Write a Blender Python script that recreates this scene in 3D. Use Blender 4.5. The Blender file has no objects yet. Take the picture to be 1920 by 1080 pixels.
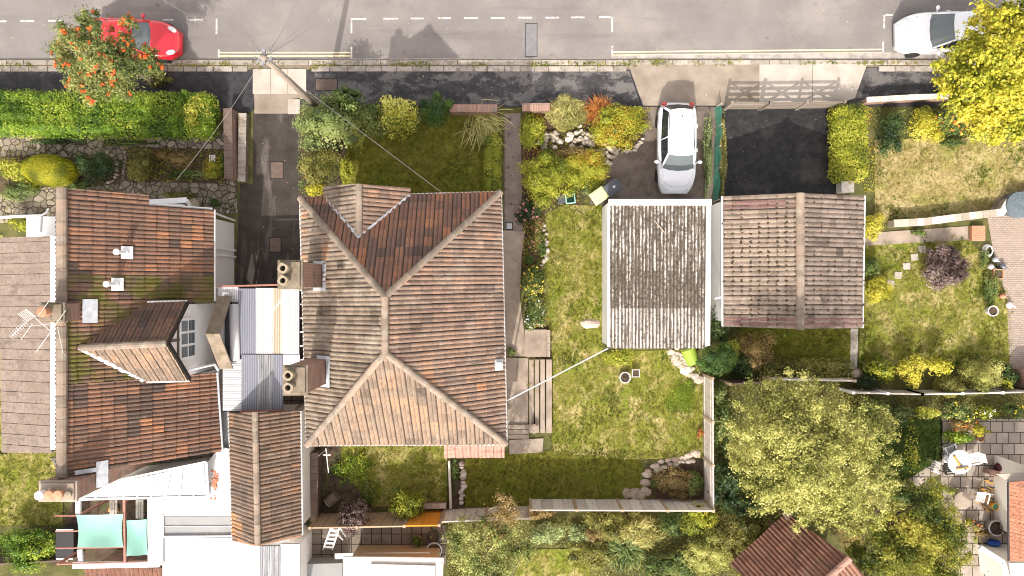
import bpy, bmesh, math, random
import numpy as np
from mathutils import Vector, Matrix, noise
R = math.radians
scn = bpy.context.scene
COL = scn.collection
random.seed(7); rng = np.random.default_rng(7)

# ------------------------------------------------------------------ camera, sky, sun, exposure
HC, SC = 32.0, 40.0            # camera height in metres, photo pixels per metre on the ground
cam = bpy.data.cameras.new('camera'); cam.lens = 24; cam.sensor_width = 36; cam.clip_end = 2000
co = bpy.data.objects.new('camera', cam); COL.objects.link(co); co.location = (0, 0, HC); scn.camera = co
SUN_EL, SUN_AZ = R(40), R(191)
wd = bpy.data.worlds.new('World'); scn.world = wd; wd.use_nodes = True
nt = wd.node_tree; bg = nt.nodes['Background']; sky = nt.nodes.new('ShaderNodeTexSky')
sky.sky_type = 'NISHITA'; sky.sun_disc = False; sky.sun_elevation = SUN_EL; sky.sun_rotation = SUN_AZ
sky.dust_density = 2.5; sky.ozone_density = .6
hs_ = nt.nodes.new('ShaderNodeHueSaturation'); hs_.inputs['Saturation'].default_value = .3; hs_.inputs['Value'].default_value = 1.15   # sky greyed and brightened for stronger, less blue fill light
wt_ = nt.nodes.new('ShaderNodeMix'); wt_.data_type = 'RGBA'; wt_.blend_type = 'MULTIPLY'; wt_.inputs[0].default_value = 1; wt_.inputs[7].default_value = (1.1, 1, .93, 1)
nt.links.new(sky.outputs[0], hs_.inputs['Color']); nt.links.new(hs_.outputs[0], wt_.inputs[6]); nt.links.new(wt_.outputs[2], bg.inputs[0]); bg.inputs[1].default_value = .15
sl = bpy.data.lights.new('sun', 'SUN'); sl.energy = 2.25; sl.angle = R(.6); sl.color = (1, .94, .86)
so = bpy.data.objects.new('sun', sl); COL.objects.link(so)
tosun = Vector((math.sin(SUN_AZ) * math.cos(SUN_EL), math.cos(SUN_AZ) * math.cos(SUN_EL), math.sin(SUN_EL)))
so.rotation_euler = (-tosun).to_track_quat('-Z', 'Y').to_euler()
scn.view_settings.view_transform = 'Standard'; scn.view_settings.look = 'None'
scn.view_settings.exposure = 1.27; scn.view_settings.gamma = 1
scn.cycles.filter_width = 1.0; scn.cycles.max_bounces = 6; scn.cycles.transparent_max_bounces = 8
try: scn.cycles.use_denoising = True
except Exception: pass

# ------------------------------------------------------------------ helpers
def W(px, py, z=0.0):
    """photo survey point -> world point at height z"""
    k = (HC - z) / HC / SC
    return Vector(((px - 960) * k, (540 - py) * k, z))
def PW(pts, z=0.0): return [W(p[0], p[1], p[2] if len(p) > 2 else z) for p in pts]

class MB:
    def __init__(s): s.v = []; s.f = []; s.r = []; s.m = []
    def face(s, pts, r=0.5, m=0):
        b = len(s.v); s.v += [tuple(p) for p in pts]; s.f.append(tuple(range(b, b + len(pts)))); s.r.append(r); s.m.append(m)
    def add(s, vs, fs, r=0.5, m=0):
        b = len(s.v); s.v += [tuple(p) for p in vs]
        for f in fs: s.f.append(tuple(i + b for i in f)); s.r.append(r); s.m.append(m)
    def box(s, c, d, rz=0, r=None, m=0, tilt=None):
        r = random.random() if r is None else r
        x, y, z = d[0] / 2, d[1] / 2, d[2] / 2
        vs = [Vector(p) for p in ((-x,-y,-z),(x,-y,-z),(x,y,-z),(-x,y,-z),(-x,-y,z),(x,-y,z),(x,y,z),(-x,y,z))]
        M = Matrix.Translation(c) @ Matrix.Rotation(rz, 4, 'Z')
        if tilt: M = M @ tilt
        s.add([M @ v for v in vs], [(3,2,1,0),(4,5,6,7),(0,1,5,4),(1,2,6,5),(2,3,7,6),(3,0,4,7)], r, m)
    def beam(s, a, b, w, h, r=None, m=0):
        a, b = Vector(a), Vector(b); d = b - a; L = d.length
        if L < 1e-6: return
        d /= L; up = Vector((0,0,1)) if abs(d.z) < .95 else Vector((1,0,0))
        sd = d.cross(up).normalized(); u = sd.cross(d).normalized()
        vs = [p + sd * i * w / 2 + u * j * h / 2 for p in (a, b) for i, j in ((-1,-1),(1,-1),(1,1),(-1,1))]
        s.add(vs, [(3,2,1,0),(4,5,6,7),(0,1,5,4),(1,2,6,5),(2,3,7,6),(3,0,4,7)], random.random() if r is None else r, m)
    def tube(s, pts, rad, n=8, r=.5, m=0):
        pts = [Vector(p) for p in pts]; rad = rad if isinstance(rad, (list, tuple)) else [rad] * len(pts)
        vs = []; N = len(pts)
        for i, p in enumerate(pts):
            d = (pts[min(i+1, N-1)] - pts[max(i-1, 0)]).normalized()
            up = Vector((0,0,1)) if abs(d.z) < .9 else Vector((1,0,0))
            a = d.cross(up).normalized(); b = a.cross(d)
            for k in range(n):
                t = 2 * math.pi * k / n; vs.append(p + (a * math.cos(t) + b * math.sin(t)) * rad[i])
        fs = [(i*n+k, i*n+(k+1) % n, (i+1)*n+(k+1) % n, (i+1)*n+k) for i in range(N-1) for k in range(n)]
        fs += [tuple(range(n-1, -1, -1)), tuple((N-1)*n+k for k in range(n))]
        s.add(vs, fs, r, m)
    def prism(s, poly, z0, z1, r=.5, m=0):
        poly = [(p[0], p[1]) for p in poly]
        a = sum(poly[i][0]*poly[(i+1) % len(poly)][1] - poly[(i+1) % len(poly)][0]*poly[i][1] for i in range(len(poly)))
        if a < 0: poly = poly[::-1]
        n = len(poly); vs = [(x, y, z0) for x, y in poly] + [(x, y, z1) for x, y in poly]
        s.add(vs, [tuple(range(n-1, -1, -1)), tuple(range(n, 2*n))] + [(i, (i+1) % n, n+(i+1) % n, n+i) for i in range(n)], r, m)
    def lathe(s, c, prof, n=16, r=.5, m=0, T=None):
        vs = []; c = Vector(c)
        for rr, z in prof:
            for k in range(n):
                t = 2*math.pi*k/n; p = Vector((rr*math.cos(t), rr*math.sin(t), z)); vs.append(c + (T @ p if T else p))
        q = len(prof)
        fs = [(i*n+k, i*n+(k+1) % n, (i+1)*n+(k+1) % n, (i+1)*n+k) for i in range(q-1) for k in range(n)]
        if prof[0][0] > 1e-4: fs.append(tuple(range(n-1, -1, -1)))
        if prof[-1][0] > 1e-4: fs.append(tuple((q-1)*n+k for k in range(n)))
        s.add(vs, fs, r, m)
    def ell(s, c, rad, n=10, q=6, jit=0, r=.5, m=0, T=None):
        c = Vector(c); vs = []
        for i in range(q+1):
            ph = math.pi * i / q
            for k in range(n):
                t = 2*math.pi*k/n; j = 1 + random.uniform(-jit, jit)
                p = Vector((rad[0]*math.sin(ph)*math.cos(t)*j, rad[1]*math.sin(ph)*math.sin(t)*j, rad[2]*math.cos(ph)*(j if 0 < i < q else 1)))
                vs.append(c + (T @ p if T else p))
        s.add(vs, [(i*n+k, (i+1)*n+k, (i+1)*n+(k+1) % n, i*n+(k+1) % n) for i in range(q) for k in range(n)], r, m)
    def sheet(s, pts, r=.5, m=0): s.face(pts, r, m)
    def rock(s, c, rad, r=None, n=7, q=4):
        s.ell(c, rad, n, q, .22, random.random() if r is None else r)

def attr_rnd(me, vals):
    a = me.attributes.new('rnd', 'FLOAT', 'FACE'); a.data.foreach_set('value', np.asarray(vals, dtype=np.float32))
def link(o, parent=None):
    COL.objects.link(o)
    if parent is not None:
        o.parent = parent; o.matrix_parent_inverse = Matrix.Translation(-parent.location)
    return o
def pname(n): return n
def build(mb, name, mat, parent=None, smooth=False, bevel=0, local=False, auto=None):
    me = bpy.data.meshes.new(name)
    off = Vector((0, 0, 0))
    V = np.array([tuple(v) for v in mb.v], dtype=float)
    if not local:
        lo, hi = V.min(0), V.max(0); off = Vector(((lo[0]+hi[0])/2, (lo[1]+hi[1])/2, lo[2])); V = V - np.array(off)
    me.from_pydata([tuple(v) for v in V], [], mb.f)
    mats = mat if isinstance(mat, (list, tuple)) else [mat]
    for m in mats: me.materials.append(m)
    if len(mats) > 1: me.polygons.foreach_set('material_index', mb.m)
    attr_rnd(me, mb.r)
    if smooth: me.polygons.foreach_set('use_smooth', [True] * len(me.polygons))
    me.update()
    o = bpy.data.objects.new(name, me); COL.objects.link(o)
    if local:
        if parent is not None: o.parent = parent
    else:
        o.location = off
        if parent is not None: o.parent = parent; o.matrix_parent_inverse = Matrix.Translation(-parent.location)
    if bevel:
        b = o.modifiers.new('b', 'BEVEL'); b.width = bevel; b.segments = 2; b.limit_method = 'ANGLE'
    if smooth and auto:
        pass
    return o
def tag(o, label, cat, group=None):
    o['label'] = label; o['category'] = cat
    if group: o['group'] = group
    return o
def root(name, label, cat, loc, group=None):
    o = bpy.data.objects.new(name, None); COL.objects.link(o); o.location = Vector(loc); o.empty_display_size = .3
    return tag(o, label, cat, group)
def struct(o): o['kind'] = 'structure'; return o
def stuff(o): o['kind'] = 'stuff'; return o

# ------------------------------------------------------------------ materials
def M(name, ramp, src='noise', scale=3, detail=5, rough=.85, layers=(), bump=None, grain=.12, gscale=60, spec=.3, metal=0, stretch=None, coat=0, trans=0, alpha=1):
    m = bpy.data.materials.new(name); m.use_nodes = True; t = m.node_tree; N = t.nodes; L = t.links
    b = N['Principled BSDF']
    geo = N.new('ShaderNodeNewGeometry'); pos = geo.outputs['Position']
    def noi(sc, det=5, st=None, ro=.6):
        n = N.new('ShaderNodeTexNoise'); n.inputs['Scale'].default_value = sc; n.inputs['Detail'].default_value = det; n.inputs['Roughness'].default_value = ro
        if st:
            mp = N.new('ShaderNodeMapping'); mp.inputs['Scale'].default_value = st; L.new(pos, mp.inputs['Vector']); L.new(mp.outputs[0], n.inputs['Vector'])
        else: L.new(pos, n.inputs['Vector'])
        return n.outputs['Fac']
    if isinstance(ramp, tuple) and not isinstance(ramp[0], (tuple, list)): ramp = [(0, ramp), (1, ramp)]
    cr = N.new('ShaderNodeValToRGB'); e = cr.color_ramp.elements
    while len(e) < len(ramp): e.new(.5)
    for i, (p, c) in enumerate(ramp): e[i].position = p; e[i].color = (*c, 1)
    if src == 'rnd':
        at = N.new('ShaderNodeAttribute'); at.attribute_name = 'rnd'; L.new(at.outputs['Fac'], cr.inputs[0])
    else: L.new(noi(scale, detail, stretch), cr.inputs[0])
    col = cr.outputs[0]
    for ly in layers:
        mr = N.new('ShaderNodeMapRange'); mr.inputs[1].default_value = ly['lo']; mr.inputs[2].default_value = ly['hi']
        mr.inputs[4].default_value = ly.get('fac', 1)
        L.new(noi(ly['scale'], ly.get('detail', 5), ly.get('st'), ly.get('ro', .6)), mr.inputs[0])
        mx = N.new('ShaderNodeMix'); mx.data_type = 'RGBA'; L.new(mr.outputs[0], mx.inputs[0]); L.new(col, mx.inputs[6]); mx.inputs[7].default_value = (*ly['col'], 1)
        col = mx.outputs[2]
    if grain:
        mr = N.new('ShaderNodeMapRange'); mr.inputs[1].default_value = .25; mr.inputs[2].default_value = .75
        mr.inputs[3].default_value = 1 - grain; mr.inputs[4].default_value = 1 + grain; L.new(noi(gscale, 2), mr.inputs[0])
        mx = N.new('ShaderNodeMix'); mx.data_type = 'RGBA'; mx.blend_type = 'MULTIPLY'; mx.inputs[0].default_value = 1
        L.new(col, mx.inputs[6]); L.new(mr.outputs[0], mx.inputs[7]); col = mx.outputs[2]
    L.new(col, b.inputs['Base Color'])
    b.inputs['Roughness'].default_value = rough; b.inputs['Metallic'].default_value = metal
    b.inputs['Specular IOR Level'].default_value = spec
    if coat: b.inputs['Coat Weight'].default_value = coat; b.inputs['Coat Roughness'].default_value = .05
    if alpha < 1: b.inputs['Alpha'].default_value = alpha
    if bump:
        bp = N.new('ShaderNodeBump'); bp.inputs['Strength'].default_value = bump[1]; bp.inputs['Distance'].default_value = .03
        L.new(noi(bump[0], 6), bp.inputs['Height']); L.new(bp.outputs[0], b.inputs['Normal'])
    if trans:
        tr = N.new('ShaderNodeBsdfTranslucent'); L.new(col, tr.inputs[0]); ms = N.new('ShaderNodeMixShader'); ms.inputs[0].default_value = trans
        L.new(b.outputs[0], ms.inputs[1]); L.new(tr.outputs[0], ms.inputs[2]); L.new(ms.outputs[0], N['Material Output'].inputs[0])
    return m
def leafmat(name, cols, trans=.35, gain=1.35):
    n = len(cols); cols[0] = tuple(v*.6 for v in cols[0]); cols = [(min(.8, c[0]*gain*.98), min(.8, c[1]*gain*1.03), min(.8, c[2]*gain*.95)) for c in cols]; return M(name, [(i/(n-1), c) for i, c in enumerate(cols)], src='rnd', rough=.55, spec=.35, grain=0, trans=trans)
def brickmat(name, c1, c2, mortar, w=.22, h=.075, vert=True, gap=.012, dirt=None, off=.5, rot=0, rough=.9):
    """brick texture laid in metres; vert: courses run up the wall"""
    m = M(name, c1, rough=rough, grain=.2, gscale=45); t = m.node_tree; N = t.nodes; L = t.links; b = N['Principled BSDF']
    geo = N.new('ShaderNodeNewGeometry'); br = N.new('ShaderNodeTexBrick')
    br.inputs['Color1'].default_value = (*c1, 1); br.inputs['Color2'].default_value = (*c2, 1); br.inputs['Mortar'].default_value = (*mortar, 1)
    br.inputs['Scale'].default_value = 1; br.inputs['Brick Width'].default_value = w; br.inputs['Row Height'].default_value = h; br.inputs['Mortar Size'].default_value = gap; br.offset = off
    if vert:
        sp = N.new('ShaderNodeSeparateXYZ'); L.new(geo.outputs['Position'], sp.inputs[0]); ad = N.new('ShaderNodeMath'); L.new(sp.outputs[0], ad.inputs[0]); L.new(sp.outputs[1], ad.inputs[1])
        cb = N.new('ShaderNodeCombineXYZ'); L.new(ad.outputs[0], cb.inputs[0]); L.new(sp.outputs[2], cb.inputs[1]); L.new(cb.outputs[0], br.inputs['Vector'])
    else:
        mp = N.new('ShaderNodeMapping'); mp.inputs['Rotation'].default_value = (0, 0, rot); L.new(geo.outputs['Position'], mp.inputs[0]); L.new(mp.outputs[0], br.inputs['Vector'])
    col = br.outputs['Color']
    if dirt:
        n = N.new('ShaderNodeTexNoise'); n.inputs['Scale'].default_value = dirt[0]; n.inputs['Detail'].default_value = 6; L.new(geo.outputs['Position'], n.inputs['Vector'])
        mr = N.new('ShaderNodeMapRange'); mr.inputs[1].default_value = dirt[1]; mr.inputs[2].default_value = dirt[2]; L.new(n.outputs['Fac'], mr.inputs[0])
        mx = N.new('ShaderNodeMix'); mx.data_type = 'RGBA'; L.new(mr.outputs[0], mx.inputs[0]); L.new(col, mx.inputs[6]); mx.inputs[7].default_value = (*dirt[3], 1); col = mx.outputs[2]
    old = b.inputs['Base Color'].links[0].from_node
    L.new(col, old.inputs[6])
    bp = N.new('ShaderNodeBump'); bp.inputs['Strength'].default_value = .5; bp.inputs['Distance'].default_value = .01; bp.invert = True
    L.new(br.outputs['Fac'], bp.inputs['Height']); L.new(bp.outputs[0], b.inputs['Normal'])
    return m
def crazymat(name, c1, c2, joint, scale=2.2):
    m = M(name, [(0, c1), (1, c2)], scale=1, grain=.15, gscale=40); t = m.node_tree; N = t.nodes; L = t.links
    geo = N.new('ShaderNodeNewGeometry'); b = N['Principled BSDF']
    nz = N.new('ShaderNodeTexNoise'); nz.inputs['Scale'].default_value = 3; L.new(geo.outputs['Position'], nz.inputs['Vector'])
    va = N.new('ShaderNodeVectorMath'); va.operation = 'MULTIPLY_ADD'; va.inputs[1].default_value = (.12, .12, 0); L.new(nz.outputs['Color'], va.inputs[0]); L.new(geo.outputs['Position'], va.inputs[2])
    vo = N.new('ShaderNodeTexVoronoi'); vo.feature = 'DISTANCE_TO_EDGE'; vo.inputs['Scale'].default_value = scale; L.new(va.outputs[0], vo.inputs['Vector'])
    v2 = N.new('ShaderNodeTexVoronoi'); v2.inputs['Scale'].default_value = scale; L.new(va.outputs[0], v2.inputs['Vector'])
    sp = N.new('ShaderNodeSeparateColor'); L.new(v2.outputs['Color'], sp.inputs[0])
    cr = [n for n in N if n.type == 'VALTORGB'][0]; L.new(sp.outputs[0], cr.inputs[0])
    mr = N.new('ShaderNodeMapRange'); mr.inputs[1].default_value = .03; mr.inputs[2].default_value = .08; L.new(vo.outputs['Distance'], mr.inputs[0])
    mx = N.new('ShaderNodeMix'); mx.data_type = 'RGBA'; mx.inputs[6].default_value = (*joint, 1); L.new(mr.outputs[0], mx.inputs[0]); L.new(cr.outputs[0], mx.inputs[7])
    old = b.inputs['Base Color'].links[0].from_node; L.new(mx.outputs[2], old.inputs[6])
    bp = N.new('ShaderNodeBump'); bp.inputs['Strength'].default_value = .7; bp.inputs['Distance'].default_value = .03; L.new(mr.outputs[0], bp.inputs['Height']); L.new(bp.outputs[0], b.inputs['Normal'])
    return m

mt = {}
mt['road'] = M('asphalt_road', [(.35, (.17,.156,.147)), (.65, (.208,.192,.181))], scale=.5, grain=.28, gscale=38, rough=.9, bump=(90, .3),
    layers=[dict(scale=.25, lo=.5, hi=.7, col=(.255,.23,.208), fac=.8), dict(scale=2.2, lo=.63, hi=.72, col=(.16,.147,.138), fac=.55, detail=8), dict(scale=.55, lo=.55, hi=.68, col=(.15,.138,.13), fac=.7, detail=8, st=(.22,2.4,1)), dict(scale=1.3, lo=.66, hi=.7, col=(.10,.092,.088), fac=.5, detail=6), dict(scale=9, lo=.66, hi=.74, col=(.13,.12,.115), fac=.45), dict(scale=.9, lo=.6, hi=.8, col=(.165,.152,.146), fac=.8, st=(.25,2.5,1))])
mt['road_patch'] = M('asphalt_patch', [(.4, (.16,.158,.165)), (.6, (.19,.186,.19))], scale=3, grain=.22, gscale=50, bump=(90,.3))
mt['tar'] = M('tar_line', (.03,.03,.03), rough=.5)
mt['pave_tar'] = M('pavement_tarmac', [(.38, (.022,.021,.023)), (.62, (.045,.043,.044))], scale=5, grain=.3, gscale=70, rough=.7, spec=.4,
    layers=[dict(scale=1.3, lo=.48, hi=.55, col=(.125,.117,.112), detail=8, ro=.72, st=(.7,1.2,1), fac=.9), dict(scale=6, lo=.57, hi=.62, col=(.024,.023,.025), detail=8, ro=.7, fac=.9)])
mt['pave_tar_dark'] = M('pavement_tarmac_dark', [(.38, (.022,.021,.024)), (.62, (.042,.04,.042))], scale=4, grain=.3, gscale=70, rough=.7,
    layers=[dict(scale=.8, lo=.58, hi=.72, col=(.09,.085,.08), detail=8, fac=.8)])
mt['drive_black'] = M('drive_black_tarmac', [(.35, (.012,.012,.014)), (.65, (.026,.025,.026))], scale=3, grain=.35, gscale=60, rough=.75,
    layers=[dict(scale=.6, lo=.5, hi=.72, col=(.075,.068,.062), detail=9, fac=.85, ro=.7), dict(scale=14, lo=.70, hi=.74, col=(.2,.18,.15), fac=.5)])
mt['drive_brown'] = M('drive_brown_tarmac', [(.3, (.10,.078,.062)), (.7, (.18,.145,.12))], scale=2, grain=.4, gscale=45, rough=.9,
    layers=[dict(scale=.7, lo=.52, hi=.72, col=(.24,.2,.165), detail=8, fac=.8), dict(scale=12, lo=.66, hi=.72, col=(.36,.3,.24), fac=.6), dict(scale=5, lo=.62, hi=.7, col=(.05,.04,.035), fac=.6)])
mt['drive_left'] = M('drive_left_concrete', [(.3, (.03,.024,.02)), (.7, (.06,.05,.043))], scale=1.5, grain=.35, gscale=45, rough=.85,
    layers=[dict(scale=.8, lo=.56, hi=.76, col=(.20,.175,.16), detail=8, fac=.75, st=(1.6,.35,1)), dict(scale=5, lo=.6, hi=.68, col=(.03,.027,.025), fac=.7)])
mt['conc'] = M('concrete_pale', [(.3, (.33,.29,.245)), (.7, (.45,.405,.35))], scale=1.2, grain=.12, gscale=50, layers=[dict(scale=1, lo=.55, hi=.75, col=(.33,.285,.24), detail=8, fac=.7)])
mt['conc_brown'] = M('concrete_brown', [(.3, (.19,.155,.12)), (.7, (.31,.26,.21))], scale=1.1, grain=.16, gscale=50, layers=[dict(scale=.9, lo=.5, hi=.7, col=(.23,.185,.14), detail=8, fac=.8), dict(scale=16, lo=.66, hi=.72, col=(.18,.14,.1), fac=.5)])
mt['conc_path'] = M('concrete_path', [(.3, (.25,.20,.155)), (.7, (.38,.315,.255))], scale=1.3, grain=.18, gscale=50, layers=[dict(scale=1.1, lo=.5, hi=.7, col=(.17,.135,.11), detail=8, fac=.8), dict(scale=9, lo=.66, hi=.72, col=(.1,.08,.06), fac=.5)])
mt['path_dark'] = M('path_dark', [(.3, (.15,.12,.10)), (.7, (.24,.2,.17))], scale=2, grain=.3, gscale=50, layers=[dict(scale=4, lo=.55, hi=.66, col=(.05,.04,.035), detail=8, fac=.8)])
mt['kerb'] = M('kerb_stone', [(0, (.25,.22,.185)), (1, (.38,.34,.295))], src='rnd', grain=.28, gscale=30, layers=[dict(scale=4, lo=.48, hi=.62, col=(.16,.135,.105), detail=9, fac=.75, ro=.7), dict(scale=2, lo=.6, hi=.7, col=(.14,.13,.04), detail=8, fac=.6)])
mt['gutter_conc'] = M('channel_concrete', [(.3, (.29,.26,.235)), (.7, (.40,.365,.33))], scale=2, grain=.25, layers=[dict(scale=3, lo=.48, hi=.65, col=(.22,.2,.18), detail=8, fac=.8)])
mt['white_line'] = M('road_paint_white', [(.4, (.48,.45,.42)), (.6, (.62,.59,.55))], scale=6, layers=[dict(scale=8, lo=.48, hi=.6, col=(.24,.22,.205), detail=9, ro=.75)])
mt['yellow_line'] = M('road_paint_yellow', [(.4, (.70,.57,.30)), (.6, (.75,.63,.38))], scale=6, layers=[dict(scale=8, lo=.5, hi=.62, col=(.3,.27,.22), detail=9, fac=.85, ro=.75)])
mt['soil'] = M('soil', [(.3, (.045,.03,.02)), (.7, (.11,.075,.05))], scale=3, grain=.4, gscale=30, rough=.95, bump=(15,.8), layers=[dict(scale=2, lo=.55, hi=.65, col=(.06,.085,.02), detail=8, fac=.7)])
mt['ground'] = M('rough_ground', [(.3, (.05,.055,.018)), (.55, (.10,.10,.03)), (.75, (.16,.13,.06))], scale=1.6, detail=8, grain=.35, gscale=30, rough=.95, bump=(12,.8))
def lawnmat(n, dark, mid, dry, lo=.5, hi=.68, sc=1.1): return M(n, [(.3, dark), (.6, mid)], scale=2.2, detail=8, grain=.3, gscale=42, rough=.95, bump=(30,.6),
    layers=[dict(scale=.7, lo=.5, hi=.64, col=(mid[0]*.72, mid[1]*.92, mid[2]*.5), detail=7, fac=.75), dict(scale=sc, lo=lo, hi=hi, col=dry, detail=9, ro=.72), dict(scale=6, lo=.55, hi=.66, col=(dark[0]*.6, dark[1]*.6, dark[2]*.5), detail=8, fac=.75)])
mt['lawn'] = lawnmat('lawn_turf', (.115,.122,.012), (.212,.215,.035), (.44,.35,.165), .49, .68)
mt['lawn_dry'] = lawnmat('lawn_turf_dry', (.19,.16,.045), (.33,.265,.105), (.46,.375,.2), .46, .70)
mt['lawn_lush'] = lawnmat('lawn_turf_lush', (.092,.096,.008), (.16,.158,.018), (.25,.215,.055), .55, .75)
mt['lawn_shade'] = lawnmat('lawn_turf_painted_shade', (.018,.034,.004), (.04,.065,.008), (.07,.085,.018), .6, .8)  # shade over this lawn is painted into its darker turf colour
mt['crazy'] = crazymat('crazy_paving', (.15,.125,.095), (.31,.265,.21), (.05,.04,.026), 3.4)
mt['slabs'] = brickmat('patio_slabs', (.26,.22,.18), (.36,.31,.26), (.07,.055,.045), w=.56, h=.52, vert=False, gap=.025, dirt=(1.2,.5,.75,(.17,.14,.115)), off=.5)
mt['slabs_dark'] = brickmat('patio_slabs_dark', (.15,.125,.10), (.21,.175,.145), (.035,.03,.025), w=.47, h=.48, vert=False, gap=.02, off=0, dirt=(1.2,.5,.75,(.09,.075,.06)))
mt['blockpave'] = brickmat('block_paving', (.28,.23,.19), (.34,.28,.235), (.18,.145,.115), w=.2, h=.1, vert=False, gap=.01, dirt=(.6,.45,.7,(.29,.225,.18)))
mt['brick'] = brickmat('brick_red', (.22,.10,.07), (.30,.15,.10), (.28,.24,.2), dirt=(2,.5,.75,(.13,.1,.08)))
mt['brick_top'] = brickmat('brick_on_edge', (.27,.14,.10), (.40,.24,.18), (.2,.16,.13), w=.075, h=.3, vert=False, gap=.01, off=0, dirt=(2,.55,.75,(.2,.16,.13)))
mt['brick_orange'] = brickmat('brick_orange', (.48,.21,.10), (.42,.17,.09), (.33,.25,.19), w=.22, h=.1, vert=False)
mt['render'] = M('wall_render_cream', [(.3, (.66,.63,.56)), (.7, (.74,.71,.65))], scale=.8, grain=.06, layers=[dict(scale=.6, lo=.6, hi=.8, col=(.55,.51,.43), fac=.5)])
mt['white'] = M('white_paint', [(.3, (.76,.75,.73)), (.7, (.82,.82,.81))], scale=1.2, grain=.03, rough=.5, layers=[dict(scale=1.5, lo=.62, hi=.8, col=(.6,.58,.54), fac=.35, detail=8)])
mt['white_flat'] = M('white_flat_roof', [(.3, (.52,.515,.51)), (.7, (.66,.66,.655))], scale=.8, grain=.04, rough=.6, layers=[dict(scale=.9, lo=.5, hi=.7, col=(.40,.39,.37), fac=.55, detail=8), dict(scale=6, lo=.64, hi=.7, col=(.3,.28,.25), fac=.4, detail=6)])
mt['grey_felt'] = M('grey_felt', [(.3, (.22,.225,.225)), (.7, (.28,.285,.285))], scale=1, grain=.08, rough=.7)
mt['pvc'] = M('white_plastic', (.8,.8,.8), rough=.35, grain=0, spec=.5)
mt['black'] = M('black_plastic', (.015,.015,.016), rough=.4, grain=0, spec=.5)
mt['darkvoid'] = M('dark_gap_shade', (.03,.026,.023), grain=.2)
mt['lead'] = M('lead_flashing', [(.3, (.30,.32,.35)), (.7, (.52,.54,.57))], scale=4, detail=8, grain=.15, rough=.5, spec=.5)
TILE_A = [(0,(.06,.046,.04)),(.16,(.10,.065,.05)),(.4,(.15,.088,.062)),(.62,(.195,.106,.07)),(.82,(.235,.118,.07)),(.93,(.33,.15,.075)),(1,(.38,.18,.085))]
def tilemat(n, ramp, lichen=(.36,.31,.25), lf=.6, llo=.55, lhi=.75, moss=None, wl=.55, run=(.45,3.2,1)):
    ls = [dict(scale=1.2, lo=llo, hi=lhi, col=lichen, detail=9, ro=.72, fac=lf), dict(scale=5.5, lo=.5, hi=.66, col=(.085,.066,.052), detail=9, ro=.75, fac=.6), dict(scale=9, lo=.66, hi=.71, col=(.55,.47,.38), fac=wl, detail=7, ro=.7), dict(scale=19, lo=.64, hi=.7, col=(.05,.04,.03), fac=.55, detail=3)]
    ls.insert(1, dict(scale=1.1, lo=.54, hi=.68, col=(.075,.058,.046), detail=8, ro=.68, st=run, fac=.6))
    if moss: ls.append(moss)
    return M(n, ramp, src='rnd', layers=ls, grain=.38, gscale=24, rough=.9, bump=(40,.4))
mt['tile_red'] = tilemat('roof_tiles_red', TILE_A, lf=.35, llo=.58, lhi=.8)
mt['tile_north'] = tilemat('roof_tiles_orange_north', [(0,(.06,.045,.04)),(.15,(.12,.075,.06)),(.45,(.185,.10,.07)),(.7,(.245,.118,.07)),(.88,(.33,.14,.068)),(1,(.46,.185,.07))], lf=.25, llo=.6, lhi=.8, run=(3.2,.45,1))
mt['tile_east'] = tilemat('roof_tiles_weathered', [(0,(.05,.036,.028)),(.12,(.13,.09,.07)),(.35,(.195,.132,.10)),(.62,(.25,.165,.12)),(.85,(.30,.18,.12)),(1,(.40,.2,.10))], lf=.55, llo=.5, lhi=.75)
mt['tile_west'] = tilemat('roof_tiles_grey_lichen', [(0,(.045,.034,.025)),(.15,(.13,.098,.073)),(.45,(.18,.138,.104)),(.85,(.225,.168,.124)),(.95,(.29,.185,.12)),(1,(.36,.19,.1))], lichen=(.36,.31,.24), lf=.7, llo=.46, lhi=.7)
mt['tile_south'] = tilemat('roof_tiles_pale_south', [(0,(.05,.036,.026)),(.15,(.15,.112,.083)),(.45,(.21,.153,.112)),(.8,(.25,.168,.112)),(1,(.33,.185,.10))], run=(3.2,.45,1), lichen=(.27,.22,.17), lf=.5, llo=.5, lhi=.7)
mt['tile_ext'] = tilemat('roof_tiles_extension', [(0,(.09,.07,.055)),(.4,(.155,.105,.075)),(.8,(.21,.135,.09)),(.93,(.3,.15,.075)),(1,(.44,.2,.08))], lf=.5, llo=.5, lhi=.72, lichen=(.3,.25,.19))
mt['tile_pink'] = tilemat('roof_tiles_flat_pinkish', [(0,(.20,.155,.125)),(1,(.25,.2,.165))], lichen=(.17,.13,.105), lf=.5, llo=.5, lhi=.7, wl=.35)
mt['tile_garage'] = tilemat('roof_tiles_garage', [(0,(.06,.045,.035)),(.2,(.20,.155,.12)),(.5,(.25,.195,.15)),(1,(.30,.24,.185))], lichen=(.42,.36,.3), lf=.5, wl=.6)
mt['tile_garage_r'] = tilemat('roof_tiles_garage_east', [(0,(.05,.038,.03)),(.2,(.16,.125,.10)),(.5,(.20,.157,.127)),(1,(.245,.195,.16))], lichen=(.32,.26,.21), lf=.5, wl=.7)
mt['tile_maroon'] = tilemat('roof_tiles_maroon', [(0,(.15,.085,.075)),(1,(.2,.115,.1))], lf=.4)
mt['tile_brown'] = tilemat('roof_tiles_brown', [(0,(.14,.065,.045)),(.5,(.19,.09,.06)),(1,(.24,.12,.08))], lf=.3, wl=.8)
mt['tile_orange'] = tilemat('roof_tiles_salmon', [(0,(.42,.18,.11)),(1,(.50,.235,.15))], lf=.2, wl=.1)
mt['tile_porch'] = tilemat('roof_tiles_rose', [(0,(.33,.18,.14)),(1,(.4,.235,.185))], lf=.25, wl=.3)
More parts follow.
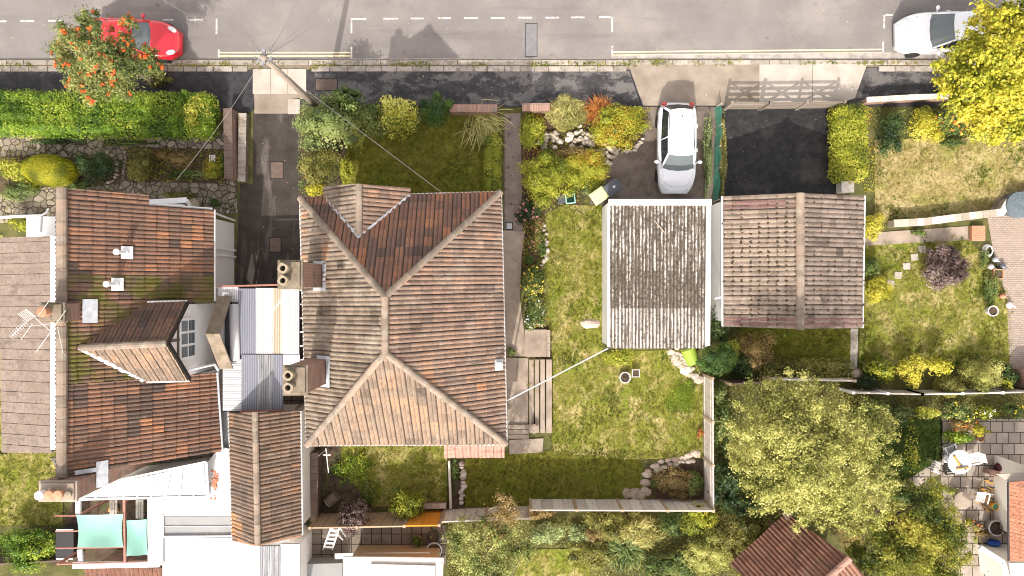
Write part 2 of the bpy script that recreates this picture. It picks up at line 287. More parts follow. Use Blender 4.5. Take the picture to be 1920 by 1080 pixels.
mt['mossy_conc'] = M('mossy_cement', [(.3,(.13,.105,.075)),(.7,(.24,.195,.145))], scale=2.5, detail=8, grain=.25, layers=[dict(scale=2, lo=.55, hi=.7, col=(.10,.095,.03), fac=.8, detail=8), dict(scale=8, lo=.6, hi=.7, col=(.05,.04,.03), fac=.6)])
mt['ridge'] = M('ridge_tile', [(0,(.16,.13,.10)),(.5,(.22,.17,.13)),(1,(.26,.195,.145))], src='rnd', grain=.25, gscale=30, layers=[dict(scale=3, lo=.5, hi=.68, col=(.3,.26,.21), detail=9, fac=.8), dict(scale=6, lo=.6, hi=.7, col=(.07,.055,.04), fac=.6)])
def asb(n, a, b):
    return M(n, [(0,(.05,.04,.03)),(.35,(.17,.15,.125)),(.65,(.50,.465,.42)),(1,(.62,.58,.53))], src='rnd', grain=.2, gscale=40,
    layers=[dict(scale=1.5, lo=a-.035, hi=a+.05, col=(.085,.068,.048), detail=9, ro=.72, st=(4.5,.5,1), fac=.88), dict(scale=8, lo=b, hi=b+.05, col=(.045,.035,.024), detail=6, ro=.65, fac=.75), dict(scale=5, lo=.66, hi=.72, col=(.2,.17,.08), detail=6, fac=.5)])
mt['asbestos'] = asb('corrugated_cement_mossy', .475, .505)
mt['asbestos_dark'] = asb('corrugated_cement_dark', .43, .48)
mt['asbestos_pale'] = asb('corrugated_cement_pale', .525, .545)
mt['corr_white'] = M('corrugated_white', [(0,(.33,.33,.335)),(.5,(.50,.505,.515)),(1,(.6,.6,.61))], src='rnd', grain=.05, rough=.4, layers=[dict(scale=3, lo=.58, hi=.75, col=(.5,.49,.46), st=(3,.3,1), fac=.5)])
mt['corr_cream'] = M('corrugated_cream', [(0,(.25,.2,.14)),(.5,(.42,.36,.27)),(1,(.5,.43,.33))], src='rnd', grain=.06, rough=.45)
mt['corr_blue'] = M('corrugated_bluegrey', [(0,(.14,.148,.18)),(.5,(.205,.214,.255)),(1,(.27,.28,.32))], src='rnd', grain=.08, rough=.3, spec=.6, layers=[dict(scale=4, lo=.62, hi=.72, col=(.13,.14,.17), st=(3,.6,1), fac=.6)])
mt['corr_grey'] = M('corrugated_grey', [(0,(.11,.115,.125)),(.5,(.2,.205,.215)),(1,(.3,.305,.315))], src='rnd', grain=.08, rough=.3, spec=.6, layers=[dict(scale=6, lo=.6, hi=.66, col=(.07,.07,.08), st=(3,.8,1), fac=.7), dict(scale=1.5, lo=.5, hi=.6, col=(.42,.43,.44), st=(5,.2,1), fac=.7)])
mt['glass_dark'] = M('glass_dark', (.02,.028,.034), rough=.04, grain=0, spec=.9)
mt['glass_grey'] = M('window_glass', (.10,.12,.14), rough=.05, grain=0, spec=.8)
mt['glass_pale'] = M('glass_roof_pane', [(.3,(.27,.285,.29)),(.7,(.36,.37,.375))], scale=1, rough=.12, grain=.03, spec=.7)
mt['wood'] = M('fence_wood_grey', [(0,(.46,.41,.36)),(1,(.66,.60,.54))], src='rnd', grain=.2, gscale=30, layers=[dict(scale=2, lo=.5, hi=.7, col=(.27,.225,.185), st=(4,4,.6), fac=.6, detail=8)])
mt['wood_warm'] = M('fence_wood_warm', [(0,(.30,.22,.14)),(1,(.42,.32,.22))], src='rnd', grain=.2, gscale=30)
mt['wood_orange'] = M('fence_paint_orange', [(0,(.62,.24,.025)),(1,(.75,.32,.04))], src='rnd', grain=.12, gscale=30)
mt['wood_dark'] = M('timber_dark', [(0,(.10,.07,.055)),(1,(.16,.115,.09))], src='rnd', grain=.25, gscale=30)
mt['wood_redbrown'] = M('timber_redbrown', [(0,(.28,.12,.09)),(1,(.36,.18,.14))], src='rnd', grain=.2)
mt['pole_wood'] = M('pole_wood', [(.3,(.18,.145,.115)),(.7,(.28,.235,.19))], scale=3, grain=.25, stretch=(8,8,.6))
mt['stone'] = M('garden_stone', [(0,(.30,.255,.2)),(.6,(.46,.40,.33)),(1,(.60,.54,.47))], src='rnd', grain=.2, gscale=25, bump=(12,.5), layers=[dict(scale=5, lo=.58, hi=.7, col=(.25,.2,.15), fac=.6)])
mt['stone_pink'] = M('flagstone_pink', [(0,(.38,.29,.23)),(1,(.5,.41,.34))], src='rnd', grain=.18, gscale=30)
mt['terracotta'] = M('terracotta', [(.3,(.40,.18,.10)),(.7,(.5,.26,.16))], scale=4, grain=.15)
mt['pot_buff'] = M('chimney_pot_buff', [(.3,(.22,.18,.125)),(.7,(.32,.27,.19))], scale=5, grain=.2)
mt['sail'] = M('shade_sail_green', [(.3,(.27,.55,.46)),(.7,(.33,.62,.53))], scale=1.2, grain=.1, gscale=80, trans=.35)
mt['net'] = M('netting_green', (.07,.27,.19), grain=.4, gscale=40, alpha=.72)
mt['rust'] = M('rusty_cover', [(.3,(.10,.07,.056)),(.7,(.155,.11,.09))], scale=4, grain=.25)
mt['metal'] = M('grey_metal', (.45,.46,.47), rough=.35, metal=.7, grain=.05)
mt['alu'] = M('pale_aluminium', (.72,.72,.72), rough=.4, metal=.2, grain=.03)
mt['wire'] = M('wire_grey', (.16,.155,.15), grain=0)
mt['wire_pale'] = M('wire_pale', (.55,.53,.5), grain=0)
mt['paint_white'] = M('car_paint_white', (.78,.79,.80), rough=.25, grain=0, coat=1, spec=.5)
mt['paint_silver'] = M('car_paint_pale', (.74,.76,.79), rough=.25, grain=0, coat=1, spec=.5)
mt['paint_red'] = M('car_paint_red', (.62,.014,.03), rough=.25, grain=0, coat=1, spec=.5)
mt['lamp_clear'] = M('lamp_clear', (.6,.62,.64), rough=.1, grain=0, spec=.9)
mt['lamp_red'] = M('lamp_red', (.55,.015,.015), rough=.12, grain=0, spec=.9)
mt['tyre'] = M('tyre', (.02,.02,.02), rough=.8, grain=0)
mt['rim'] = M('wheel_rim', (.5,.5,.52), rough=.3, metal=.8, grain=0)
mt['seal'] = M('panel_gap', (.03,.03,.032), rough=.6, grain=0)
mt['bark'] = M('bark', [(.3,(.10,.075,.055)),(.7,(.18,.145,.11))], scale=6, grain=.3)
mt['twig'] = M('twig_pale', [(.3,(.20,.16,.12)),(.7,(.32,.27,.21))], scale=6, grain=.2)
# ------------------------------------------------------------------ roof builder: real tiles with rolls and course steps
def prof_pts(kind, amp):
    if kind == 'roll': return [(0, 0), (.12, amp*.05), (.3, amp*.75), (.46, amp), (.62, amp*.75), (.8, amp*.05), (1, 0)]
    if kind == 'flat': return [(0, 0), (.03, amp), (.97, amp), (1, 0)]
    if kind == 'double': return [(0, 0), (.1, amp*.8), (.2, amp), (.3, amp*.8), (.42, 0), (.52, 0), (.62, amp*.8), (.72, amp), (.82, amp*.8), (.94, 0), (1, 0)]
    if kind == 'roman': return [(0, -amp*.35), (.065, amp*.25), (.15, amp*.85), (.25, amp), (.36, amp*.85), (.455, amp*.05), (.545, amp*.05), (.64, amp*.85), (.75, amp), (.85, amp*.9), (.935, amp*.25), (1, -amp*.35)]
    return [(i/6, amp*(.5-.5*math.cos(2*math.pi*i/6))) for i in range(7)]
def tiled(name, poly, mat, parent, tw=.33, tg=.45, kind='roman', amp=.036, lip=.02, rf=None, patch=.35, up=None, seed=0, jit=.009, moss=None):
    poly = [Vector(p) for p in poly]; n = Vector((0, 0, 0))
    for i in range(len(poly)): n += (poly[i] - poly[0]).cross(poly[(i+1) % len(poly)] - poly[0])
    n.normalize(); n = n if n.z > 0 else -n
    if up is not None: v = (Vector(up) - n * n.dot(Vector(up))).normalized()
    else: v = (Vector((0,0,1)) - n * n.z).normalized()
    u = v.cross(n).normalized(); o = poly[0]
    us = [(p-o).dot(u) for p in poly]; vs = [(p-o).dot(v) for p in poly]
    u0, u1, v0, v1 = min(us), max(us), min(vs), max(vs)
    rd = random.Random(seed + 11); pp = prof_pts(kind, amp); bm = bmesh.new(); lay = bm.faces.layers.float.new('rnd')
    nu, nv = int((u1-u0)/tw)+2, int((v1-v0)/tg)+2
    for j in range(nv):
        for i in range(nu):
            a = u0 + (i-.5)*tw; b0 = v0 + (j-.02)*tg + rd.uniform(-jit, jit)*1.5; b1 = v0 + (j+1)*tg
            P = o + u*a + v*b0
            pn = noise.noise(P*.9 + Vector((seed*3.1, 0, 0)))*.5+.5
            r = min(1, max(0, patch*(pn*1.7-.35) + (1-patch)*rd.random()))
            if rf: r = rf(P, r)
            h = rd.uniform(-jit, jit); tlt = rd.uniform(-jit, jit)
            lo = [bm.verts.new(o + u*(a+t*tw) + v*b0 + n*(z+lip+h+tlt*t)) for t, z in pp]
            hi = [bm.verts.new(o + u*(a+t*tw) + v*b1 + n*(z+h+tlt*t)) for t, z in pp]
            ba = [bm.verts.new(o + u*(a+t*tw) + v*b0 + n*(-.01)) for t, z in pp]
            lo2 = [bm.verts.new(q_.co) for q_ in lo]
            for k in range(len(pp)-1):
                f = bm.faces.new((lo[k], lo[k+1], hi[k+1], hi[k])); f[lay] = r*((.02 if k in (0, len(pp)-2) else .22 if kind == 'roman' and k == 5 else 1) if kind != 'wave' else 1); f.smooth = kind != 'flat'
                if kind == 'wave': f[lay] = min(1, max(0, (pp[k][1]+pp[k+1][1])/2/amp*.9+.05+(r-.5)*.1))  # trough shading of corrugated sheets is put into the colour: dark troughs, pale crests
                f = bm.faces.new((ba[k], ba[k+1], lo2[k+1], lo2[k])); f[lay] = r*.4
    c = sum(poly, Vector()) / len(poly)
    for i in range(len(poly)):
        p, q = poly[i], poly[(i+1) % len(poly)]
        if (q-p).length < 1e-4: continue
        no = (q-p).cross(n).normalized()
        if no.dot(p-c) < 0: no = -no
        bmesh.ops.bisect_plane(bm, geom=bm.verts[:]+bm.edges[:]+bm.faces[:], plane_co=p, plane_no=no, clear_outer=True, dist=1e-5)
    f = bm.faces.new([bm.verts.new(p - n*.03) for p in poly]); f[lay] = .3
    f = bm.faces.new([bm.verts.new(p - n*.09) for p in poly]); f[lay] = .3
    loc = Vector((c.x, c.y, min(p.z for p in poly)))
    bmesh.ops.translate(bm, verts=bm.verts[:], vec=-loc); bm.normal_update()
    me = bpy.data.meshes.new(name); bm.to_mesh(me); bm.free(); me.materials.append(mat)
    ob = bpy.data.objects.new(name, me); COL.objects.link(ob); ob.location = loc
    if parent is not None: ob.parent = parent; ob.matrix_parent_inverse = Matrix.Translation(-parent.location)
    if moss: mossy(poly, u, v, n, moss, ob)
    return ob
def mossy(poly, u, v, n, spec, roof):
    """small cushions of moss lying on the tiles: part of the roof's own look"""
    cnt, mat, s0, s1 = spec; mb = MB(); o = poly[0]
    us = [(p-o).dot(u) for p in poly]; vs = [(p-o).dot(v) for p in poly]; q = 0
    while q < cnt:
        a, b = random.uniform(min(us)+.1, max(us)-.1), random.uniform(min(vs)+.1, max(vs)-.1)
        b = min(vs) + round((b-min(vs))/.36)*.36 + random.gauss(.03, .025); a = min(us) + round((a-min(us))/.205)*.205 + random.gauss(0, .03)
        P = o + u*a + v*b
        if noise.noise(P*.55+Vector((3,9,1))) < random.uniform(-.5, .35): q += .15; continue
        q += 1; s = random.uniform(s0, s1)
        mb.ell(P + n*.03, (s, s*random.uniform(.6, 1.2), .035), 6, 3, .25, random.random())
    ob = build(mb, 'moss', mat, None, smooth=True); ob.parent = roof
    ob.matrix_parent_inverse = Matrix.Translation(-roof.location); stuff(ob)
def ridge(name, A, B, mat, parent, r=.11, seg=.4, drop=.02):
    A, B = Vector(A), Vector(B); d = B-A; L = d.length; d /= L; mb = MB(); k = max(1, int(L/seg))
    sd = d.cross(Vector((0,0,1))).normalized(); up = sd.cross(d)
    for i in range(k):
        p, q = A + d*L*i/k, A + d*L*(i+1)/k + d*.02; j = random.uniform(0, .012); vs = []
        for pt, rr in ((p, r+.012), (q, r)):
            for a in range(7):
                t = math.pi*(a/6)*1.16 - .08*math.pi
                vs.append(pt + sd*math.cos(t)*rr*1.1 + up*(math.sin(t)*rr*.85 - drop + j))
        mb.add(vs, [(a, a+1, 8+a, 7+a) for a in range(6)] + [tuple(range(6, -1, -1)), tuple(range(7, 14))], random.random())
    return build(mb, name, mat, parent)

# ------------------------------------------------------------------ foliage: thousands of small leaf faces over lumpy cores
def np_mesh(name, V, quads, tris, rq, rt, mat, loc, parent=None):
    me = bpy.data.meshes.new(name); V = np.asarray(V, dtype=np.float32) - np.array(loc, dtype=np.float32)
    me.vertices.add(len(V)); me.vertices.foreach_set('co', V.ravel())
    nq, n3 = len(quads), len(tris); me.loops.add(4*nq+3*n3)
    li = np.concatenate([np.asarray(quads, dtype=np.int32).ravel(), np.asarray(tris, dtype=np.int32).ravel()]) if n3 else np.asarray(quads, dtype=np.int32).ravel()
    me.loops.foreach_set('vertex_index', li); me.polygons.add(nq+n3)
    me.polygons.foreach_set('loop_start', np.concatenate([np.arange(nq)*4, 4*nq+np.arange(n3)*3]).astype(np.int32))
    attr_rnd(me, np.clip(np.concatenate([rq, rt]) if n3 else rq, 0, 1)); me.materials.append(mat)
    me.update(calc_edges=True); me.validate()
    o = bpy.data.objects.new(name, me); COL.objects.link(o); o.location = loc
    if parent is not None: o.parent = parent; o.matrix_parent_inverse = Matrix.Translation(-parent.location)
    return o
_ico = None
def ico():
    global _ico
    if _ico is None:
        bm = bmesh.new(); bmesh.ops.create_icosphere(bm, subdivisions=2, radius=1); bm.verts.ensure_lookup_table()
        _ico = (np.array([v.co[:] for v in bm.verts]), np.array([[v.index for v in f.verts] for f in bm.faces])); bm.free()
    return _ico
def leaf_quads(P, N, L, asp, droop=.0):
    n = len(P); T = rng.normal(size=(n, 3)); T -= N*(T*N).sum(1, keepdims=True); T /= np.linalg.norm(T, axis=1, keepdims=True)+1e-9
    B = np.cross(N, T); L = L[:, None]
    fold = N*L*.12
    a = P - T*L*.5; b = P + B*L*asp*.5 + fold; c = P + T*L*.5 - N*L*droop; d = P - B*L*asp*.5 + fold
    return np.stack([a, b, c, d], 1).reshape(-1, 3)
def blobs_of(c, rad, K, frac, flat=.0, lowcut=-.35, fmax=.92):
    """lump centres spread over an ellipsoid"""
    out = []
    for _ in range(K):
        while True:
            d = rng.normal(size=3); d /= np.linalg.norm(d)
            if d[2] > lowcut: break
        f = rng.uniform(.55, fmax) if rng.random() < .8 else rng.uniform(.1, .5)
        s = frac * rng.uniform(.7, 1.3)
        out.append((np.array(c) + d*np.array(rad)*f, np.array(rad)*s*np.array([1, 1, 1.0])))
    return out
def foliage(name, blobs, n, leaf, mat, parent=None, asp=.55, up=.5, core=.72, rvar=.55, loc=None, droop=.1, shell=.55, upright=0, rbias=0, soft=0):
    """n leaves shared among blobs [(centre, radii)] by area"""
    w = np.array([b[1][0]*b[1][1] + .5*b[1][2]*(b[1][0]+b[1][1])*.5 for b in blobs]); w = w/w.sum(); P = []; N = []; r = []
    for (c, rad), ww in zip(blobs, w):
        m = max(6, int(n*ww)); rad = np.maximum(np.array(rad), .03)
        d = rng.normal(size=(m, 3)); d[:, 2] += .45*np.abs(d[:, 2]); d /= np.linalg.norm(d, axis=1, keepdims=True)
        f = shell + (1.06-shell)*rng.random(m)**.6
        if soft: f = np.abs(rng.normal(size=m))*soft + .12
        p = np.array(c) + d*rad*f[:, None]
        nn = d*.7 + np.array([0, 0, up]) + rng.normal(size=(m, 3))*.45
        if upright: nn = nn*(1-upright) + rng.normal(size=(m, 3))*np.array([1, 1, .2])*upright
        P.append(p); N.append(nn/np.linalg.norm(nn, axis=1, keepdims=True))
        r.append(np.full(m, rng.uniform(0, 1)*rvar + rbias) + rng.random(m)*(1-rvar))
    P = np.concatenate(P); N = np.concatenate(N); r = np.concatenate(r)
    keep = P[:, 2] > .02; P, N, r = P[keep], N[keep], r[keep]
    r = r + .16*np.sin(P[:, 0]*1.7+2*np.sin(P[:, 1]*1.3)) + .1*np.sin(P[:, 1]*3.1+P[:, 0]*2.3)
    V = leaf_quads(P, N, leaf*rng.uniform(.4, 1.5, len(P)), asp, droop); q = np.arange(len(P)*4).reshape(-1, 4)
    T = np.zeros((0, 3), dtype=int); rt = np.zeros(0)
    if core:
        iv, it = ico(); vs = []; ts = []; b0 = len(V)
        big_ = max(b_[1][0] for b_ in blobs)
        for c, rad in blobs:
            if soft and rad[0] < .55*big_: continue
            vv = np.array(c) + iv*np.array(rad)*core*(1+rng.uniform(-.14, .14, (len(iv), 1))); vv[:, 2] = np.maximum(vv[:, 2], .01)
            vs.append(vv); ts.append(it+b0); b0 += len(iv); rt = np.concatenate([rt, np.full(len(it), rng.uniform(0, .5))])
        V = np.concatenate([V]+vs); T = np.concatenate(ts)
    if loc is None: loc = (float(P[:, 0].mean()), float(P[:, 1].mean()), 0.0)
    return np_mesh(name, V, q, T, r, rt, mat, loc, parent)
def shrub(name, label, cat, px, py, rx, ry, h, mat, leaf=.09, dens=420, K=None, frac=.36, group=None, asp=.55, z0=0, core=.5, flower=None, rvar=.5, upright=0, up=.5, rot=0, shell=.4, fk=0):
    """px,py,rx,ry: its outline in the photo's pixels (survey), h: its height"""
    zc = z0 + h*.55; c = W(px, py, zc); s = (HC-zc)/HC/SC; rad = (rx*s*.97, ry*s*.97, h*.5)
    K = K or max(5, int(rad[0]*rad[1]*9)+4)
    bl = blobs_of((0, 0, 0), rad, K, frac) + [(np.zeros(3), np.array(rad)*.82)]
    cr, sr = math.cos(rot), math.sin(rot)
    bl = [(np.array([c.x + b[0]*cr - b[1]*sr, c.y + b[0]*sr + b[1]*cr, max(zc+b[2], .05)]), r) for b, r in bl]
    o = foliage(name, bl, int(2.3*dens*rad[0]*rad[1]*math.pi/max(leaf/.09, .3)**1.5)+60, leaf*.88, mat, None, asp=asp, core=core, rvar=rvar, upright=upright, up=up, shell=shell)
    tag(o, label, cat, group)
    if flower:
        fm, fn, fs = flower; fl = []
        mb = MB()
        for _ in range(fn):
            b, r = random.choice(bl); d = Vector((random.gauss(0,1), random.gauss(0,1), abs(random.gauss(0,1))+.3)).normalized()
            p = Vector(b) + Vector((d.x*r[0], d.y*r[1], d.z*r[2]))*1.02
            for _k in range(3 if not fk else fk): mb.ell(p+Vector((random.uniform(-fs,fs), random.uniform(-fs,fs), random.uniform(0,fs*.6))), (fs*.6, fs*.6, fs*.45), 6, 4, .2, random.random())
        f = build(mb, 'flowers', fm, o); f.location = f.location; stuff(f)
    return o
def inpoly(P, poly):
    x, y = P[:, 0], P[:, 1]; ins = np.zeros(len(P), bool); n = len(poly); j = n-1
    for i in range(n):
        xi, yi = poly[i][0], poly[i][1]; xj, yj = poly[j][0], poly[j][1]
        ins ^= ((yi > y) != (yj > y)) & (x < (xj-xi)*(y-yi)/(yj-yi+1e-12)+xi); j = i
    return ins
def tufts(name, polys, dens, h, mat, z=.02, blades=4, wid=.018, lean=.6, patch=1.1, thr=None, parent=None):
    P = []
    for poly in polys:
        pl = np.array([(p[0], p[1]) for p in poly]); lo, hi = pl.min(0), pl.max(0)
        n = int((hi-lo).prod()*dens); q = lo + rng.random((n, 2))*(hi-lo); P.append(q[inpoly(q, pl)])
    P = np.concatenate(P)
    if thr is not None:
        k = np.array([noise.noise(Vector((p[0]*patch, p[1]*patch, 3.3))) for p in P]) > thr + rng.normal(size=len(P))*.15; P = P[k]
    rr = np.array([noise.noise(Vector((p[0]*.9, p[1]*.9, 7.7)))*.7+.5 for p in P]) + rng.normal(size=len(P))*.27
    n = len(P); P3 = np.repeat(np.concatenate([P, np.full((n, 1), z)], 1), blades, 0); m = n*blades
    a = rng.random(m)*2*np.pi; hh = h*rng.uniform(.5, 1.3, m); ln = lean*rng.uniform(.4, 1.4, m)
    D = np.stack([np.cos(a), np.sin(a), np.zeros(m)], 1); S = np.stack([-np.sin(a), np.cos(a), np.zeros(m)], 1)
    base = P3 + rng.normal(size=(m, 3))*np.array([.03, .03, 0])
    tip = base + D*(hh*ln)[:, None]; tip[:, 2] += hh
    V = np.stack([base-S*wid*.5, base+S*wid*.5, tip+S*wid*.12, tip-S*wid*.12], 1).reshape(-1, 3)
    loc = (float(P[:, 0].mean()), float(P[:, 1].mean()), z)
    o = np_mesh(name, V, np.arange(m*4).reshape(-1, 4), np.zeros((0, 3), int), np.repeat(rr, blades)+rng.normal(size=m)*.08, np.zeros(0), mat, loc, parent)
    return stuff(o)
def litter(name, polys, n, size, mat, z):
    P = []
    for poly, k in zip(polys, n):
        pl = np.array([(p[0], p[1]) for p in poly]); lo, hi = pl.min(0), pl.max(0); q = lo + rng.random((k*4, 2))*(hi-lo); q = q[inpoly(q, pl)][:k]; P.append(q)
    P = np.concatenate(P); m = len(P); P3 = np.concatenate([P, np.full((m, 1), z+.012)], 1)
    N = rng.normal(size=(m, 3))*.3 + np.array([0, 0, 1]); N /= np.linalg.norm(N, axis=1, keepdims=True)
    V = leaf_quads(P3, N, size*rng.uniform(.5, 1.3, m), .7)
    return stuff(np_mesh(name, V, np.arange(m*4).reshape(-1, 4), np.zeros((0, 3), int), rng.random(m), np.zeros(0), mat, (float(P[:,0].mean()), float(P[:,1].mean()), z)))

# ------------------------------------------------------------------ the ground, road and paving
def flat(name, pts, mat, z, kind='structure'):
    mb = MB(); mb.sheet(PW(pts, 0) if False else [Vector((*W(p[0], p[1], z)[:2], z)) for p in pts])
    # make sure it faces up
    me_o = build(mb, name, mat)
    if me_o.data.polygons[0].normal.z < 0: me_o.data.flip_normals()
    if kind: me_o['kind'] = kind
    return me_o
def slab(name, pts, mat, z0, z1):
    mb = MB(); mb.prism([W(p[0], p[1], z1)[:2] for p in pts], z0, z1); return struct(build(mb, name, mat))
def rect(x0, y0, x1, y1): return [(x0, y0), (x1, y0), (x1, y1), (x0, y1)]
g = MB(); g.sheet([(-300,-300,0),(300,-300,0),(300,300,0),(-300,300,0)]); struct(build(g, 'ground', mt['ground']))
road = flat('road', rect(-6000, -150, 8000, 111), mt['road'], .008)
def marking(name, pts_list, mat, parent=road, z=.0122):
    mb = MB()
    for p in pts_list:
        vs = [Vector((*W(a[0], a[1], z)[:2], z)) for a in p]; mb.face(vs)
    o = build(mb, name, mat, parent)
    for f in o.data.polygons:
        if f.normal.z < 0: f.flip()
    return o
def dash(x0, x1, y, w=3.2, dy=0): return [(x0, y-w/2), (x1, y-w/2+dy), (x1, y+w/2+dy), (x0, y+w/2)]
for x0, x1, y in ((-4,13,40),(38,64,39.5),(90,115,39),(305,325,37),(353,381,37),(657,687,35.5),(719,746,35),(770,794,34.6),(822,845,34),(870,896,34),(920,946,33.5),(972,997,33),(1022,1048,33),(1071,1096,32.6),(1123,1145,32),(1660,1674,28)):
    marking('bay_marking', [dash(x0, x1, y)], mt['white_line'])
for x, y0, y1 in ((406,35,64),(659,36,62),(1148,32,60),(1658,28,53),(410,92,109),(659,88,110),(1148,86,108),(1656,78,102)):
    marking('bay_marking', [[(x-1.6,y0),(x+1.6,y0),(x+1.6,y1),(x-1.6,y1)]], mt['white_line'])
for x0, x1, ya, yb in ((412,657,98.5,98.5),(1150,1653,97.5,92.5)):
    for d in (0, 6.2):
        marking('double_yellow_line', [[(x0,ya+d-1.2),(x1,yb+d-1.2),(x1,yb+d+1.4),(x0,ya+d+1.4)]], mt['yellow_line'])
marking('tarmac_patch', [rect(985,44,1007,106)], mt['road_patch'], z=.0105)
tl = []
for a, b in (((985,44),(1007,44)),((1007,44),(1007,106)),((1007,106),(985,106)),((985,106),(985,44))):
    tl.append([(min(a[0],b[0])-.6, min(a[1],b[1])-.6), (max(a[0],b[0])+.6, min(a[1],b[1])-.6), (max(a[0],b[0])+.6, max(a[1],b[1])+.6), (min(a[0],b[0])-.6, max(a[1],b[1])+.6)])
marking('tar_seam', tl, mt['tar'], z=.0142)
def crack(pts, w=.7, z=.0115):
    out = []
    for (x0, y0), (x1, y1) in zip(pts, pts[1:]): out.append([(x0, y0-w/2), (x1, y1-w/2), (x1, y1+w/2), (x0, y0+w/2)])
    marking('tar_seam', out, mt['road_patch'], z=z)
crack([(1190,33),(1230,36),(1262,40),(1300,38)]); crack([(1300,41),(1400,45),(1500,44),(1620,50)], .5); crack([(665,108),(720,104),(800,105),(840,102),(1010,104)], .8)
# pavement body, kerb and crossings
PZ = .10
slab('pavement', [(-6000,131),(8000,131),(8000,200),(-6000,200)], mt['pave_tar_dark'], 0, PZ)
flat('pavement_tarmac', [(590,133),(1180,133),(1200,197),(590,200)], mt['pave_tar'], PZ+.004)
flat('pavement_tarmac', [(1625,127),(1770,127),(1770,184),(1602,184)], mt['pave_tar'], PZ+.004)
flat('pavement_tarmac', [(-20,137),(474,137),(474,210),(400,210),(380,180),(-20,180)], mt['pave_tar_dark'], PZ+.004)
flat('crossover', [(474,129),(574,129),(574,176),(474,176)], mt['conc'], PZ+.006)
flat('crossover', [(476,176),(572,176),(572,186),(476,186)], mt['conc_brown'], PZ+.006)
flat('crossover', [(477,186),(540,186),(540,213),(477,213)], mt['conc_brown'], PZ+.006)
flat('crossover', [(540,186),(562,184),(562,214),(540,214)], mt['conc'], PZ+.006)
flat('crossover', [(1178,121),(1424,121),(1424,198),(1206,198)], mt['conc_brown'], PZ+.008)
flat('crossover', [(1424,121),(1626,120),(1603,184),(1560,198),(1424,198)], mt['conc'], PZ+.008)
marking('slab_joint', [rect(507,129,508,176), rect(539,129,540,176), rect(1523,122,1524,196)], mt['mossy_conc'], road, z=PZ+.012)
kb = MB(); x = -60
while x < 1990:
    w = random.uniform(30, 62); lo = 0.0 if 1180 < x < 1620 or 470 < x < 575 else 0
    a, b = W(x+.5, 112.5, PZ), W(min(x+w-.6, 1990), 121.5, PZ)
    kb.box(((a.x+b.x)/2, (a.y+b.y)/2, PZ/2+.004), (b.x-a.x, a.y-b.y, PZ+.008+random.uniform(-.008,.006))); x += w
struct(build(kb, 'kerb', mt['kerb'], bevel=.012))
k2 = MB(); x = -60
while x < 1990:
    w = random.uniform(24, 36)
    if x+w < 470 or (580 < x and x+w < 1180) or x > 1626:
        a, b = W(x+.5, 124, PZ), W(x+w-.5, 134, PZ)
        k2.box(((a.x+b.x)/2, (a.y+b.y)/2, PZ/2+.006), (b.x-a.x, a.y-b.y, PZ+.012+random.uniform(-.004,.004)))
    x += w
struct(build(k2, 'pavement_edging', mt['kerb'], bevel=.01))
slab('kerb_bedding', [(-6000,111.5),(8000,111.5),(8000,132),(-6000,132)], mt['mossy_conc'], 0, PZ-.03)
flat('channel_strip', [(1148,104),(1660,98),(1800,100),(1800,112),(1148,112)], mt['gutter_conc'], .0135)
flat('channel_strip', [(-60,111),(1148,108.5),(1148,112),(-60,113)], mt['gutter_conc'], .0135)
# drives
flat('drive', [(474,213),(562,214),(562,560),(440,560),(450,345),(474,345)], mt['drive_left'], .03)
flat('drive', [(1206,199),(1345,199),(1345,385),(1105,385),(1110,350),(1152,295),(1205,255)], mt['drive_brown'], .03)
flat('drive', [(1352,203),(1570,203),(1570,385),(1352,385)], mt['drive_black'], .03)
flat('block_paving', [(1850,400),(1870,370),(1990,330),(1990,690),(1893,690),(1888,560),(1862,470)], mt['blockpave'], .032)
# paths
flat('garden_path', [(946,212),(976,212),(980,432),(946,434)], mt['path_dark'], .034)
flat('garden_path', [(940,432),(984,434),(978,480),(975,560),(985,640),(990,668),(940,668)], mt['conc_path'], .036)
flat('garden_path', [(900,668),(990,672),(990,800),(900,800)], mt['conc_path'], .034)
slab('path_slab', [(984,618),(1026,618),(1025,669),(984,669)], mt['conc_path'], 0, .16)
slab('path_slab', [(955,825),(1019,822),(1017,848),(955,852)], mt['conc_path'], 0, .06)
flat('garden_path', [(1595,616),(1609,616),(1607,695),(1593,695)], mt['conc'], .036)
flat('garden_path', [(1622,437),(1700,432),(1815,424),(1816,450),(1700,456),(1622,461)], mt['conc_path'], .036)
st = MB()
for i, (xa, xb) in enumerate(((991,1002),(1002,1012),(1012,1023),(1023,1036))):
    zz = .08 + .09*i; a, b = W(xa, 674, zz), W(xb, 812, zz); st.box(((a.x+b.x)/2, (a.y+b.y)/2, zz/2), (b.x-a.x-.06, a.y-b.y, zz), r=random.random())
struct(build(st, 'garden_steps', mt['conc_path'], bevel=.012))
s3 = MB()
for i in range(3):
    zz = .14-.04*i; a, b = W(953, 796+i*9, zz), W(992, 805+i*9, zz); s3.box(((a.x+b.x)/2, (a.y+b.y)/2, zz/2), (b.x-a.x, a.y-b.y-.02, zz))
struct(build(s3, 'path_steps', mt['conc_path'], bevel=.01))
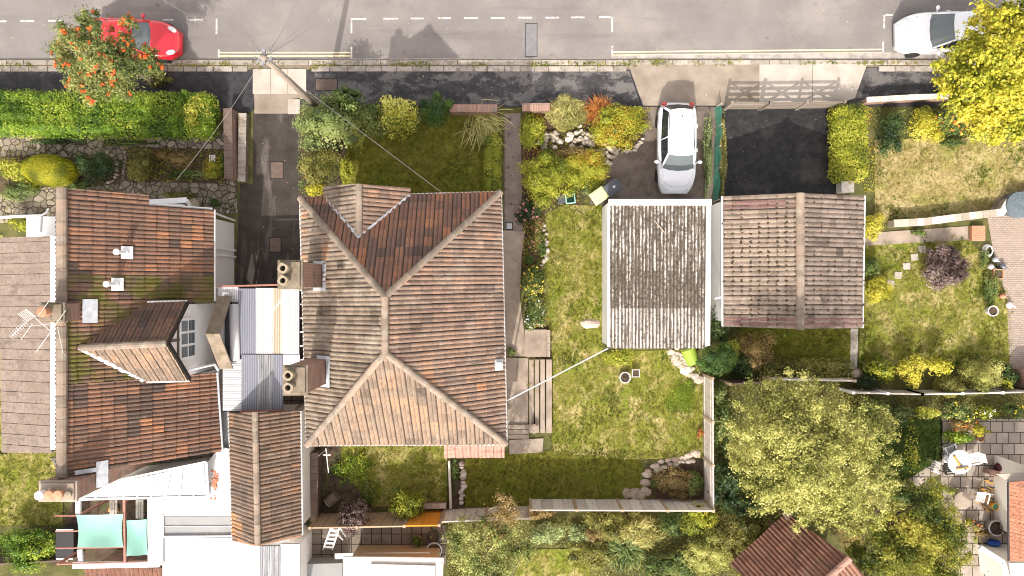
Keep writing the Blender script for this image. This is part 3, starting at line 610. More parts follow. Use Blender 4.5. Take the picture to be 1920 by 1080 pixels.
# lawns and beds
lawns = {
 'front': [(655,235),(700,215),(912,215),(935,250),(938,372),(640,372)],
 'side': [(1022,400),(1060,384),(1128,384),(1130,660),(1300,655),(1318,720),(1318,855),(1200,862),(1040,850),(1036,830),(1036,672),(1020,560)],
 'rear': [(868,862),(960,846),(1330,846),(1330,858),(1205,858),(1205,900),(1240,930),(1200,945),(870,950)],
 'rear_west': [(640,830),(838,830),(838,945),(700,950),(640,880)],
 'dry': [(1640,262),(1990,255),(1990,340),(1866,402),(1660,418),(1640,420)],
 'east': [(1618,462),(1815,446),(1842,480),(1888,560),(1893,690),(1610,692)],
 'shade': [(1385,612),(1595,612),(1595,700),(1385,700)],
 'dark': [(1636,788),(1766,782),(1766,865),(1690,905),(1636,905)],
 'south': [(980,1030),(1100,1030),(1110,1100),(960,1100)],
 'west': [(-40,845),(118,845),(118,985),(-40,985)],
 'edge': [(-30,440),(6,440),(14,852),(-30,852)]}
lw = {k: [W(p[0], p[1], .03) for p in v] for k, v in lawns.items()}
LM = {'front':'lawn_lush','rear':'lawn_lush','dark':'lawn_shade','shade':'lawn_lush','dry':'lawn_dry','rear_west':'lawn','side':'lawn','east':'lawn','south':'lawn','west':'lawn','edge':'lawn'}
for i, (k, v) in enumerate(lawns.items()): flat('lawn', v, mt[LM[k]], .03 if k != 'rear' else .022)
gm = M('grass_blades', [(0,(.06,.07,.004)),(.3,(.15,.172,.018)),(.6,(.255,.245,.05)),(1,(.56,.455,.21))], src='rnd', grain=0, rough=.7, trans=.25)
gml = M('grass_blades_lush', [(0,(.05,.056,.004)),(.45,(.135,.142,.014)),(1,(.32,.275,.065))], src='rnd', grain=0, rough=.7, trans=.25)
gmd = M('grass_blades_dry', [(0,(.14,.15,.025)),(.35,(.28,.24,.08)),(1,(.50,.41,.22))], src='rnd', grain=0, rough=.7, trans=.25)
tufts('grass', [lw['side'], lw['east'], lw['rear_west'], lw['west'], lw['edge'], lw['south']], 130, .06, gm, .03, blades=4)
tufts('grass', [lw['front'], lw['rear'], lw['shade']], 130, .06, gml, .03, blades=4)
def grow(poly, d):
    c = sum((Vector(p) for p in poly), Vector())/len(poly); return [Vector(p)+(Vector(p)-c).normalized()*d for p in poly]
tufts('grass', [grow(lw[k], .22) for k in ('side', 'east', 'rear_west', 'west', 'dry')], 34, .085, gm, .025, blades=5, lean=.9)
tufts('grass', [grow(lw[k], .2) for k in ('front', 'rear', 'shade')], 30, .085, gml, .025, blades=5, lean=.9)
tufts('weeds', [lw['side'], lw['east'], lw['dry']], 60, .05, M('clover_leaves', [(0,(.05,.085,.008)),(1,(.16,.2,.025))], src='rnd', grain=0, trans=.3), .03, blades=6, wid=.035, lean=1.3, patch=.75, thr=.33)
gms = M('grass_blades_painted_shade', [(0,(.012,.03,.002)),(.6,(.045,.075,.008)),(1,(.1,.12,.02))], src='rnd', grain=0, rough=.7, trans=.25)  # blades of the dark lawn, its shade painted into their colour
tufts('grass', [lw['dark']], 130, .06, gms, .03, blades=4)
tufts('grass', [lw['dry']], 130, .05, gmd, .03, blades=4)
flat('flower_bed', [(598,838),(640,838),(690,870),(715,945),(700,962),(598,962)], mt['soil'], .028)
flat('flower_bed', [(846,862),(868,862),(872,955),(846,955)], mt['soil'], .028)
flat('flower_bed', [(556,180),(690,180),(700,230),(655,250),(650,372),(556,372)], mt['soil'], .026)
flat('flower_bed', [(978,205),(1222,199),(1205,258),(1150,300),(1110,352),(1090,384),(1020,400),(1022,560),(1036,670),(985,620),(978,470)], mt['soil'], .027)
flat('flower_bed', [(1212,872),(1318,862),(1318,948),(1212,948)], mt['soil'], .034)
flat('crazy_paving', [(-40,255),(440,245),(445,400),(-40,420)], mt['crazy'], .026)
flat('flower_bed', [(-30,292),(60,292),(150,295),(232,300),(225,345),(150,352),(90,350),(-30,372)], mt['soil'], .031)
flat('flower_bed', [(236,275),(425,280),(425,345),(236,340)], mt['soil'], .032)
flat('patio', [(558,985),(836,985),(836,1060),(558,1060)], mt['slabs_dark'], .03)
flat('patio', [(1764,785),(1990,785),(1990,1120),(1764,1120)], mt['slabs'], .03)
flat('patio', [(1690,905),(1764,862),(1764,888),(1700,924)], mt['slabs'], .036)
flat('patio', [(140,930),(290,930),(290,1060),(90,1060)], mt['soil'], .03)
flat('courtyard_floor', [(408,530),(575,530),(575,1100),(230,1100),(280,900)], mt['slabs_dark'], .029)
flat('patio', [(1790,1020),(1850,1020),(1850,1100),(1790,1100)], mt['slabs'], .036)
wm = M('weed_leaves', [(0,(.10,.13,.01)),(.6,(.24,.26,.03)),(1,(.38,.30,.09))], src='rnd', grain=0, trans=.3)
tufts('weeds', [[W(a,115,PZ) for a in ()] or PW(rect(-30,118,470,125), PZ)[:], PW(rect(580,117,1180,124), PZ), PW(rect(1180,112,1440,123), PZ), PW(rect(1440,115,1720,121), PZ), PW(rect(472,116,600,131), PZ)], 170, .06, wm, PZ, blades=5, wid=.03, lean=1.1, thr=.08, patch=1.3)
tufts('weeds', [PW(rect(952,662,1000,672), .03), PW(rect(990,674,1036,812), .2)], 45, .05, wm, .12, blades=5, wid=.03, lean=1.2, thr=.1, patch=2)
lm_ = M('fallen_leaves', [(0,(.16,.09,.04)),(.5,(.38,.27,.13)),(1,(.62,.54,.4))], src='rnd', grain=0)
litter('fallen_leaves', [PW(lawns['side']), PW(lawns['dry']), PW(lawns['east']), PW(lawns['rear']), PW(lawns['front'])], [160, 120, 120, 60, 50], .05, lm_, .07)
litter('fallen_leaves', [PW(rect(1356,205,1565,365)), PW(rect(1110,240,1335,378)), PW(rect(476,215,560,530)), PW(rect(945,215,978,600)), PW(rect(565,985,830,1040))], [70, 110, 40, 60, 60], .042, lm_, .036)
litter('fallen_leaves', [PW([(310,940),(434,940),(434,1004),(310,1004)], 2.63), PW(rect(306,1010,560,1078), 2.5), PW(rect(450,542,560,768), 2.75)], [26, 22, 36], .045, lm_, 2.72)
litter('fallen_leaves', [PW(rect(0,0,1920,110)), PW(rect(0,135,1920,198))], [110, 60], .06, lm_, .11)

def groundcover(polys, dens, mat, h=.22, leaf=.085, name='undergrowth'):
    P = []
    for poly in polys:
        pl = np.array([tuple(W(p[0], p[1], .1)[:2]) for p in poly]); lo, hi = pl.min(0), pl.max(0); q = lo + rng.random((int((hi-lo).prod()*dens), 2))*(hi-lo); P.append(q[inpoly(q, pl)])
    P = np.concatenate(P); m = len(P)
    nz = np.array([noise.noise(Vector((p[0]*.8, p[1]*.8, 1.7))) for p in P]); hh = np.clip(.3+nz*1.3, .05, 1)*h
    k = nz > -.42 + rng.normal(size=m)*.1; P, hh, nz = P[k], hh[k], nz[k]; m = len(P)
    P3 = np.concatenate([P, (.04+hh*rng.random(m))[:, None]], 1); N = rng.normal(size=(m, 3))*.5 + np.array([0, 0, 1]); N /= np.linalg.norm(N, axis=1, keepdims=True)
    V = leaf_quads(P3, N, leaf*rng.uniform(.5, 1.4, m), .55, .1)
    r = np.array([noise.noise(Vector((p[0]*.45, p[1]*.45, 5.1)))*.8+.45 for p in P]) + rng.normal(size=m)*.2
    return stuff(np_mesh(name, V, np.arange(m*4).reshape(-1, 4), np.zeros((0, 3), int), r, np.zeros(0), mat, (float(P[:,0].mean()), float(P[:,1].mean()), .03)))
# ------------------------------------------------------------------ buildings
mossm = M('moss_cushions', [(0,(.035,.025,.018)),(.6,(.065,.045,.03)),(1,(.09,.065,.04))], src='rnd', grain=.3)
def wall_box(name, pts, z0, z1, mat, parent):
    mb = MB(); mb.prism([(p[0], p[1]) for p in pts], z0, z1); return build(mb, name, mat, parent)
def inset(pts, d):
    c = sum((Vector(p) for p in pts), Vector())/len(pts)
    return [Vector(p) + Vector((-d if p[0] > c.x else d, -d if p[1] > c.y else d, 0)) for p in pts]
def strip(mb, a, b, w, lift=.07, th=.012, n=None):
    mb.beam(Vector(a)+Vector((0,0,lift)), Vector(b)+Vector((0,0,lift)), w, th)
def gutter(parent, a, b, mat, r=.05):
    mb = MB(); mb.tube([Vector(a)-Vector((0,0,.04)), Vector(b)-Vector((0,0,.04))], r, 8); return build(mb, 'gutter', mat, parent)
def chimney(parent, x0, x1, y0, y1, z0, z1, mat, cap, pots, flash=True, potmat='pot_buff', star=True, rot=0):
    cx, cy = (x0+x1)/2, (y0+y1)/2
    mb = MB(); mb.box((cx, cy, (z0+z1)/2), (x1-x0, y1-y0, z1-z0)); ch = build(mb, 'chimney', mat, parent)
    mb = MB(); mb.box((cx, cy, z1+.06), (x1-x0+.12, y1-y0+.12, .12)); mb.box((cx, cy, z1+.16), (x1-x0-.02, y1-y0-.02, .08)); build(mb, 'chimney_cap', cap, ch, bevel=.02)
    for px, py, r, h in pots:
        mb = MB()
        if star:
            n = 16; prof = []
            vs = []; ring = [(r*1.25, 0), (r*1.15, h*.7), (r*1.3, h*.75), (r*1.3, h), (r*.8, h), (r*.75, h*.3)]
            for rr, z in ring:
                for k in range(n):
                    q = rr*(1.12 if k % 4 < 2 and rr > r else 1); t = 2*math.pi*k/n
                    vs.append((cx+px+q*math.cos(t), cy+py+q*math.sin(t), z1+.19+z))
            m = len(ring); mb.add(vs, [(i*n+k, i*n+(k+1) % n, (i+1)*n+(k+1) % n, (i+1)*n+k) for i in range(m-1) for k in range(n)])
            build(mb, 'chimney_pot', mt[potmat], ch)
            mb = MB(); mb.lathe((cx+px, cy+py, z1+.19), [(0, h*.31), (r*.76, h*.3)], 12); build(mb, 'flue', mt['black'], ch)
        else:
            mb.lathe((cx+px, cy+py, z1+.19), [(r*.85, 0), (r, h*.8), (r*1.08, h*.82), (r*1.05, h), (0, h+.03)], 18); build(mb, 'chimney_pot', mt[potmat] if not isinstance(potmat, list) else mt[potmat[pots.index((px,py,r,h))]], ch)
    return ch

# ---- the detached hipped house in the middle
hs = root('hipped_house', 'large detached house with a brown hipped tile roof and two chimneys', 'house', W(757, 600, 0))
NW, NE, SE, SW = W(562,371,6), W(939,360,6), W(950,833,6), W(575,835,6); AN, AS = W(722,556,9.0), W(722,662,9.0)
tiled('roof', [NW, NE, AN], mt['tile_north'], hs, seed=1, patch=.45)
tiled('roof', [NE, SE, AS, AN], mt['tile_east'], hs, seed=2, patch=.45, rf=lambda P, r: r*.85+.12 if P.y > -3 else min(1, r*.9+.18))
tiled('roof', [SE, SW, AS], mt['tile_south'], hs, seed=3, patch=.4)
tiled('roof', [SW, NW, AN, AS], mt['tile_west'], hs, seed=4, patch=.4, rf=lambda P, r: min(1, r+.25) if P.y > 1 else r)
F1, B1, RF, RB, F2, B2 = W(608,349,6), W(610,372,6.0), W(673,345,7.3), W(673,445,7.3), W(769,352,6), W(769,366,6.0)
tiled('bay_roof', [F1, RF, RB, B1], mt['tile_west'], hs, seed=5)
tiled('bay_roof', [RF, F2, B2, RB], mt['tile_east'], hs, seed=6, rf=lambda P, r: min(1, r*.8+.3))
ridge('ridge_tiles', RF, RB+Vector((0,.1,0)), mt['ridge'], hs, .11)
for a, b in ((NW, AN), (NE, AN), (SE, AS), (SW, AS), (AN, AS)): ridge('ridge_tiles', a+Vector((0,0,.03)), b+Vector((0,0,.03)), mt['ridge'], hs, .105, .38)
mb = MB(); strip(mb, B1, RB, .1, .07); strip(mb, B2, RB, .09, .07); build(mb, 'valley_flashing', mt['lead'], hs)
wp = inset([NW, NE, SE, SW], .38); wall_box('wall', wp, 0, 5.95, mt['brick'], hs)
bw = [Vector((F1.x+.2, F1.y-.15, 0)), Vector((F2.x-.2, F2.y-.15, 0)), Vector((F2.x-.2, 3, 0)), Vector((F1.x+.2, 3, 0))]; wall_box('bay_wall', bw, 0, 5.95, mt['brick'], hs)
mb = MB(); mb.add([(F1.x+.2, F1.y-.15, 5.95), (F2.x-.2, F2.y-.15, 5.95), (RF.x, F1.y-.15, 7.18)], [(0, 1, 2)]); build(mb, 'gable_wall', mt['render'], hs)
for a, b in ((NE, SE), (Vector(B2)+Vector((0,.03,0)), NE), (SW, SE), (NW, SW)): gutter(hs, a, b, mt['alu'], .045)
mb = MB(); mb.tube([NE+Vector((.02,-.1,-.1)), NE+Vector((-.25,-.2,-.5)), Vector((NE.x-.25, NE.y-.2, .1))], .04); mb.tube([SE+Vector((0,.1,-.1)), Vector((SE.x-.25, SE.y+.2, 5.4)), Vector((SE.x-.25, SE.y+.2, .1))], .04); build(mb, 'downpipe', mt['pvc'], hs)
for k, (yy) in enumerate((1.2, -3.5)):
    for zz in (1.5, 4.3):
        mb = MB(); mb.box((wp[1].x+.02, yy, zz), (.06, 1.3, 1.2)); w_ = build(mb, 'window', mt['pvc'], hs)
        mb = MB(); mb.box((wp[1].x+.045, yy-.3, zz), (.03, .52, 1.05)); mb.box((wp[1].x+.045, yy+.3, zz), (.03, .52, 1.05)); build(mb, 'pane', mt['glass_dark'], w_)
for xx in (-5.9, -3.0):
    for zz in (1.4, 4.3):
        mb = MB(); mb.box((xx, wp[2].y-.02, zz), (1.5, .06, 1.2)); w_ = build(mb, 'window', mt['pvc'], hs)
        mb = MB(); mb.box((xx-.36, wp[2].y-.045, zz), (.62, .03, 1.05)); mb.box((xx+.36, wp[2].y-.045, zz), (.62, .03, 1.05)); build(mb, 'pane', mt['glass_dark'], w_)
# chimneys on the west slope
for (px, py, sx, sy, zz) in ((546, 515, .72, .86, 9.2), (555.5, 712, .72, .9, 9.2)):
    c = W(px, py, zz); mb_b = mt['brick']
    x1 = c.x + sx/2; x0 = c.x - sx/2
    ch = chimney(hs, x0, x1, c.y-sy/2, c.y+sy/2, 5.6, zz, mt['brick'], mt['mossy_conc'], [(-.12, .2, .12, .32), (-.12, -.2, .12, .32)])
    zb = 6 + (x1 - (-8.02))*.78; mb = MB()
    mb.box((x1+.11, c.y, zb+.13), (.2, sy+.25, .03), tilt=Matrix.Rotation(-R(37), 4, 'Y')); mb.box((c.x+.2, c.y+sy/2+.06, zb-.05), (.55, .12, .03), tilt=Matrix.Rotation(-R(37), 4, 'Y')); mb.box((c.x+.2, c.y-sy/2-.06, zb-.05), (.55, .12, .03), tilt=Matrix.Rotation(-R(37), 4, 'Y'))
    build(mb, 'flashing', mt['lead'], ch)
p = W(936, 684, 6.2); mb = MB(); mb.box((p.x-.02, p.y, p.z), (.36, .42, .06), tilt=Matrix.Rotation(R(36), 4, 'Y')); mb.lathe((p.x, p.y, p.z), [(.1, 0), (.1, .22), (.14, .24), (0, .3)], 12); build(mb, 'roof_vent', mt['lead'], hs)
a0, a1, a2, a3 = W(832,828,3.0), W(946,828,3.0), W(946,857,2.55), W(833,858,2.55)
tiled('porch_roof', [a0, a1, a2, a3], mt['tile_porch'], hs, tw=.33, tg=.40, seed=8)
wall_box('porch_wall', [a0+Vector((.15,0,0)), a1-Vector((.15,0,0)), a2+Vector((-.15,.2,0)), a3+Vector((.15,.2,0))], 0, 2.45, mt['brick'], hs)

# ---- the dormer house on the left
dh = root('dormer_house', 'white rendered house with an orange brown tile roof and gabled dormer', 'house', W(300, 600, 0))
def slope(x_px, y_px):
    z = 5
    for _ in range(20): X = (x_px-960)/1280*(32-z); z = 6.6-.902*(X+16.74)
    return W(x_px, y_px, z)
def S_(X, Y): return Vector((X, Y, 6.6-.902*(X+16.74)))
mossl = dict(scale=1.0, lo=.42, hi=.58, col=(.085,.085,.014), detail=9, fac=.9, ro=.7)
mt['tile_mossy'] = tilemat('roof_tiles_mossy', TILE_A, lf=.2, llo=.6, lhi=.8, moss=mossl)
yN1, yN2, yM1, yM2, yS = 3.72, 3.33, -.62, -3.62, -7.0
XE = -12.7; XR = -16.74
def rf_left(P, r):
    n_ = noise.noise(P*.75+Vector((4.2, 1.1, 0)))
    if n_ < -.22: return max(.09, r*.3)
    return min(1, r*.85+.2)
tiled('roof', [S_(XR, yN1), S_(-14.56, yN1), S_(-14.56, yN2), S_(XR, yN2)], mt['tile_red'], dh, seed=20, patch=.5, lip=.034, rf=rf_left)
tiled('roof', [S_(XR, yN2), S_(XE, yN2), S_(XE, .5), S_(XR, .5)], mt['tile_red'], dh, seed=21, patch=.5, lip=.034, rf=rf_left)
tiled('roof', [S_(XR, .5), S_(XE, .5), S_(XE, yM1), S_(XR, yM1)], mt['tile_mossy'], dh, seed=22, patch=.5, lip=.03)
tiled('roof', [S_(XR, yM1), S_(-13.4, yM1), S_(-13.4, yM2), S_(XR, yM2)], mt['tile_mossy'], dh, seed=23, patch=.5, lip=.03)
tiled('roof', [S_(XR, yM2), S_(XE+.05, yM2), S_(XE+.22, yS), S_(XR, yS)], mt['tile_red'], dh, seed=24, patch=.5, lip=.034, rf=rf_left)
T, DF, E1, V1, E2, V2 = W(150,652,6.25), W(311,644,6.25), W(349,566,4.65), W(262,568,4.75), W(353,713,4.65), W(270,715,4.75)
tiled('dormer_roof', [T, DF, E1, V1], mt['tile_red'], dh, seed=25, patch=.5, rf=lambda P, r: r*.85)
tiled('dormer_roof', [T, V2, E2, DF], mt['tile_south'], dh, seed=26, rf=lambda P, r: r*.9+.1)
ridge('ridge_tiles', T, DF, mt['ridge'], dh, .12, .4)
ridge('ridge_tiles', Vector((XR, yN1, 6.63)), Vector((XR, yS-.02, 6.63)), mt['ridge'], dh, .17, .42)
mb = MB(); strip(mb, T, V2, .16, .06); strip(mb, W(215,605,5.4), V1, .1, .06); build(mb, 'valley_flashing', mt['lead'], dh)
XF = -13.22
mb = MB(); ys = (E1.y-.12, E2.y+.12)
mb.add([(XF, ys[0], 0), (XF, ys[1], 0), (XF, ys[1], 4.75), (XF, DF.y, 6.1), (XF, ys[0], 4.75), (XF-.25, ys[0], 0), (XF-.25, ys[1], 0), (XF-.25, ys[1], 4.75), (XF-.25, DF.y, 6.1), (XF-.25, ys[0], 4.75)],
       [(0,1,2,3,4), (9,8,7,6,5), (0,4,9,5), (1,6,7,2)]); build(mb, 'gable_wall', mt['white'], dh)
mb = MB()
for a, b in ((DF, E1), (DF, E2)): mb.beam(Vector(a)+Vector((-.02,0,-.16)), Vector(b)+Vector((-.02,0,-.16)), .1, .2)
build(mb, 'bargeboard', mt['darkvoid'], dh)
mb = MB()
for y in (-1.3, -2.05, -2.8): mb.box((XF+.02, y, 5.15), (.05, .1, .5 if y != -2.05 else 1.2))
mb.box((XF+.022, -2.05, 5.02), (.05, 2.3, .1)); build(mb, 'timber_framing', mt['wood_dark'], dh)
mb = MB(); mb.box((XF+.03, -2.05, 4.27), (.07, 1.66, 1.3)); win = build(mb, 'window', mt['pvc'], dh)
for i in range(3):
    for j in range(2):
        mb = MB(); mb.box((XF+.055, -2.05+(i-1)*.52, 4.27+(j-.5)*.6), (.04, .42, .5)); build(mb, 'pane', mt['glass_grey'], win)
gutter(dh, V1+Vector((0,.03,-.02)), E1+Vector((.02,.03,-.02)), mt['alu'], .045); gutter(dh, V2+Vector((0,-.03,-.02)), E2+Vector((.02,-.03,-.02)), mt['alu'], .045)
wall_box('wall', [(-20.6, yN2-.3), (-13.02, yN2-.3), (-13.02, yM1+.05), (-20.6, yM1+.05)], 0, 3.05, mt['white'], dh)
wall_box('wall', [(-20.6, yM1+.05), (XF-.25, yM1+.05), (XF-.25, yM2), (-20.6, yM2)], 0, 3.0, mt['white'], dh)
wall_box('wall', [(-20.6, yM2), (-12.85, yM2), (-12.75, yS+.2), (-20.6, yS+.2)], 0, 3.0, mt['white'], dh)
for yy in (yN2-.3, yS+.22):
    mb = MB(); mb.add([(XR-.5, yy, 3.0), (-13.1, yy, 3.0), (XR, yy, 6.4), (XR-.5, yy, 5.9)], [(0,1,2,3)]); build(mb, 'gable_wall', mt['white'], dh)
gutter(dh, S_(XE, yN2)+Vector((.03,0,0)), S_(XE, yM1+.05)+Vector((.03,0,0)), mt['alu'], .05); gutter(dh, S_(XE+.08, yM2)+Vector((.03,0,0)), S_(XE+.24, yS)+Vector((.03,0,0)), mt['alu'], .05)
mb = MB()
for dy in (0, .3): mb.tube([(-12.95, 1.75-dy, 2.75), (-12.93, 1.75-dy, .08)], .045)
mb.tube([(-12.9, -.1, 2.9), (-12.9, .0, 2.2), (-12.9, 0, .1)], .03); build(mb, 'downpipe', mt['pvc'], dh)
# west slope stub, white flashing gutter and the low pinkish roof
tiled('roof', [Vector((XR, yN1, 6.6)), Vector((XR, yS, 6.6)), Vector((XR-.55, yS, 6.08)), Vector((XR-.55, yN1, 6.08))], mt['tile_red'], dh, seed=30, patch=.2, rf=lambda P, r: r*.5)
mb = MB(); mb.beam((XR-.68, 1.98, 6.02), (XR-.68, yS+.85, 6.02), .26, .05); build(mb, 'box_gutter', mt['white'], dh)
tiled('low_roof', [Vector((XR-.78, 1.98, 5.98)), Vector((-20.15, 1.98, 5.2)), Vector((-20.0, -6.45, 5.2)), Vector((XR-.78, -6.3, 5.98))], mt['tile_pink'], dh, tw=.415, tg=.33, kind='flat', amp=.03, lip=.012, seed=31)
wall_box('side_wall', [(-19.9, 1.8), (XR-.5, 1.8), (XR-.5, -6.1), (-19.85, -6.2)], 0, 5.1, mt['white'], dh)
mb = MB(); a, b = W(-15,408,4.2), W(78,404,4.2); mb.tube([a, b], .06); mb.tube([b, W(77,436,4.2)], .05); mb.tube([b, W(88,398,4.4), W(90,392,4.6)], .04); build(mb, 'gutter_pipe', mt['pvc'], dh)
# white porch window by the north eave
mb = MB(); p, q = W(281,379,2.9), W(350,375,2.9); mb.beam(p, q, .22, .1); mb.beam(W(300,386,2.5), W(345,391,2.5), .35, .08); mb.beam(q, W(356,385,2.6), .12, .1); build(mb, 'porch_canopy', mt['pvc'], dh)
mb = MB(); mb.tube([S_(-13.9, yN2)+Vector((-.7,.08,.1)), S_(-13.0, yN2)+Vector((-.2,.06,-.2)), Vector((-12.75, yN2+.04, 2.95))], .05); mb.tube([W(396,392,3.0), W(398,398,2.8), Vector((-12.95, 3.15, .1))], .045); build(mb, 'downpipe', mt['pvc'], dh)
# low mossy gable coping over the side door
PK, G1, G2 = W(385,626,4.25), W(408,555,3.0), W(411,692,3.0); wv = Vector((.58, 0, 0))
mb = MB()
for a, b in ((PK, G1), (PK, G2)):
    up = Vector((0, 0, .1)); mb.add([a, a+wv, b+wv, b, a-up, a+wv-up, b+wv-up, b-up], [(0,3,2,1), (4,5,6,7), (0,1,5,4), (1,2,6,5), (2,3,7,6), (3,0,4,7)] if b is G1 else [(0,1,2,3), (7,6,5,4), (4,5,1,0), (5,6,2,1), (6,7,3,2), (7,4,0,3)])
build(mb, 'porch_gable', mt['mossy_conc'], dh, bevel=.02)
mb = MB(); mb.add([(PK.x+.1, G1.y-.1, 2.3), (PK.x+.1, G2.y+.1, 2.3), (PK.x+.1, G2.y+.1, 2.9), (PK.x+.1, PK.y, 4.1), (PK.x+.1, G1.y-.1, 2.9)], [(0,1,2,3,4)]); build(mb, 'porch_gable_wall', mt['white'], dh)
mb = MB()
for g_ in (G1, G2): mb.box((g_.x+.3, g_.y+(-.12 if g_ is G1 else .12), 1.42), (.12, .12, 2.84))
build(mb, 'porch_post', mt['wood_dark'], dh)
mb = MB(); p = W(350,712,4.6); mb.tube([W(340,700,4.4), W(352,694,4.4), W(402,683,3.1)], .055); mb.tube([W(402,683,3.1), W(408,692,2.9), W(410,700,2.5)], .05); build(mb, 'downpipe', mt['pvc'], dh)
# flues
for (px, py) in ((232, 474), (214, 533)):
    b = slope(px+6, py); mb = MB(); mb.box((b.x+.05, b.y, b.z+.08), (.42, .5, .02), tilt=Matrix.Rotation(R(42), 4, 'Y')); fl = build(mb, 'flue_flashing', mt['alu'], dh)
    mb = MB(); mb.lathe((b.x, b.y, b.z-.1), [(.13, 0), (.12, .25), (.075, .3), (.075, .75), (.12, .77), (.12, .85), (0, .9)], 14); build(mb, 'flue_pipe', mt['pvc'], fl, smooth=False)
# chimneys
c = W(101, 586, 7.1); ch = chimney(dh, c.x-.38, -16.3, c.y-.3, c.y+.32, 5.6, 7.1, mt['brick'], mt['mossy_conc'], [(-.1, .02, .17, .35)], star=False, potmat='terracotta')
mb = MB(); b = S_(-16.05, c.y); mb.box((-16.02, c.y+.02, b.z+.1), (.5, .9, .025), tilt=Matrix.Rotation(R(42), 4, 'Y')); build(mb, 'flashing', mt['lead'], ch)
c = W(113, 920, 6.95); ch = chimney(dh, c.x-.66, -15.95, c.y-.32, c.y+.34, 0, 6.95, mt['brick'], mt['conc_path'], [(-.45, -.05, .15, .3), (-.12, -.05, .16, .25), (.2, -.05, .16, .25), (.48, -.08, .12, .12)], star=False, potmat=['pvc', 'terracotta', 'terracotta', 'pot_buff'])
mb = MB(); b = S_(-15.75, c.y+.45); mb.box((-15.72, c.y+.3, b.z+.1), (.4, 1.0, .025), tilt=Matrix.Rotation(R(42), 4, 'Y')); mb.box((-16.1, c.y+.5, S_(-16.1,0).z+.1), (.8, .16, .025), tilt=Matrix.Rotation(R(42), 4, 'Y')); build(mb, 'flashing', mt['lead'], ch)
mb = MB(); 
for k in range(2): mb.tube([W(96+k*5, 858, 5.2), W(112+k*4, 880, 4.0), W(116+k*4, 898, 3.0)], .03)
build(mb, 'downpipe', mt['wire'], dh)

# ---- corrugated side passage roof
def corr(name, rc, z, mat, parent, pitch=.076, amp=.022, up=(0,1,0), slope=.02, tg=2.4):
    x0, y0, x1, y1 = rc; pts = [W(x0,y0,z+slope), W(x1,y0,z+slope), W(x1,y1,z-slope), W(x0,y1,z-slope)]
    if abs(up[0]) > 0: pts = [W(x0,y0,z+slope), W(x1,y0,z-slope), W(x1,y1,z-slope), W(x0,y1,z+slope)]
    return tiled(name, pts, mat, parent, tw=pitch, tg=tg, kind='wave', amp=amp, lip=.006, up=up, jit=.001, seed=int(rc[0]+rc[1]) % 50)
cp = root('carport', 'covered side passage with a patchwork of blue, white and cream corrugated sheets', 'carport', W(490, 650, 0))
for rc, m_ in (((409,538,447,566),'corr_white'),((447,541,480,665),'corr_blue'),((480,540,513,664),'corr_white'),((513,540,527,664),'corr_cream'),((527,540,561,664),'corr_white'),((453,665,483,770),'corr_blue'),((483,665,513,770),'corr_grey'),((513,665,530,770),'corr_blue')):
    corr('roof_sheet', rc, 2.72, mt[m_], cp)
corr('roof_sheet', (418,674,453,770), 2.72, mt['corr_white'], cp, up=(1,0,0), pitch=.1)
mb = MB(); mb.box(tuple((W(531,665,2.72)+W(562,740,2.72))/2), (W(562,0,2.72).x-W(531,0,2.72).x, W(0,665,2.72).y-W(0,740,2.72).y, .03)); build(mb, 'flat_sheet', mt['white_flat'], cp)
mb = MB(); mb.tube([W(439,570,2.8), W(441,676,2.8)], .2, 14); build(mb, 'duct', mt['corr_white'], cp, smooth=True)
mb = MB(); mb.box(tuple((W(420,565,2.62)+W(434,690,2.62))/2), (.36, 2.85, .03)); build(mb, 'glass_strip', mt['glass_dark'], cp)
mb = MB(); mb.beam(W(408,537,2.78), W(527,534,2.78), .07, .09); mb.beam(W(450,772,2.7), W(532,770,2.7), .12, .1); build(mb, 'end_beam', mt['wood_redbrown'], cp)
mb = MB()
for y in range(545, 745, 26): mb.beam(W(560,y,2.62), W(570,y-1,2.62), .05, .04)
for y in (565, 592, 618, 645, 699, 726): mb.beam(W(447,y,2.675), W(530,y,2.675), .05, .04)
build(mb, 'bracket', mt['pvc'], cp)
mb = MB(); mb.box(tuple((W(563,540,2.4)+W(569,740,2.4))/2), (.14, 4.6, .03)); build(mb, 'gap_shade_strip', mt['darkvoid'], cp)  # dark strip standing in for the shaded open gap beside the house
mb = MB()
for px, py in ((412,540),(556,540),(420,765),(556,765)): p = W(px, py, 2.6); mb.box((p.x, p.y, 1.3), (.1, .1, 2.6))
build(mb, 'post', mt['wood_dark'], cp)

# ---- tiled annexe below it
an = root('annexe', 'narrow annexe with a small weathered brown pitched tile roof and cream side wall', 'annexe', W(510, 900, 0))
q = [W(430,775,2.7), W(478,772,3.95), W(562,771,2.7), W(565,1003,2.7), W(483,1022,3.95), W(437,1010,2.7)]
q[5] = W(437,1012,2.7); tiled('roof', [q[0], q[1], q[4], q[5]], mt['tile_ext'], an, seed=40, patch=.5, rf=lambda P, r: min(1, r*.85+(.35 if (P.y > -5.8 or P.y < -9.4) and P.x < -11.6 and r > .4 else 0)))
tiled('roof', [q[1], q[2], q[3], q[4]], mt['tile_ext'], an, seed=41, patch=.4)
ridge('ridge_tiles', q[1], q[4], mt['ridge'], an, .11, .4)
mb = MB(); mb.beam(q[4]+Vector((0,-.03,-.06)), q[3]+Vector((0,-.03,-.06)), .05, .12); mb.beam(q[4]+Vector((0,-.03,-.06)), q[5]+Vector((0,-.03,-.06)), .05, .12); build(mb, 'verge_board', mt['brick_orange'], an)
wall_box('wall', [(q[0].x+.2, q[0].y-.1), (-9.28, q[2].y-.15), (-9.22, q[3].y+.15), (q[5].x+.2, q[5].y+.25)], 0, 2.62, mt['render'], an)
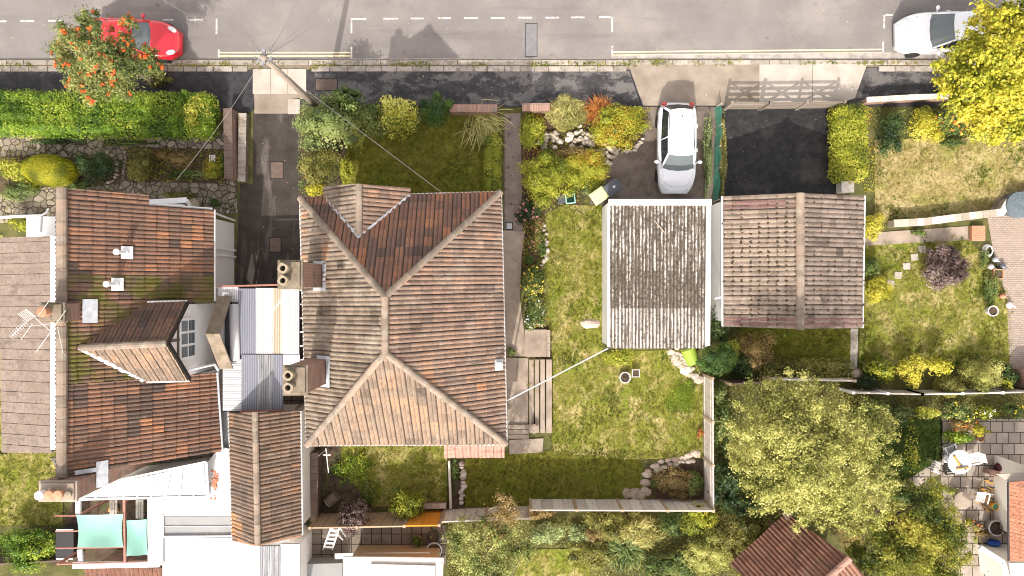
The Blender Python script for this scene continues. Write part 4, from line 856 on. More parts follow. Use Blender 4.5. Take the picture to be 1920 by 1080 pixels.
for yy in (q[0].y-.12, q[4].y+.12):
    mb = MB(); mb.add([(q[0].x+.2, yy, 2.62), (-9.3, yy, 2.62), (q[1].x, yy, 3.85)], [(0,1,2)]); build(mb, 'gable_wall', mt['white'], an)
gutter(an, q[2]+Vector((.03,0,0)), q[3]+Vector((.03,0,0)), mt['alu'], .045); gutter(an, q[0]+Vector((-.03,0,0)), q[5]+Vector((-.03,0,0)), mt['alu'], .045)

# ---- white rear extension roofs, glazed roof
rx = root('rear_extension', 'white flat roofed rear extension with a grey felt patch and white corrugated sheets', 'extension', W(420, 990, 0))
def plate(name, pts, z, mat, parent, th=.08):
    mb = MB(); mb.prism([W(p[0], p[1], z)[:2] for p in pts], z-th, z); return build(mb, name, mat, parent)
plate('flat_roof', [(412,838),(436,843),(436,968),(306,968),(306,937),(392,933),(390,866)], 2.62, mt['white_flat'], rx)
plate('flat_roof', [(306,969),(436,969),(436,1006),(306,1006)], 2.6, mt['grey_felt'], rx)
plate('flat_roof', [(418,772),(430,772),(436,846),(412,842),(412,775)], 2.4, mt['grey_felt'], rx)
mb = MB(); [mb.beam(W(306,y_,2.625), W(436,y_,2.625), .03, .012) for y_ in (950,987)]; mb.beam(W(306,1006,2.66), W(436,1005,2.66), .06, .08); mb.beam(W(306,966,2.66), W(306,1006,2.66), .05, .06); build(mb, 'roof_edge', mt['alu'], rx)
plate('flat_roof', [(276,934),(305,936),(305,1060),(277,1058)], 2.56, mt['white_flat'], rx)
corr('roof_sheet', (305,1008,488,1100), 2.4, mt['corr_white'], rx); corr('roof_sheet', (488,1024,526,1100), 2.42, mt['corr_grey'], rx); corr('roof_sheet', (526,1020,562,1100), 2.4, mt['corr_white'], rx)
rust = M('rust_stain_mark', [(.3,(.35,.11,.06)),(.7,(.5,.22,.14))], scale=9, grain=.2)
wall_box('wall', [W(310,940,2.4), W(436,940,2.4), W(555,1030,2.4), W(555,1150,2.4), W(310,1150,2.4)], 0, 2.3, mt['white'], rx)
mb = MB()
for k in range(26):
    t = random.random(); p = W(402+random.gauss(0,3), 885+t*52+random.gauss(0,4), 2.628); mb.sheet([p+Vector((random.uniform(-.07,.07)+.05*math.cos(a), .09*math.sin(a)*random.uniform(.5,1), .0005*k)) for a in (0,1.2,2.4,3.6,4.9)])
for k in range(14):
    p = W(403+random.gauss(0,2), 903+random.gauss(0,6), 2.628); mb.sheet([p+Vector((.07*math.cos(a), .09*math.sin(a)*random.uniform(.5,1), .02+.0005*k)) for a in (0,1.2,2.4,3.6,4.9)])
build(mb, 'rust_stain', rust, rx)
gr = root('conservatory', 'conservatory with a white glazed sloping roof between the tiled house and pergola', 'conservatory', W(280, 910, 0))
gp = [(186,909,3.3),(296,889,3.3),(386,866,3.3),(390,931,2.65),(150,936,2.65)]
mb = MB(); mb.face(PW(gp)); o = build(mb, 'glass_roof', mt['glass_pale'], gr)
if o.data.polygons[0].normal.z < 0: o.data.flip_normals()
mb = MB(); top = [(186,909),(296,889),(386,866)]
for i in range(10):
    t = i/9; tx = 186+t*200; ty = 909-(tx-186)*.215; bx = 150+t*240; by = 936-5*t
    mb.beam(W(tx,ty,3.33), W(bx,by,2.69), .05, .05)
mb.beam(W(150,936,2.68), W(390,931,2.68), .09, .08); mb.beam(W(186,908,3.32), W(386,866,3.32), .08, .05); mb.beam(W(386,866,3.34), W(390,931,2.7), .12, .06); build(mb, 'glazing_bar', mt['pvc'], gr)
mb = MB(); mb.beam(W(383,868,3.36), W(387,929,2.72), .06, .03); build(mb, 'edge_trim', mt['glass_grey'], gr)
wall_box('wall', [W(160,930,2.6), W(386,926,2.6), W(380,880,2.6), W(200,905,2.6)], 0, 2.55, mt['white'], gr)

# ---- white asbestos roofed garage
g1 = root('flat_garage', 'white walled garage with a mossy corrugated cement roof', 'garage', W(1235, 520, 0))
zt = 2.5; P1 = [W(1142,376,zt), W(1332,374,zt), W(1330,652,zt), W(1142,652,zt)]
wall_box('wall', [(p.x, p.y) for p in (P1[0]+Vector((.02,-.03,0)), P1[1]+Vector((-.1,-.03,0)), P1[2]+Vector((-.1,.05,0)), P1[3]+Vector((.02,.05,0)))], 0, 2.42, mt['white'], g1)
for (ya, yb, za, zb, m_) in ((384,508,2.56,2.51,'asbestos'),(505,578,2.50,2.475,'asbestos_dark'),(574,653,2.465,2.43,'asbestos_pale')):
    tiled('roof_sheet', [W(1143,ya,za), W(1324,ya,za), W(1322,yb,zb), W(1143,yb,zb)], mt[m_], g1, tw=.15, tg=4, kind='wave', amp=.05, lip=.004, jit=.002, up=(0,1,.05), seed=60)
mb = MB(); mb.box(tuple((W(1142,380,2.55)+W(1332,379,2.55))/2), (W(1332,0,2.5).x-W(1140,0,2.5).x, .26, .2)); mb.beam(W(1328,384,2.53), W(1326,648,2.48), .2, .16); mb.beam(W(1141,386,2.5), W(1141,650,2.44), .1, .14); build(mb, 'fascia', mt['white'], g1)
mb = MB(); mb.beam(W(1226,412,2.63), W(1246,436,2.62), .05, .03); build(mb, 'batten', mt['conc_path'], g1)
mb = MB(); mb.box((W(1233,0,0).x, P1[0].y+.02, 1.05), (2.3, .05, 2.1)); build(mb, 'garage_door', mt['pvc'], g1)

# ---- tiled double garage
g2 = root('tiled_garage', 'double garage with a low pitched mossy brown tile roof', 'garage', W(1487, 490, 0))
a = [W(1356,368,2.45), W(1500,362,3.3), W(1620,367,2.45), W(1616,615,2.45), W(1500,617,3.3), W(1357,612,2.45)]
def rfg(P, r): return r
tiled('roof', [a[0], a[1], a[4], a[5]], mt['tile_garage'], g2, tw=.41, tg=.36, kind='roman', amp=.03, seed=61, moss=(620, mossm, .025, .06))
tiled('roof', [a[1], a[2], a[3], a[4]], mt['tile_garage_r'], g2, tw=.41, tg=.36, kind='roman', amp=.034, seed=62, moss=(480, mossm, .02, .05))
for (u0, u1, s) in ((0, 1, 1),):
    for (i0, i1, f0, f1, sd) in ((0,5,.04,.1,63),(0,5,.92,.985,64)):
        A0, A1 = a[0].lerp(a[5], f0), a[0].lerp(a[5], f1); B0, B1 = a[1].lerp(a[4], f0), a[1].lerp(a[4], f1); up = Vector((0,0,.012))
        tiled('verge_tiles', [A0+up, B0+up, B1+up, A1+up], mt['tile_maroon'], g2, tw=.41, tg=.36, kind='roman', amp=.03, seed=sd)
A0, A1, B0, B1 = a[1].lerp(a[4], .92), a[1].lerp(a[4], .985), a[2].lerp(a[3], .92), a[2].lerp(a[3], .985); up = Vector((0,0,.012)); tiled('verge_tiles', [A0+up, B0+up, B1+up, A1+up], mt['tile_maroon'], g2, tw=.41, tg=.36, kind='roman', amp=.034, seed=65)
ridge('ridge_tiles', a[1]+Vector((0,0,.03)), a[4]+Vector((0,0,.03)), mt['ridge'], g2, .16, .42)
wall_box('wall', [(a[0].x+.1, a[0].y-.15), (a[2].x-.25, a[0].y-.15), (a[3].x-.25, a[5].y+.2), (a[5].x+.1, a[5].y+.2)], 0, 2.42, mt['white'], g2)
for yy in (a[0].y-.14, a[5].y+.19):
    mb = MB(); mb.add([(a[0].x+.1, yy, 2.42), (a[2].x-.25, yy, 2.42), (a[1].x, yy, 3.22)], [(0,1,2)]); build(mb, 'gable_wall', mt['white'], g2)
gutter(g2, a[2]+Vector((.04,0,0)), a[3]+Vector((.04,0,0)), mt['pvc'], .05); gutter(g2, a[0]+Vector((-.04,0,0)), a[5]+Vector((-.04,0,0)), mt['alu'], .045)
mb = MB(); mb.tube([W(1352,430,1.5), W(1350,560,1.5)], .05); mb.tube([W(1340,560,2.2), W(1356,556,2.3)], .04); build(mb, 'waste_pipe', mt['pvc'], g2)
mb = MB(); mb.box((W(1450,0,0).x, a[0].y-.1, 1.05), (2.6, .06, 2.1)); build(mb, 'garage_door', mt['pvc'], g2)

# ---- brown roofed bungalow at the bottom and salmon roofed one at the right edge
b1 = root('brown_roofed_house', 'corner of a house with a dark red brown tile roof at the bottom', 'house', W(1500, 1040, 0))
A, B, C, D = W(1473,962,3.0), W(1593,1046,5.0), W(1480,1150,5.0), W(1340,1160,3.0)
d = (B-C).normalized(); D = A + (C-B)*1.0; D.z = 3.0
n_ = Vector((1,0,0))
tiled('roof', [A, B, C, D], mt['tile_brown'], b1, tw=.34, tg=.38, seed=70, amp=.045)
E = W(1640,1105,3.6); F = C+(E-B)
tiled('roof', [B, E, F, C], mt['tile_brown'], b1, tw=.34, tg=.38, seed=71, amp=.045)
ridge('ridge_tiles', B+Vector((0,0,.03)), C+Vector((0,0,.03)), mt['tile_porch'], b1, .12, .4)
mb = MB(); mb.box(tuple(A+Vector((.05,-.05,.05))), (.35, .3, .3), rz=.5); build(mb, 'gable_end_cap', mt['wood_dark'], b1)
wall_box('wall', [A+(C-B)*.25+Vector((1.0,-.7,0)), B+(C-B)*.25, E+(C-B)*.25, F, D+Vector((1.0,-.7,0))], 0, 2.9, mt['brick'], b1)
b2 = root('salmon_roofed_house', 'salmon tiled lean-to roof of a house at the right edge', 'house', W(1940, 970, 0))
A, B, C, D = W(1893,904,2.6), W(2000,895,4.2), W(2000,1052,4.2), W(1894,1052,2.6)
tiled('roof', [A, B, C, D], mt['tile_orange'], b2, tw=.16, tg=.40, kind='flat', amp=.02, seed=72)
gutter(b2, A+Vector((-.04,0,0)), D+Vector((-.04,0,0)), mt['seal'], .04)
wall_box('wall', [A+Vector((2.1,-.1,0)), B+Vector((0,-.1,0)), C, D+Vector((2.1,.1,0))], 0, 2.9, mt['render'], b2)
for t in (.03, .5, .97):
    p = A.lerp(D, t)+Vector((1.95,0,0)); mb = MB(); mb.box((p.x, p.y, 1.27), (.09,.09,2.54)); build(mb, 'post', mt['wood_dark'], b2)
plate('flat_roof', [(1868,889),(2000,883),(2000,903),(1896,906)], 2.5, mt['conc'], b2)
plate('flat_roof', [(1893,1056),(2000,1056),(2000,1110),(1900,1110)], 2.3, mt['white_flat'], b2)
mb = MB(); mb.beam(W(1837,1026,2.2), W(1880,1054,2.2), .2, .12); mb.beam(W(1880,1054,2.2), W(1890,1090,2.2), .2, .12); build(mb, 'fascia', mt['white'], b2)
wall_box('wall', [W(1896,1056,2.2), W(1990,1056,2.2), W(1990,1110,2.2), W(1902,1110,2.2)], 0, 2.2, mt['render'], b2)
# ---- shed and cold frame at the bottom
sd = root('garden_shed', 'white roofed shed beside the slabbed patio at the bottom', 'shed', W(760, 1070, 0))
plate('roof', [(695,1058),(816,1061),(814,1140),(697,1140)], 2.1, mt['white_flat'], sd)
plate('roof_border', [(643,1044),(832,1046),(828,1140),(643,1140)], 2.0, mt['wood'], sd)
mb = MB(); mb.beam(W(822,1080,2.1), W(826,1046,2.1), .1, .1); build(mb, 'barge_board', mt['pvc'], sd)
wall_box('wall', [W(655,1052,1.9), W(818,1052,1.9), W(815,1130,1.9), W(655,1130,1.9)], 0, 1.9, mt['wood_warm'], sd)
mb = MB(); mb.beam(W(628,1043,1.0), W(806,1040,1.0), .24, .04); tag(build(mb, 'white_plank', mt['pvc']), 'long white board lying along the edge of the shed roof', 'plank')
mb = MB(); mb.prism([W(p[0],p[1],.8)[:2] for p in ((563,1058),(642,1056),(642,1090),(563,1090))], .0, .8); tag(build(mb, 'storage_box', mt['grey_felt']), 'low grey topped storage box at the foot of the white annexe', 'storage box')
lo = root('lean_to_store', 'brown corrugated roof of a store below the green sails', 'store', W(260, 1080, 0))
a, b, c, d = W(160,1064,2.3), W(370,1064,2.3), W(370,1110,2.0), W(160,1110,2.0)
tiled('roof', [a, b, c, d], mt['tile_brown'], lo, tw=.2, tg=.5, seed=77, amp=.05, kind='roll')
wall_box('wall', [a+Vector((.1,-.1,0)), b+Vector((-.1,-.1,0)), c, d], 0, 2.0, mt['brick'], lo)
mb = MB(); mb.beam(W(137,1060,2.35), W(300,1057,2.35), .26, .1); build(mb, 'fascia', mt['white'], lo)
# ---- pergola with shade sails
pg = root('pergola', 'red brown timber pergola frame holding green shade sails', 'pergola', W(200, 1000, 0))
mb = MB()
for a, b in (((233,934),(235,1054)),((104,967),(232,967)),((104,996),(277,994)),((104,1028),(232,1026)),((110,1058),(280,1053))): mb.beam(W(*a,2.5 if a[1] != 996 else 2.28), W(*b,2.5 if a[1] != 996 else 2.28), .09 if a[0] == 233 else .05, .1 if a[0] == 233 else .06)
build(mb, 'beam', mt['wood_redbrown'], pg)
for x, y in ((146,967),(146,1026),(234,940),(234,1050),(108,1058),(276,1050)):
    p = W(x,y,2.45); mb = MB(); mb.box((p.x, p.y, 1.22), (.09,.09,2.44)); build(mb, 'post', mt['wood_redbrown'], pg)
mb = MB(); mb.beam(W(147,936,2.4), W(147,964,2.4), .2, .1); mb.beam(W(150,1030,2.3), W(152,1052,2.3), .2, .1); build(mb, 'white_rail', mt['white'], pg)
def sail(pts, label):
    n = 10; mb = MB(); P = PW(pts); vs = []
    for i in range(n+1):
        for j in range(n+1):
            s, t = i/n, j/n; e = .1*math.sin(math.pi*t); s2 = e*.35+(1-.7*e)*s if True else s
            p = P[0].lerp(P[1], s2).lerp(P[3].lerp(P[2], s2), t); p = p - Vector((0,0,.22*math.sin(math.pi*t)*math.sin(math.pi*s)+.02*math.sin(9*s)))
            vs.append(p)
    mb.add(vs, [(i*(n+1)+j, (i+1)*(n+1)+j, (i+1)*(n+1)+j+1, i*(n+1)+j+1) for i in range(n) for j in range(n)])
    return tag(build(mb, 'shade_sail', mt['sail'], smooth=True), label, 'shade sail')
sail([(143,966,2.62),(231,964,2.62),(231,1026,2.62),(145,1027,2.62)], 'wide pale green shade sail stretched over the pergola')
sail([(237,976,2.62),(275,974,2.62),(277,1040,2.62),(237,1043,2.62)], 'narrow green shade sail beside the white flat roof')
# ------------------------------------------------------------------ vehicles
def smoothi(xs, ys, n):
    t = np.linspace(xs[0], xs[-1], n); y = np.interp(t, xs, ys)
    for _ in range(3):
        y2 = y.copy(); y2[1:-1] = (y[:-2]+2*y[1:-1]+y[2:])/4; y = y2
    return t, y
def car(name, label, loc, rz, paint, L, Wd, H, ws, rs, nose=.72, tail=.8, hood=.80, deck=.95, rails=False, wide_lamps=False):
    """x forward. ws=(base x, roof x) of the windscreen, rs=(roof x, base x) of the rear glass"""
    rt = root(name, label, 'car', loc); rt.rotation_euler = (0, 0, rz); h = L/2
    fx = [-h, -h+.04, -h+.16, -h+.4, -h*.55, -.2, h*.35, h*.6, h-.5, h-.22, h-.07, h]
    fw = [tail*.86, tail*.95, (1+tail)/2*.98, .975, 1, 1, .995, .98, .93, (1+nose)/2*.92, nose*.96, nose*.84]
    fz = [.72, .86, .93, deck, deck+.02, .97, .95, .91, hood, hood-.1, hood-.2, hood-.32]
    n = 44; X, w = smoothi(fx, fw, n); _, zt = smoothi(fx, fz, n); w = w*Wd/2
    sec = [(0, .045), (.3, .04), (.55, .028), (.75, .008), (.88, -.025), (.955, -.075), (.99, -.17), (1.0, -.3), (.995, -.42), (.97, -.55)]
    mb = MB(); m = len(sec)*2-1; vs = []
    for i in range(n):
        zz = [max(zt[i]+s[1], .22) for s in sec]; zz[-1] = .22
        row = [(X[i], -w[i]*s[0], z) for s, z in zip(sec[::-1], zz[::-1])] + [(X[i], w[i]*s[0], z) for s, z in zip(sec[1:], zz[1:])]
        vs += row
    mb.add(vs, [(i*m+k, (i+1)*m+k, (i+1)*m+k+1, i*m+k+1) for i in range(n-1) for k in range(m-1)] + [tuple(range(m)), tuple((n-1)*m+k for k in range(m-1, -1, -1))] + [(i*m, i*m+m-1, (i+1)*m+m-1, (i+1)*m) for i in range(n-1)])
    body = build(mb, 'body', paint, rt, smooth=True, local=True)
    def zs(x, yf): return float(np.interp(x, X, zt)) + float(np.interp(abs(yf), [s[0] for s in sec], [s[1] for s in sec]))
    def wid(x): return float(np.interp(x, X, w))
    # panel gaps
    mb = MB()
    def gap(pts): mb.tube([(x, yf*wid(x), zs(x, yf)+.001) for x, yf in pts], .006, 5)
    gap([(ws[0]+.1, .8), (h-.75, .78), (h-.4, .66), (h-.28, .4), (h-.25, 0)]); gap([(ws[0]+.1, -.8), (h-.75, -.78), (h-.4, -.66), (h-.28, -.4), (h-.25, 0)])
    for s in (-1, 1):
        gap([(ws[0]-.2, .9*s), (ws[0]-.2, .985*s), (ws[0]-.22, 1.0*s)]); gap([(-.35, .93*s), (-.35, 1.0*s)])
    build(mb, 'panel_gap', mt['seal'], rt, local=True)
    wb, wt = Wd/2*.9, Wd/2*.68; zb = .93; zr = H-.05
    def outl(xf, xr, wv, z, cf, cr):
        xs = [xf+cf, xf+cf*.75, xf, xf*.66+xr*.34, xf*.33+xr*.67, xr, xr-cr*.75, xr-cr]
        ys = [0, wv*.55, wv*.95, wv, wv*.98, wv*.93, wv*.55, 0]
        return [Vector((x, y, z)) for x, y in zip(xs, ys)]
    bo = outl(ws[0], rs[1], wb, zb, .14, .1); to = outl(ws[1], rs[0], wt, zr, .1, .07)
    for i, p in enumerate(bo): p.z = zs(p.x, min(.93, abs(p.y)/wid(p.x))) - .01
    to[0].z += .015; to[7].z += .01
    def glass(nm, idx, sides, mat):
        for s in sides:
            mb = MB()
            for i in idx:
                a, b, c, d = bo[i], bo[i+1], to[i+1], to[i]
                q = [Vector((p.x, p.y*s, p.z)) for p in (a, b, c, d)]; mb.face(q if s < 0 else q[::-1])
            yield nm, mb
    for nm, idx in (('windscreen', (0, 1)), ('rear_window', (5, 6))):
        mb = MB()
        for s in (-1, 1):
            for i in idx:
                q = [Vector((p.x, p.y*s, p.z)) for p in (bo[i], bo[i+1], to[i+1], to[i])]; mb.face(q if s < 0 else q[::-1])
        build(mb, nm, mt['glass_dark'] if nm == 'rear_window' else mt['glass_screen'], rt, local=True)
    for s in (-1, 1):
        mb = MB()
        for i in (2, 3, 4):
            q = [Vector((p.x, p.y*s, p.z)) for p in (bo[i], bo[i+1], to[i+1], to[i])]; mb.face(q if s < 0 else q[::-1])
        build(mb, 'side_window', mt['glass_dark'], rt, local=True)
        for i, r in ((2, .045), (5, .06)):
            mb = MB(); mb.tube([Vector((bo[i].x, bo[i].y*s, bo[i].z)), Vector((to[i].x, to[i].y*s, to[i].z))], r, 6); build(mb, 'pillar', paint, rt, local=True, smooth=True)
        mb = MB(); mb.tube([Vector((-.3, wb*.995*s, .93)), Vector((-.33, wt*.995*s, zr))], .025, 6); build(mb, 'pillar', paint, rt, local=True, smooth=True)
        mb = MB(); mb.ell((ws[0]-.28, s*(Wd/2+.1), .98), (.09, .12, .075), 10, 6); mb.tube([(ws[0]-.24, s*(wb-.02), .95), (ws[0]-.27, s*(Wd/2+.05), .96)], .03, 6); build(mb, 'wing_mirror', paint, rt, local=True, smooth=True)
        mb = MB(); xx = h-.26 if not wide_lamps else h-.34; yy = s*.72*wid(xx); mb.ell((xx, yy, zs(xx, .72)-.015), (.2 if not wide_lamps else .22, .11 if not wide_lamps else .13, .05), 12, 6, T=Matrix.Rotation(-s*(.55 if not wide_lamps else .3), 3, 'Z') @ Matrix.Rotation(.3, 3, 'Y')); build(mb, 'headlight', mt['lamp_clear'], rt, local=True, smooth=True)
        mb = MB(); xx = -h+.1; mb.ell((xx, s*.86*wid(xx), .84), (.1, .12, .11), 10, 6); build(mb, 'tail_light', mt['lamp_red'], rt, local=True, smooth=True)
        mb = MB()
        for dx in (.1, -1.0): mb.beam((dx-.05, s*(Wd/2+.004), .83), (dx+.12, s*(Wd/2+.004), .83), .03, .03)
        build(mb, 'door_handle', paint, rt, local=True)
        if rails: mb = MB(); mb.tube([(ws[1]-.2, s*wt*.93, zr+.03), (0, s*wt*.95, zr+.05), (rs[0]+.15, s*wt*.9, zr+.03)], .014, 6); build(mb, 'roof_rail', mt['seal'], rt, local=True)
        for x in (h-.82, -h+.78):
            T = Matrix.Rotation(R(90), 3, 'X'); mb = MB(); mb.lathe((x, s*(Wd/2-.11), .31), [(.2,-.1),(.3,-.1),(.315,-.06),(.315,.06),(.3,.1),(.2,.1)], 24, T=T); wl = build(mb, 'wheel', mt['tyre'], rt, local=True)
            mb = MB(); mb.lathe((x, s*(Wd/2-.11), .31), [(.0,-.085),(.06,-.09),(.2,-.08),(.2,.08),(.06,.09),(0,.085)], 16, T=T); build(mb, 'rim', mt['rim'], wl, local=True)
    # roof: crowned sheet over the glass
    nx = 9; rows = []; mb = MB(); vs = []; fr = (-1, -.96, -.7, -.35, 0, .35, .7, .96, 1)
    for i in range(nx+1):
        t = i/nx; x = ws[1]+.12 + (rs[0]-.08-ws[1]-.12)*t; wv = wt*(.98+.05*math.sin(math.pi*t) - .05*t)
        cx = .1*(1 if t < .5 else -.7)
        for f in fr:
            e = (f*f)*(cx if i in (0, nx) else 0); z = zr+.055*(1-f*f)+.03*math.sin(math.pi*t) - (.03 if abs(f) == 1 else 0); vs.append((x - e, f*wv, z))
    k = len(fr); mb.add(vs, [(i*k+j, i*k+j+1, (i+1)*k+j+1, (i+1)*k+j) for i in range(nx) for j in range(k-1)]); build(mb, 'roof_panel', paint, rt, local=True, smooth=True)
    mb = MB(); mb.ell((rs[0]+.3, 0, zr+.1), (.07, .025, .05), 8, 5); build(mb, 'aerial_fin', mt['black'], rt, local=True, smooth=True)
    mb = MB(); mb.beam((h-.035, -.26, .42), (h-.035, .26, .42), .03, .11); build(mb, 'number_plate', mt['pvc'], rt, local=True)
    mb = MB(); mb.beam((-h-.005, -.26, .6), (-h-.005, .26, .6), .03, .11); build(mb, 'number_plate', mt['yellow_line'], rt, local=True)
    mb = MB(); mb.beam((h-.1, -wid(h-.1)*.75, .46), (h-.1, wid(h-.1)*.75, .46), .12, .12); build(mb, 'grille', mt['black'], rt, local=True)
    mb = MB()
    for s in (-.1, .5): mb.tube([(ws[0]+.1-abs(s)*.1, s*wb, bo[0].z+.02), (ws[0]-.05, s*wb-.45, bo[0].z+.07)], .012, 5)
    build(mb, 'wiper', mt['black'], rt, local=True)
    return rt
mt['glass_screen'] = M('windscreen_glass', (.11,.13,.135), rough=.05, grain=0, spec=.9)  # base colour lifted to stand in for the bright sky reflection
c = W(1269.5, 277, .75); car('hatchback_car', 'white hatchback parked nose-in on the brown drive beside the green netting', (c.x, c.y, .03), R(-90.5), mt['paint_silver'], 4.12, 1.76, 1.56, (.98, .42), (-1.5, -1.86), rails=True, nose=.78, tail=.84)
c = W(1782, 60, .75); car('estate_car', 'white car parked on the road under the yellow tree', (c.x, c.y, .012), R(180+1), mt['paint_white'], 4.65, 1.86, 1.5, (.98, .2), (-1.6, -2.0), nose=.74, hood=.78)
c = W(249, 72, .75); car('coupe_car', 'shiny red car parked under the berry tree', (c.x, c.y, .012), R(-3), mt['paint_red'], 4.15, 1.76, 1.4, (.82, .2), (-1.0, -1.6), nose=.62, tail=.7, hood=.76, wide_lamps=True)
# ------------------------------------------------------------------ fences, walls, gates
def fence(name, label, cat, pts, h, mat, seg=1.85, board=.5, posts=True, capm=None, group=None, slats=False, parent_z=0):
    """pts: base line in photo pixels at the ground"""
    P = PW(pts); rt = root(name, label, cat, P[0], group)
    for a, b in zip(P, P[1:]):
        L = (b-a).length; d = (b-a)/L; k = max(1, round(L/seg))
        for i in range(k):
            p, q = a+d*L*i/k, a+d*L*(i+1)/k; mb = MB(); n = max(1, round((q-p).length/board)); sd = d.cross(Vector((0,0,1)))
            for j in range(n):
                u, v = p.lerp(q, j/n), p.lerp(q, (j+1)/n)-d*.03
                mb.beam(u.lerp(v,.0)+Vector((0,0,h/2)), v+Vector((0,0,h/2)), .022+.006*(j % 2), h*random.uniform(.985,1))
            mb.beam(p+sd*.02+Vector((0,0,h/2)), q+sd*.02+Vector((0,0,h/2)), .012, h*.97)  # backing sheet added to stop sun passing between the boards
            for zz in (h*.18, h*.82): mb.beam(p+sd*.03+Vector((0,0,zz)), q+sd*.03+Vector((0,0,zz)), .035, .05)
            mb.beam(p+Vector((0,0,h+.015)), q+Vector((0,0,h+.015)), .06, .03)
            build(mb, 'panel', mat, rt)
        if posts:
            for i in range(k+1):
                p = a+d*L*i/k; mb = MB(); mb.box((p.x, p.y, (h+.06)/2), (.12,.12,h+.06)); build(mb, 'post', capm or mt['wood_warm'], rt)
    return rt
fence('panel_fence', 'grey panel fence along the bottom of the rear lawn', 'fence', [(994,935.5),(1318.5,937)], 1.6, mt['wood'])
fence('panel_fence', 'grey panel fence along the right side of the rear lawn', 'fence', [(1319,702),(1320.5,936)], 1.45, mt['wood'])
fence('panel_fence', 'weathered fence between the slabbed patio and the dark flower bed', 'fence', [(604,963),(770,960)], 1.9, mt['wood_warm'])
fence('panel_fence', 'bright orange painted fence panel beside the green shrub', 'fence', [(771,958),(832,957)], 2.0, mt['wood_orange'], seg=2.4, board=.9)
fence('panel_fence', 'faded grey fence right of the orange panel', 'fence', [(835,955),(992,949)], 1.7, mt['wood'])
fence('panel_fence', 'mossy fence half buried under the hedge left of the big yellow green tree', 'fence', [(1350,712),(1420,708)], 1.5, mt['wood_dark'])
fence('panel_fence', 'slanting bare fence above the big yellow green tree', 'fence', [(1421,703),(1572,706)], 1.5, mt['wood'])
fence('panel_fence', 'mossy grey fence with white post caps behind the patio plants', 'fence', [(1575,729),(1700,732),(1990,726)], 1.2, mt['wood'], capm=mt['pvc'], seg=1.9)
fence('panel_fence', 'grey slatted fence below the round hedge at the bottom left corner', 'fence', [(-30,1046),(150,1036)], .9, mt['wood_dark'])
def wall(name, label, pts, w, h, mat, cap=None, cat='wall', jit=0):
    P = PW(pts); rt = root(name, label, cat, P[0]); mb = MB(); 
    for a, b in zip(P, P[1:]): mb.beam(a+Vector((0,0,h/2)), b+Vector((0,0,h/2)), w, h)
    build(mb, 'masonry', mat, rt)
    if cap:
        mb = MB()
        for a, b in zip(P, P[1:]):
            L = (b-a).length; n = max(1, int(L/.3)); d = (b-a)/L
            for i in range(n): mb.beam(a+d*L*i/n+Vector((0,0,h+.03)), a+d*(L*(i+1)/n-.01)+Vector((0,0,h+.03)), w+.04, .06+random.uniform(-jit, jit))
        build(mb, 'coping', cap, rt)
    return rt
wall('front_wall', 'low brick wall with a red coping behind the front lawn', [(846,211),(933,211)], .3, .75, mt['brick'], mt['brick_top'])
wall('front_wall', 'short brick wall stub by the gap in front of the grasses', [(979,209),(1030,208)], .3, .7, mt['brick'], mt['brick_top'])
wall('step_wall', 'old brick wall with a red coping along the left drive', [(441,212),(443,340)], .36, .8, mt['brick'], mt['rust'])
wall('retaining_wall', 'low mossy wall beside the left drive, under the red coped wall', [(461,216),(459,343)], .32, .35, mt['mossy_conc'], mt['kerb'], jit=.01)
wall('boundary_wall', 'pale weathered low wall between the dry lawn and the stepping stone lawn', [(1664,421),(1720,418),(1790,409),(1866,400)], .3, .5, mt['conc_path'], mt['stone'], jit=.02)
wall('boundary_wall', 'curved stone wall round the top of the block paved drive', [(1866,400),(1880,378),(1990,336)], .28, .4, mt['conc_path'], mt['stone'], jit=.02)
wall('boundary_wall', 'thin timber edged wall beyond the black tarmac drive, under the yellow tree', [(1612,194),(1700,189),(1810,186)], .2, .6, mt['brick'], mt['wood'])
wall('rear_wall', 'dark capped wall beside the cream annexe', [(598,842),(598,968)], .3, .7, mt['wood_dark'], mt['wood_dark'])
wall('lawn_edging', 'short timber edging between the small lawn and the stone border', [(843,862),(846,950)], .1, .3, mt['wood'], None)
wall('steps_wall', 'thin brick edge beside the path slab and flower bed', [(1028,618),(1028,668)], .1, .35, mt['wood_redbrown'], mt['conc_path'])
wall('brick_steps', 'orange brick steps at the end of the concrete path', [(1829,424),(1829,452)], .62, .22, mt['brick_orange'], None, cat='steps')
wall('corner_wall', 'dark red brick wall corner at the right edge beside the shrubs', [(1912,688),(1916,722)], .9, .9, mt['brick'], None)
wall('bed_wall', 'low brick wall end behind the orange fence panel', [(756,946),(838,944)], .2, .3, mt['brick'], mt['stone_pink'])
wall('raised_bed', 'raised planting bed of old brick round the straw mulch', [(1842,880),(1890,888),(1893,960)], .2, .45, mt['brick'], mt['brick_top'])
mt['gate_grey'] = M('gate_grey_timber', [(0,(.15,.125,.1)),(1,(.23,.195,.16))], src='rnd', grain=.2)
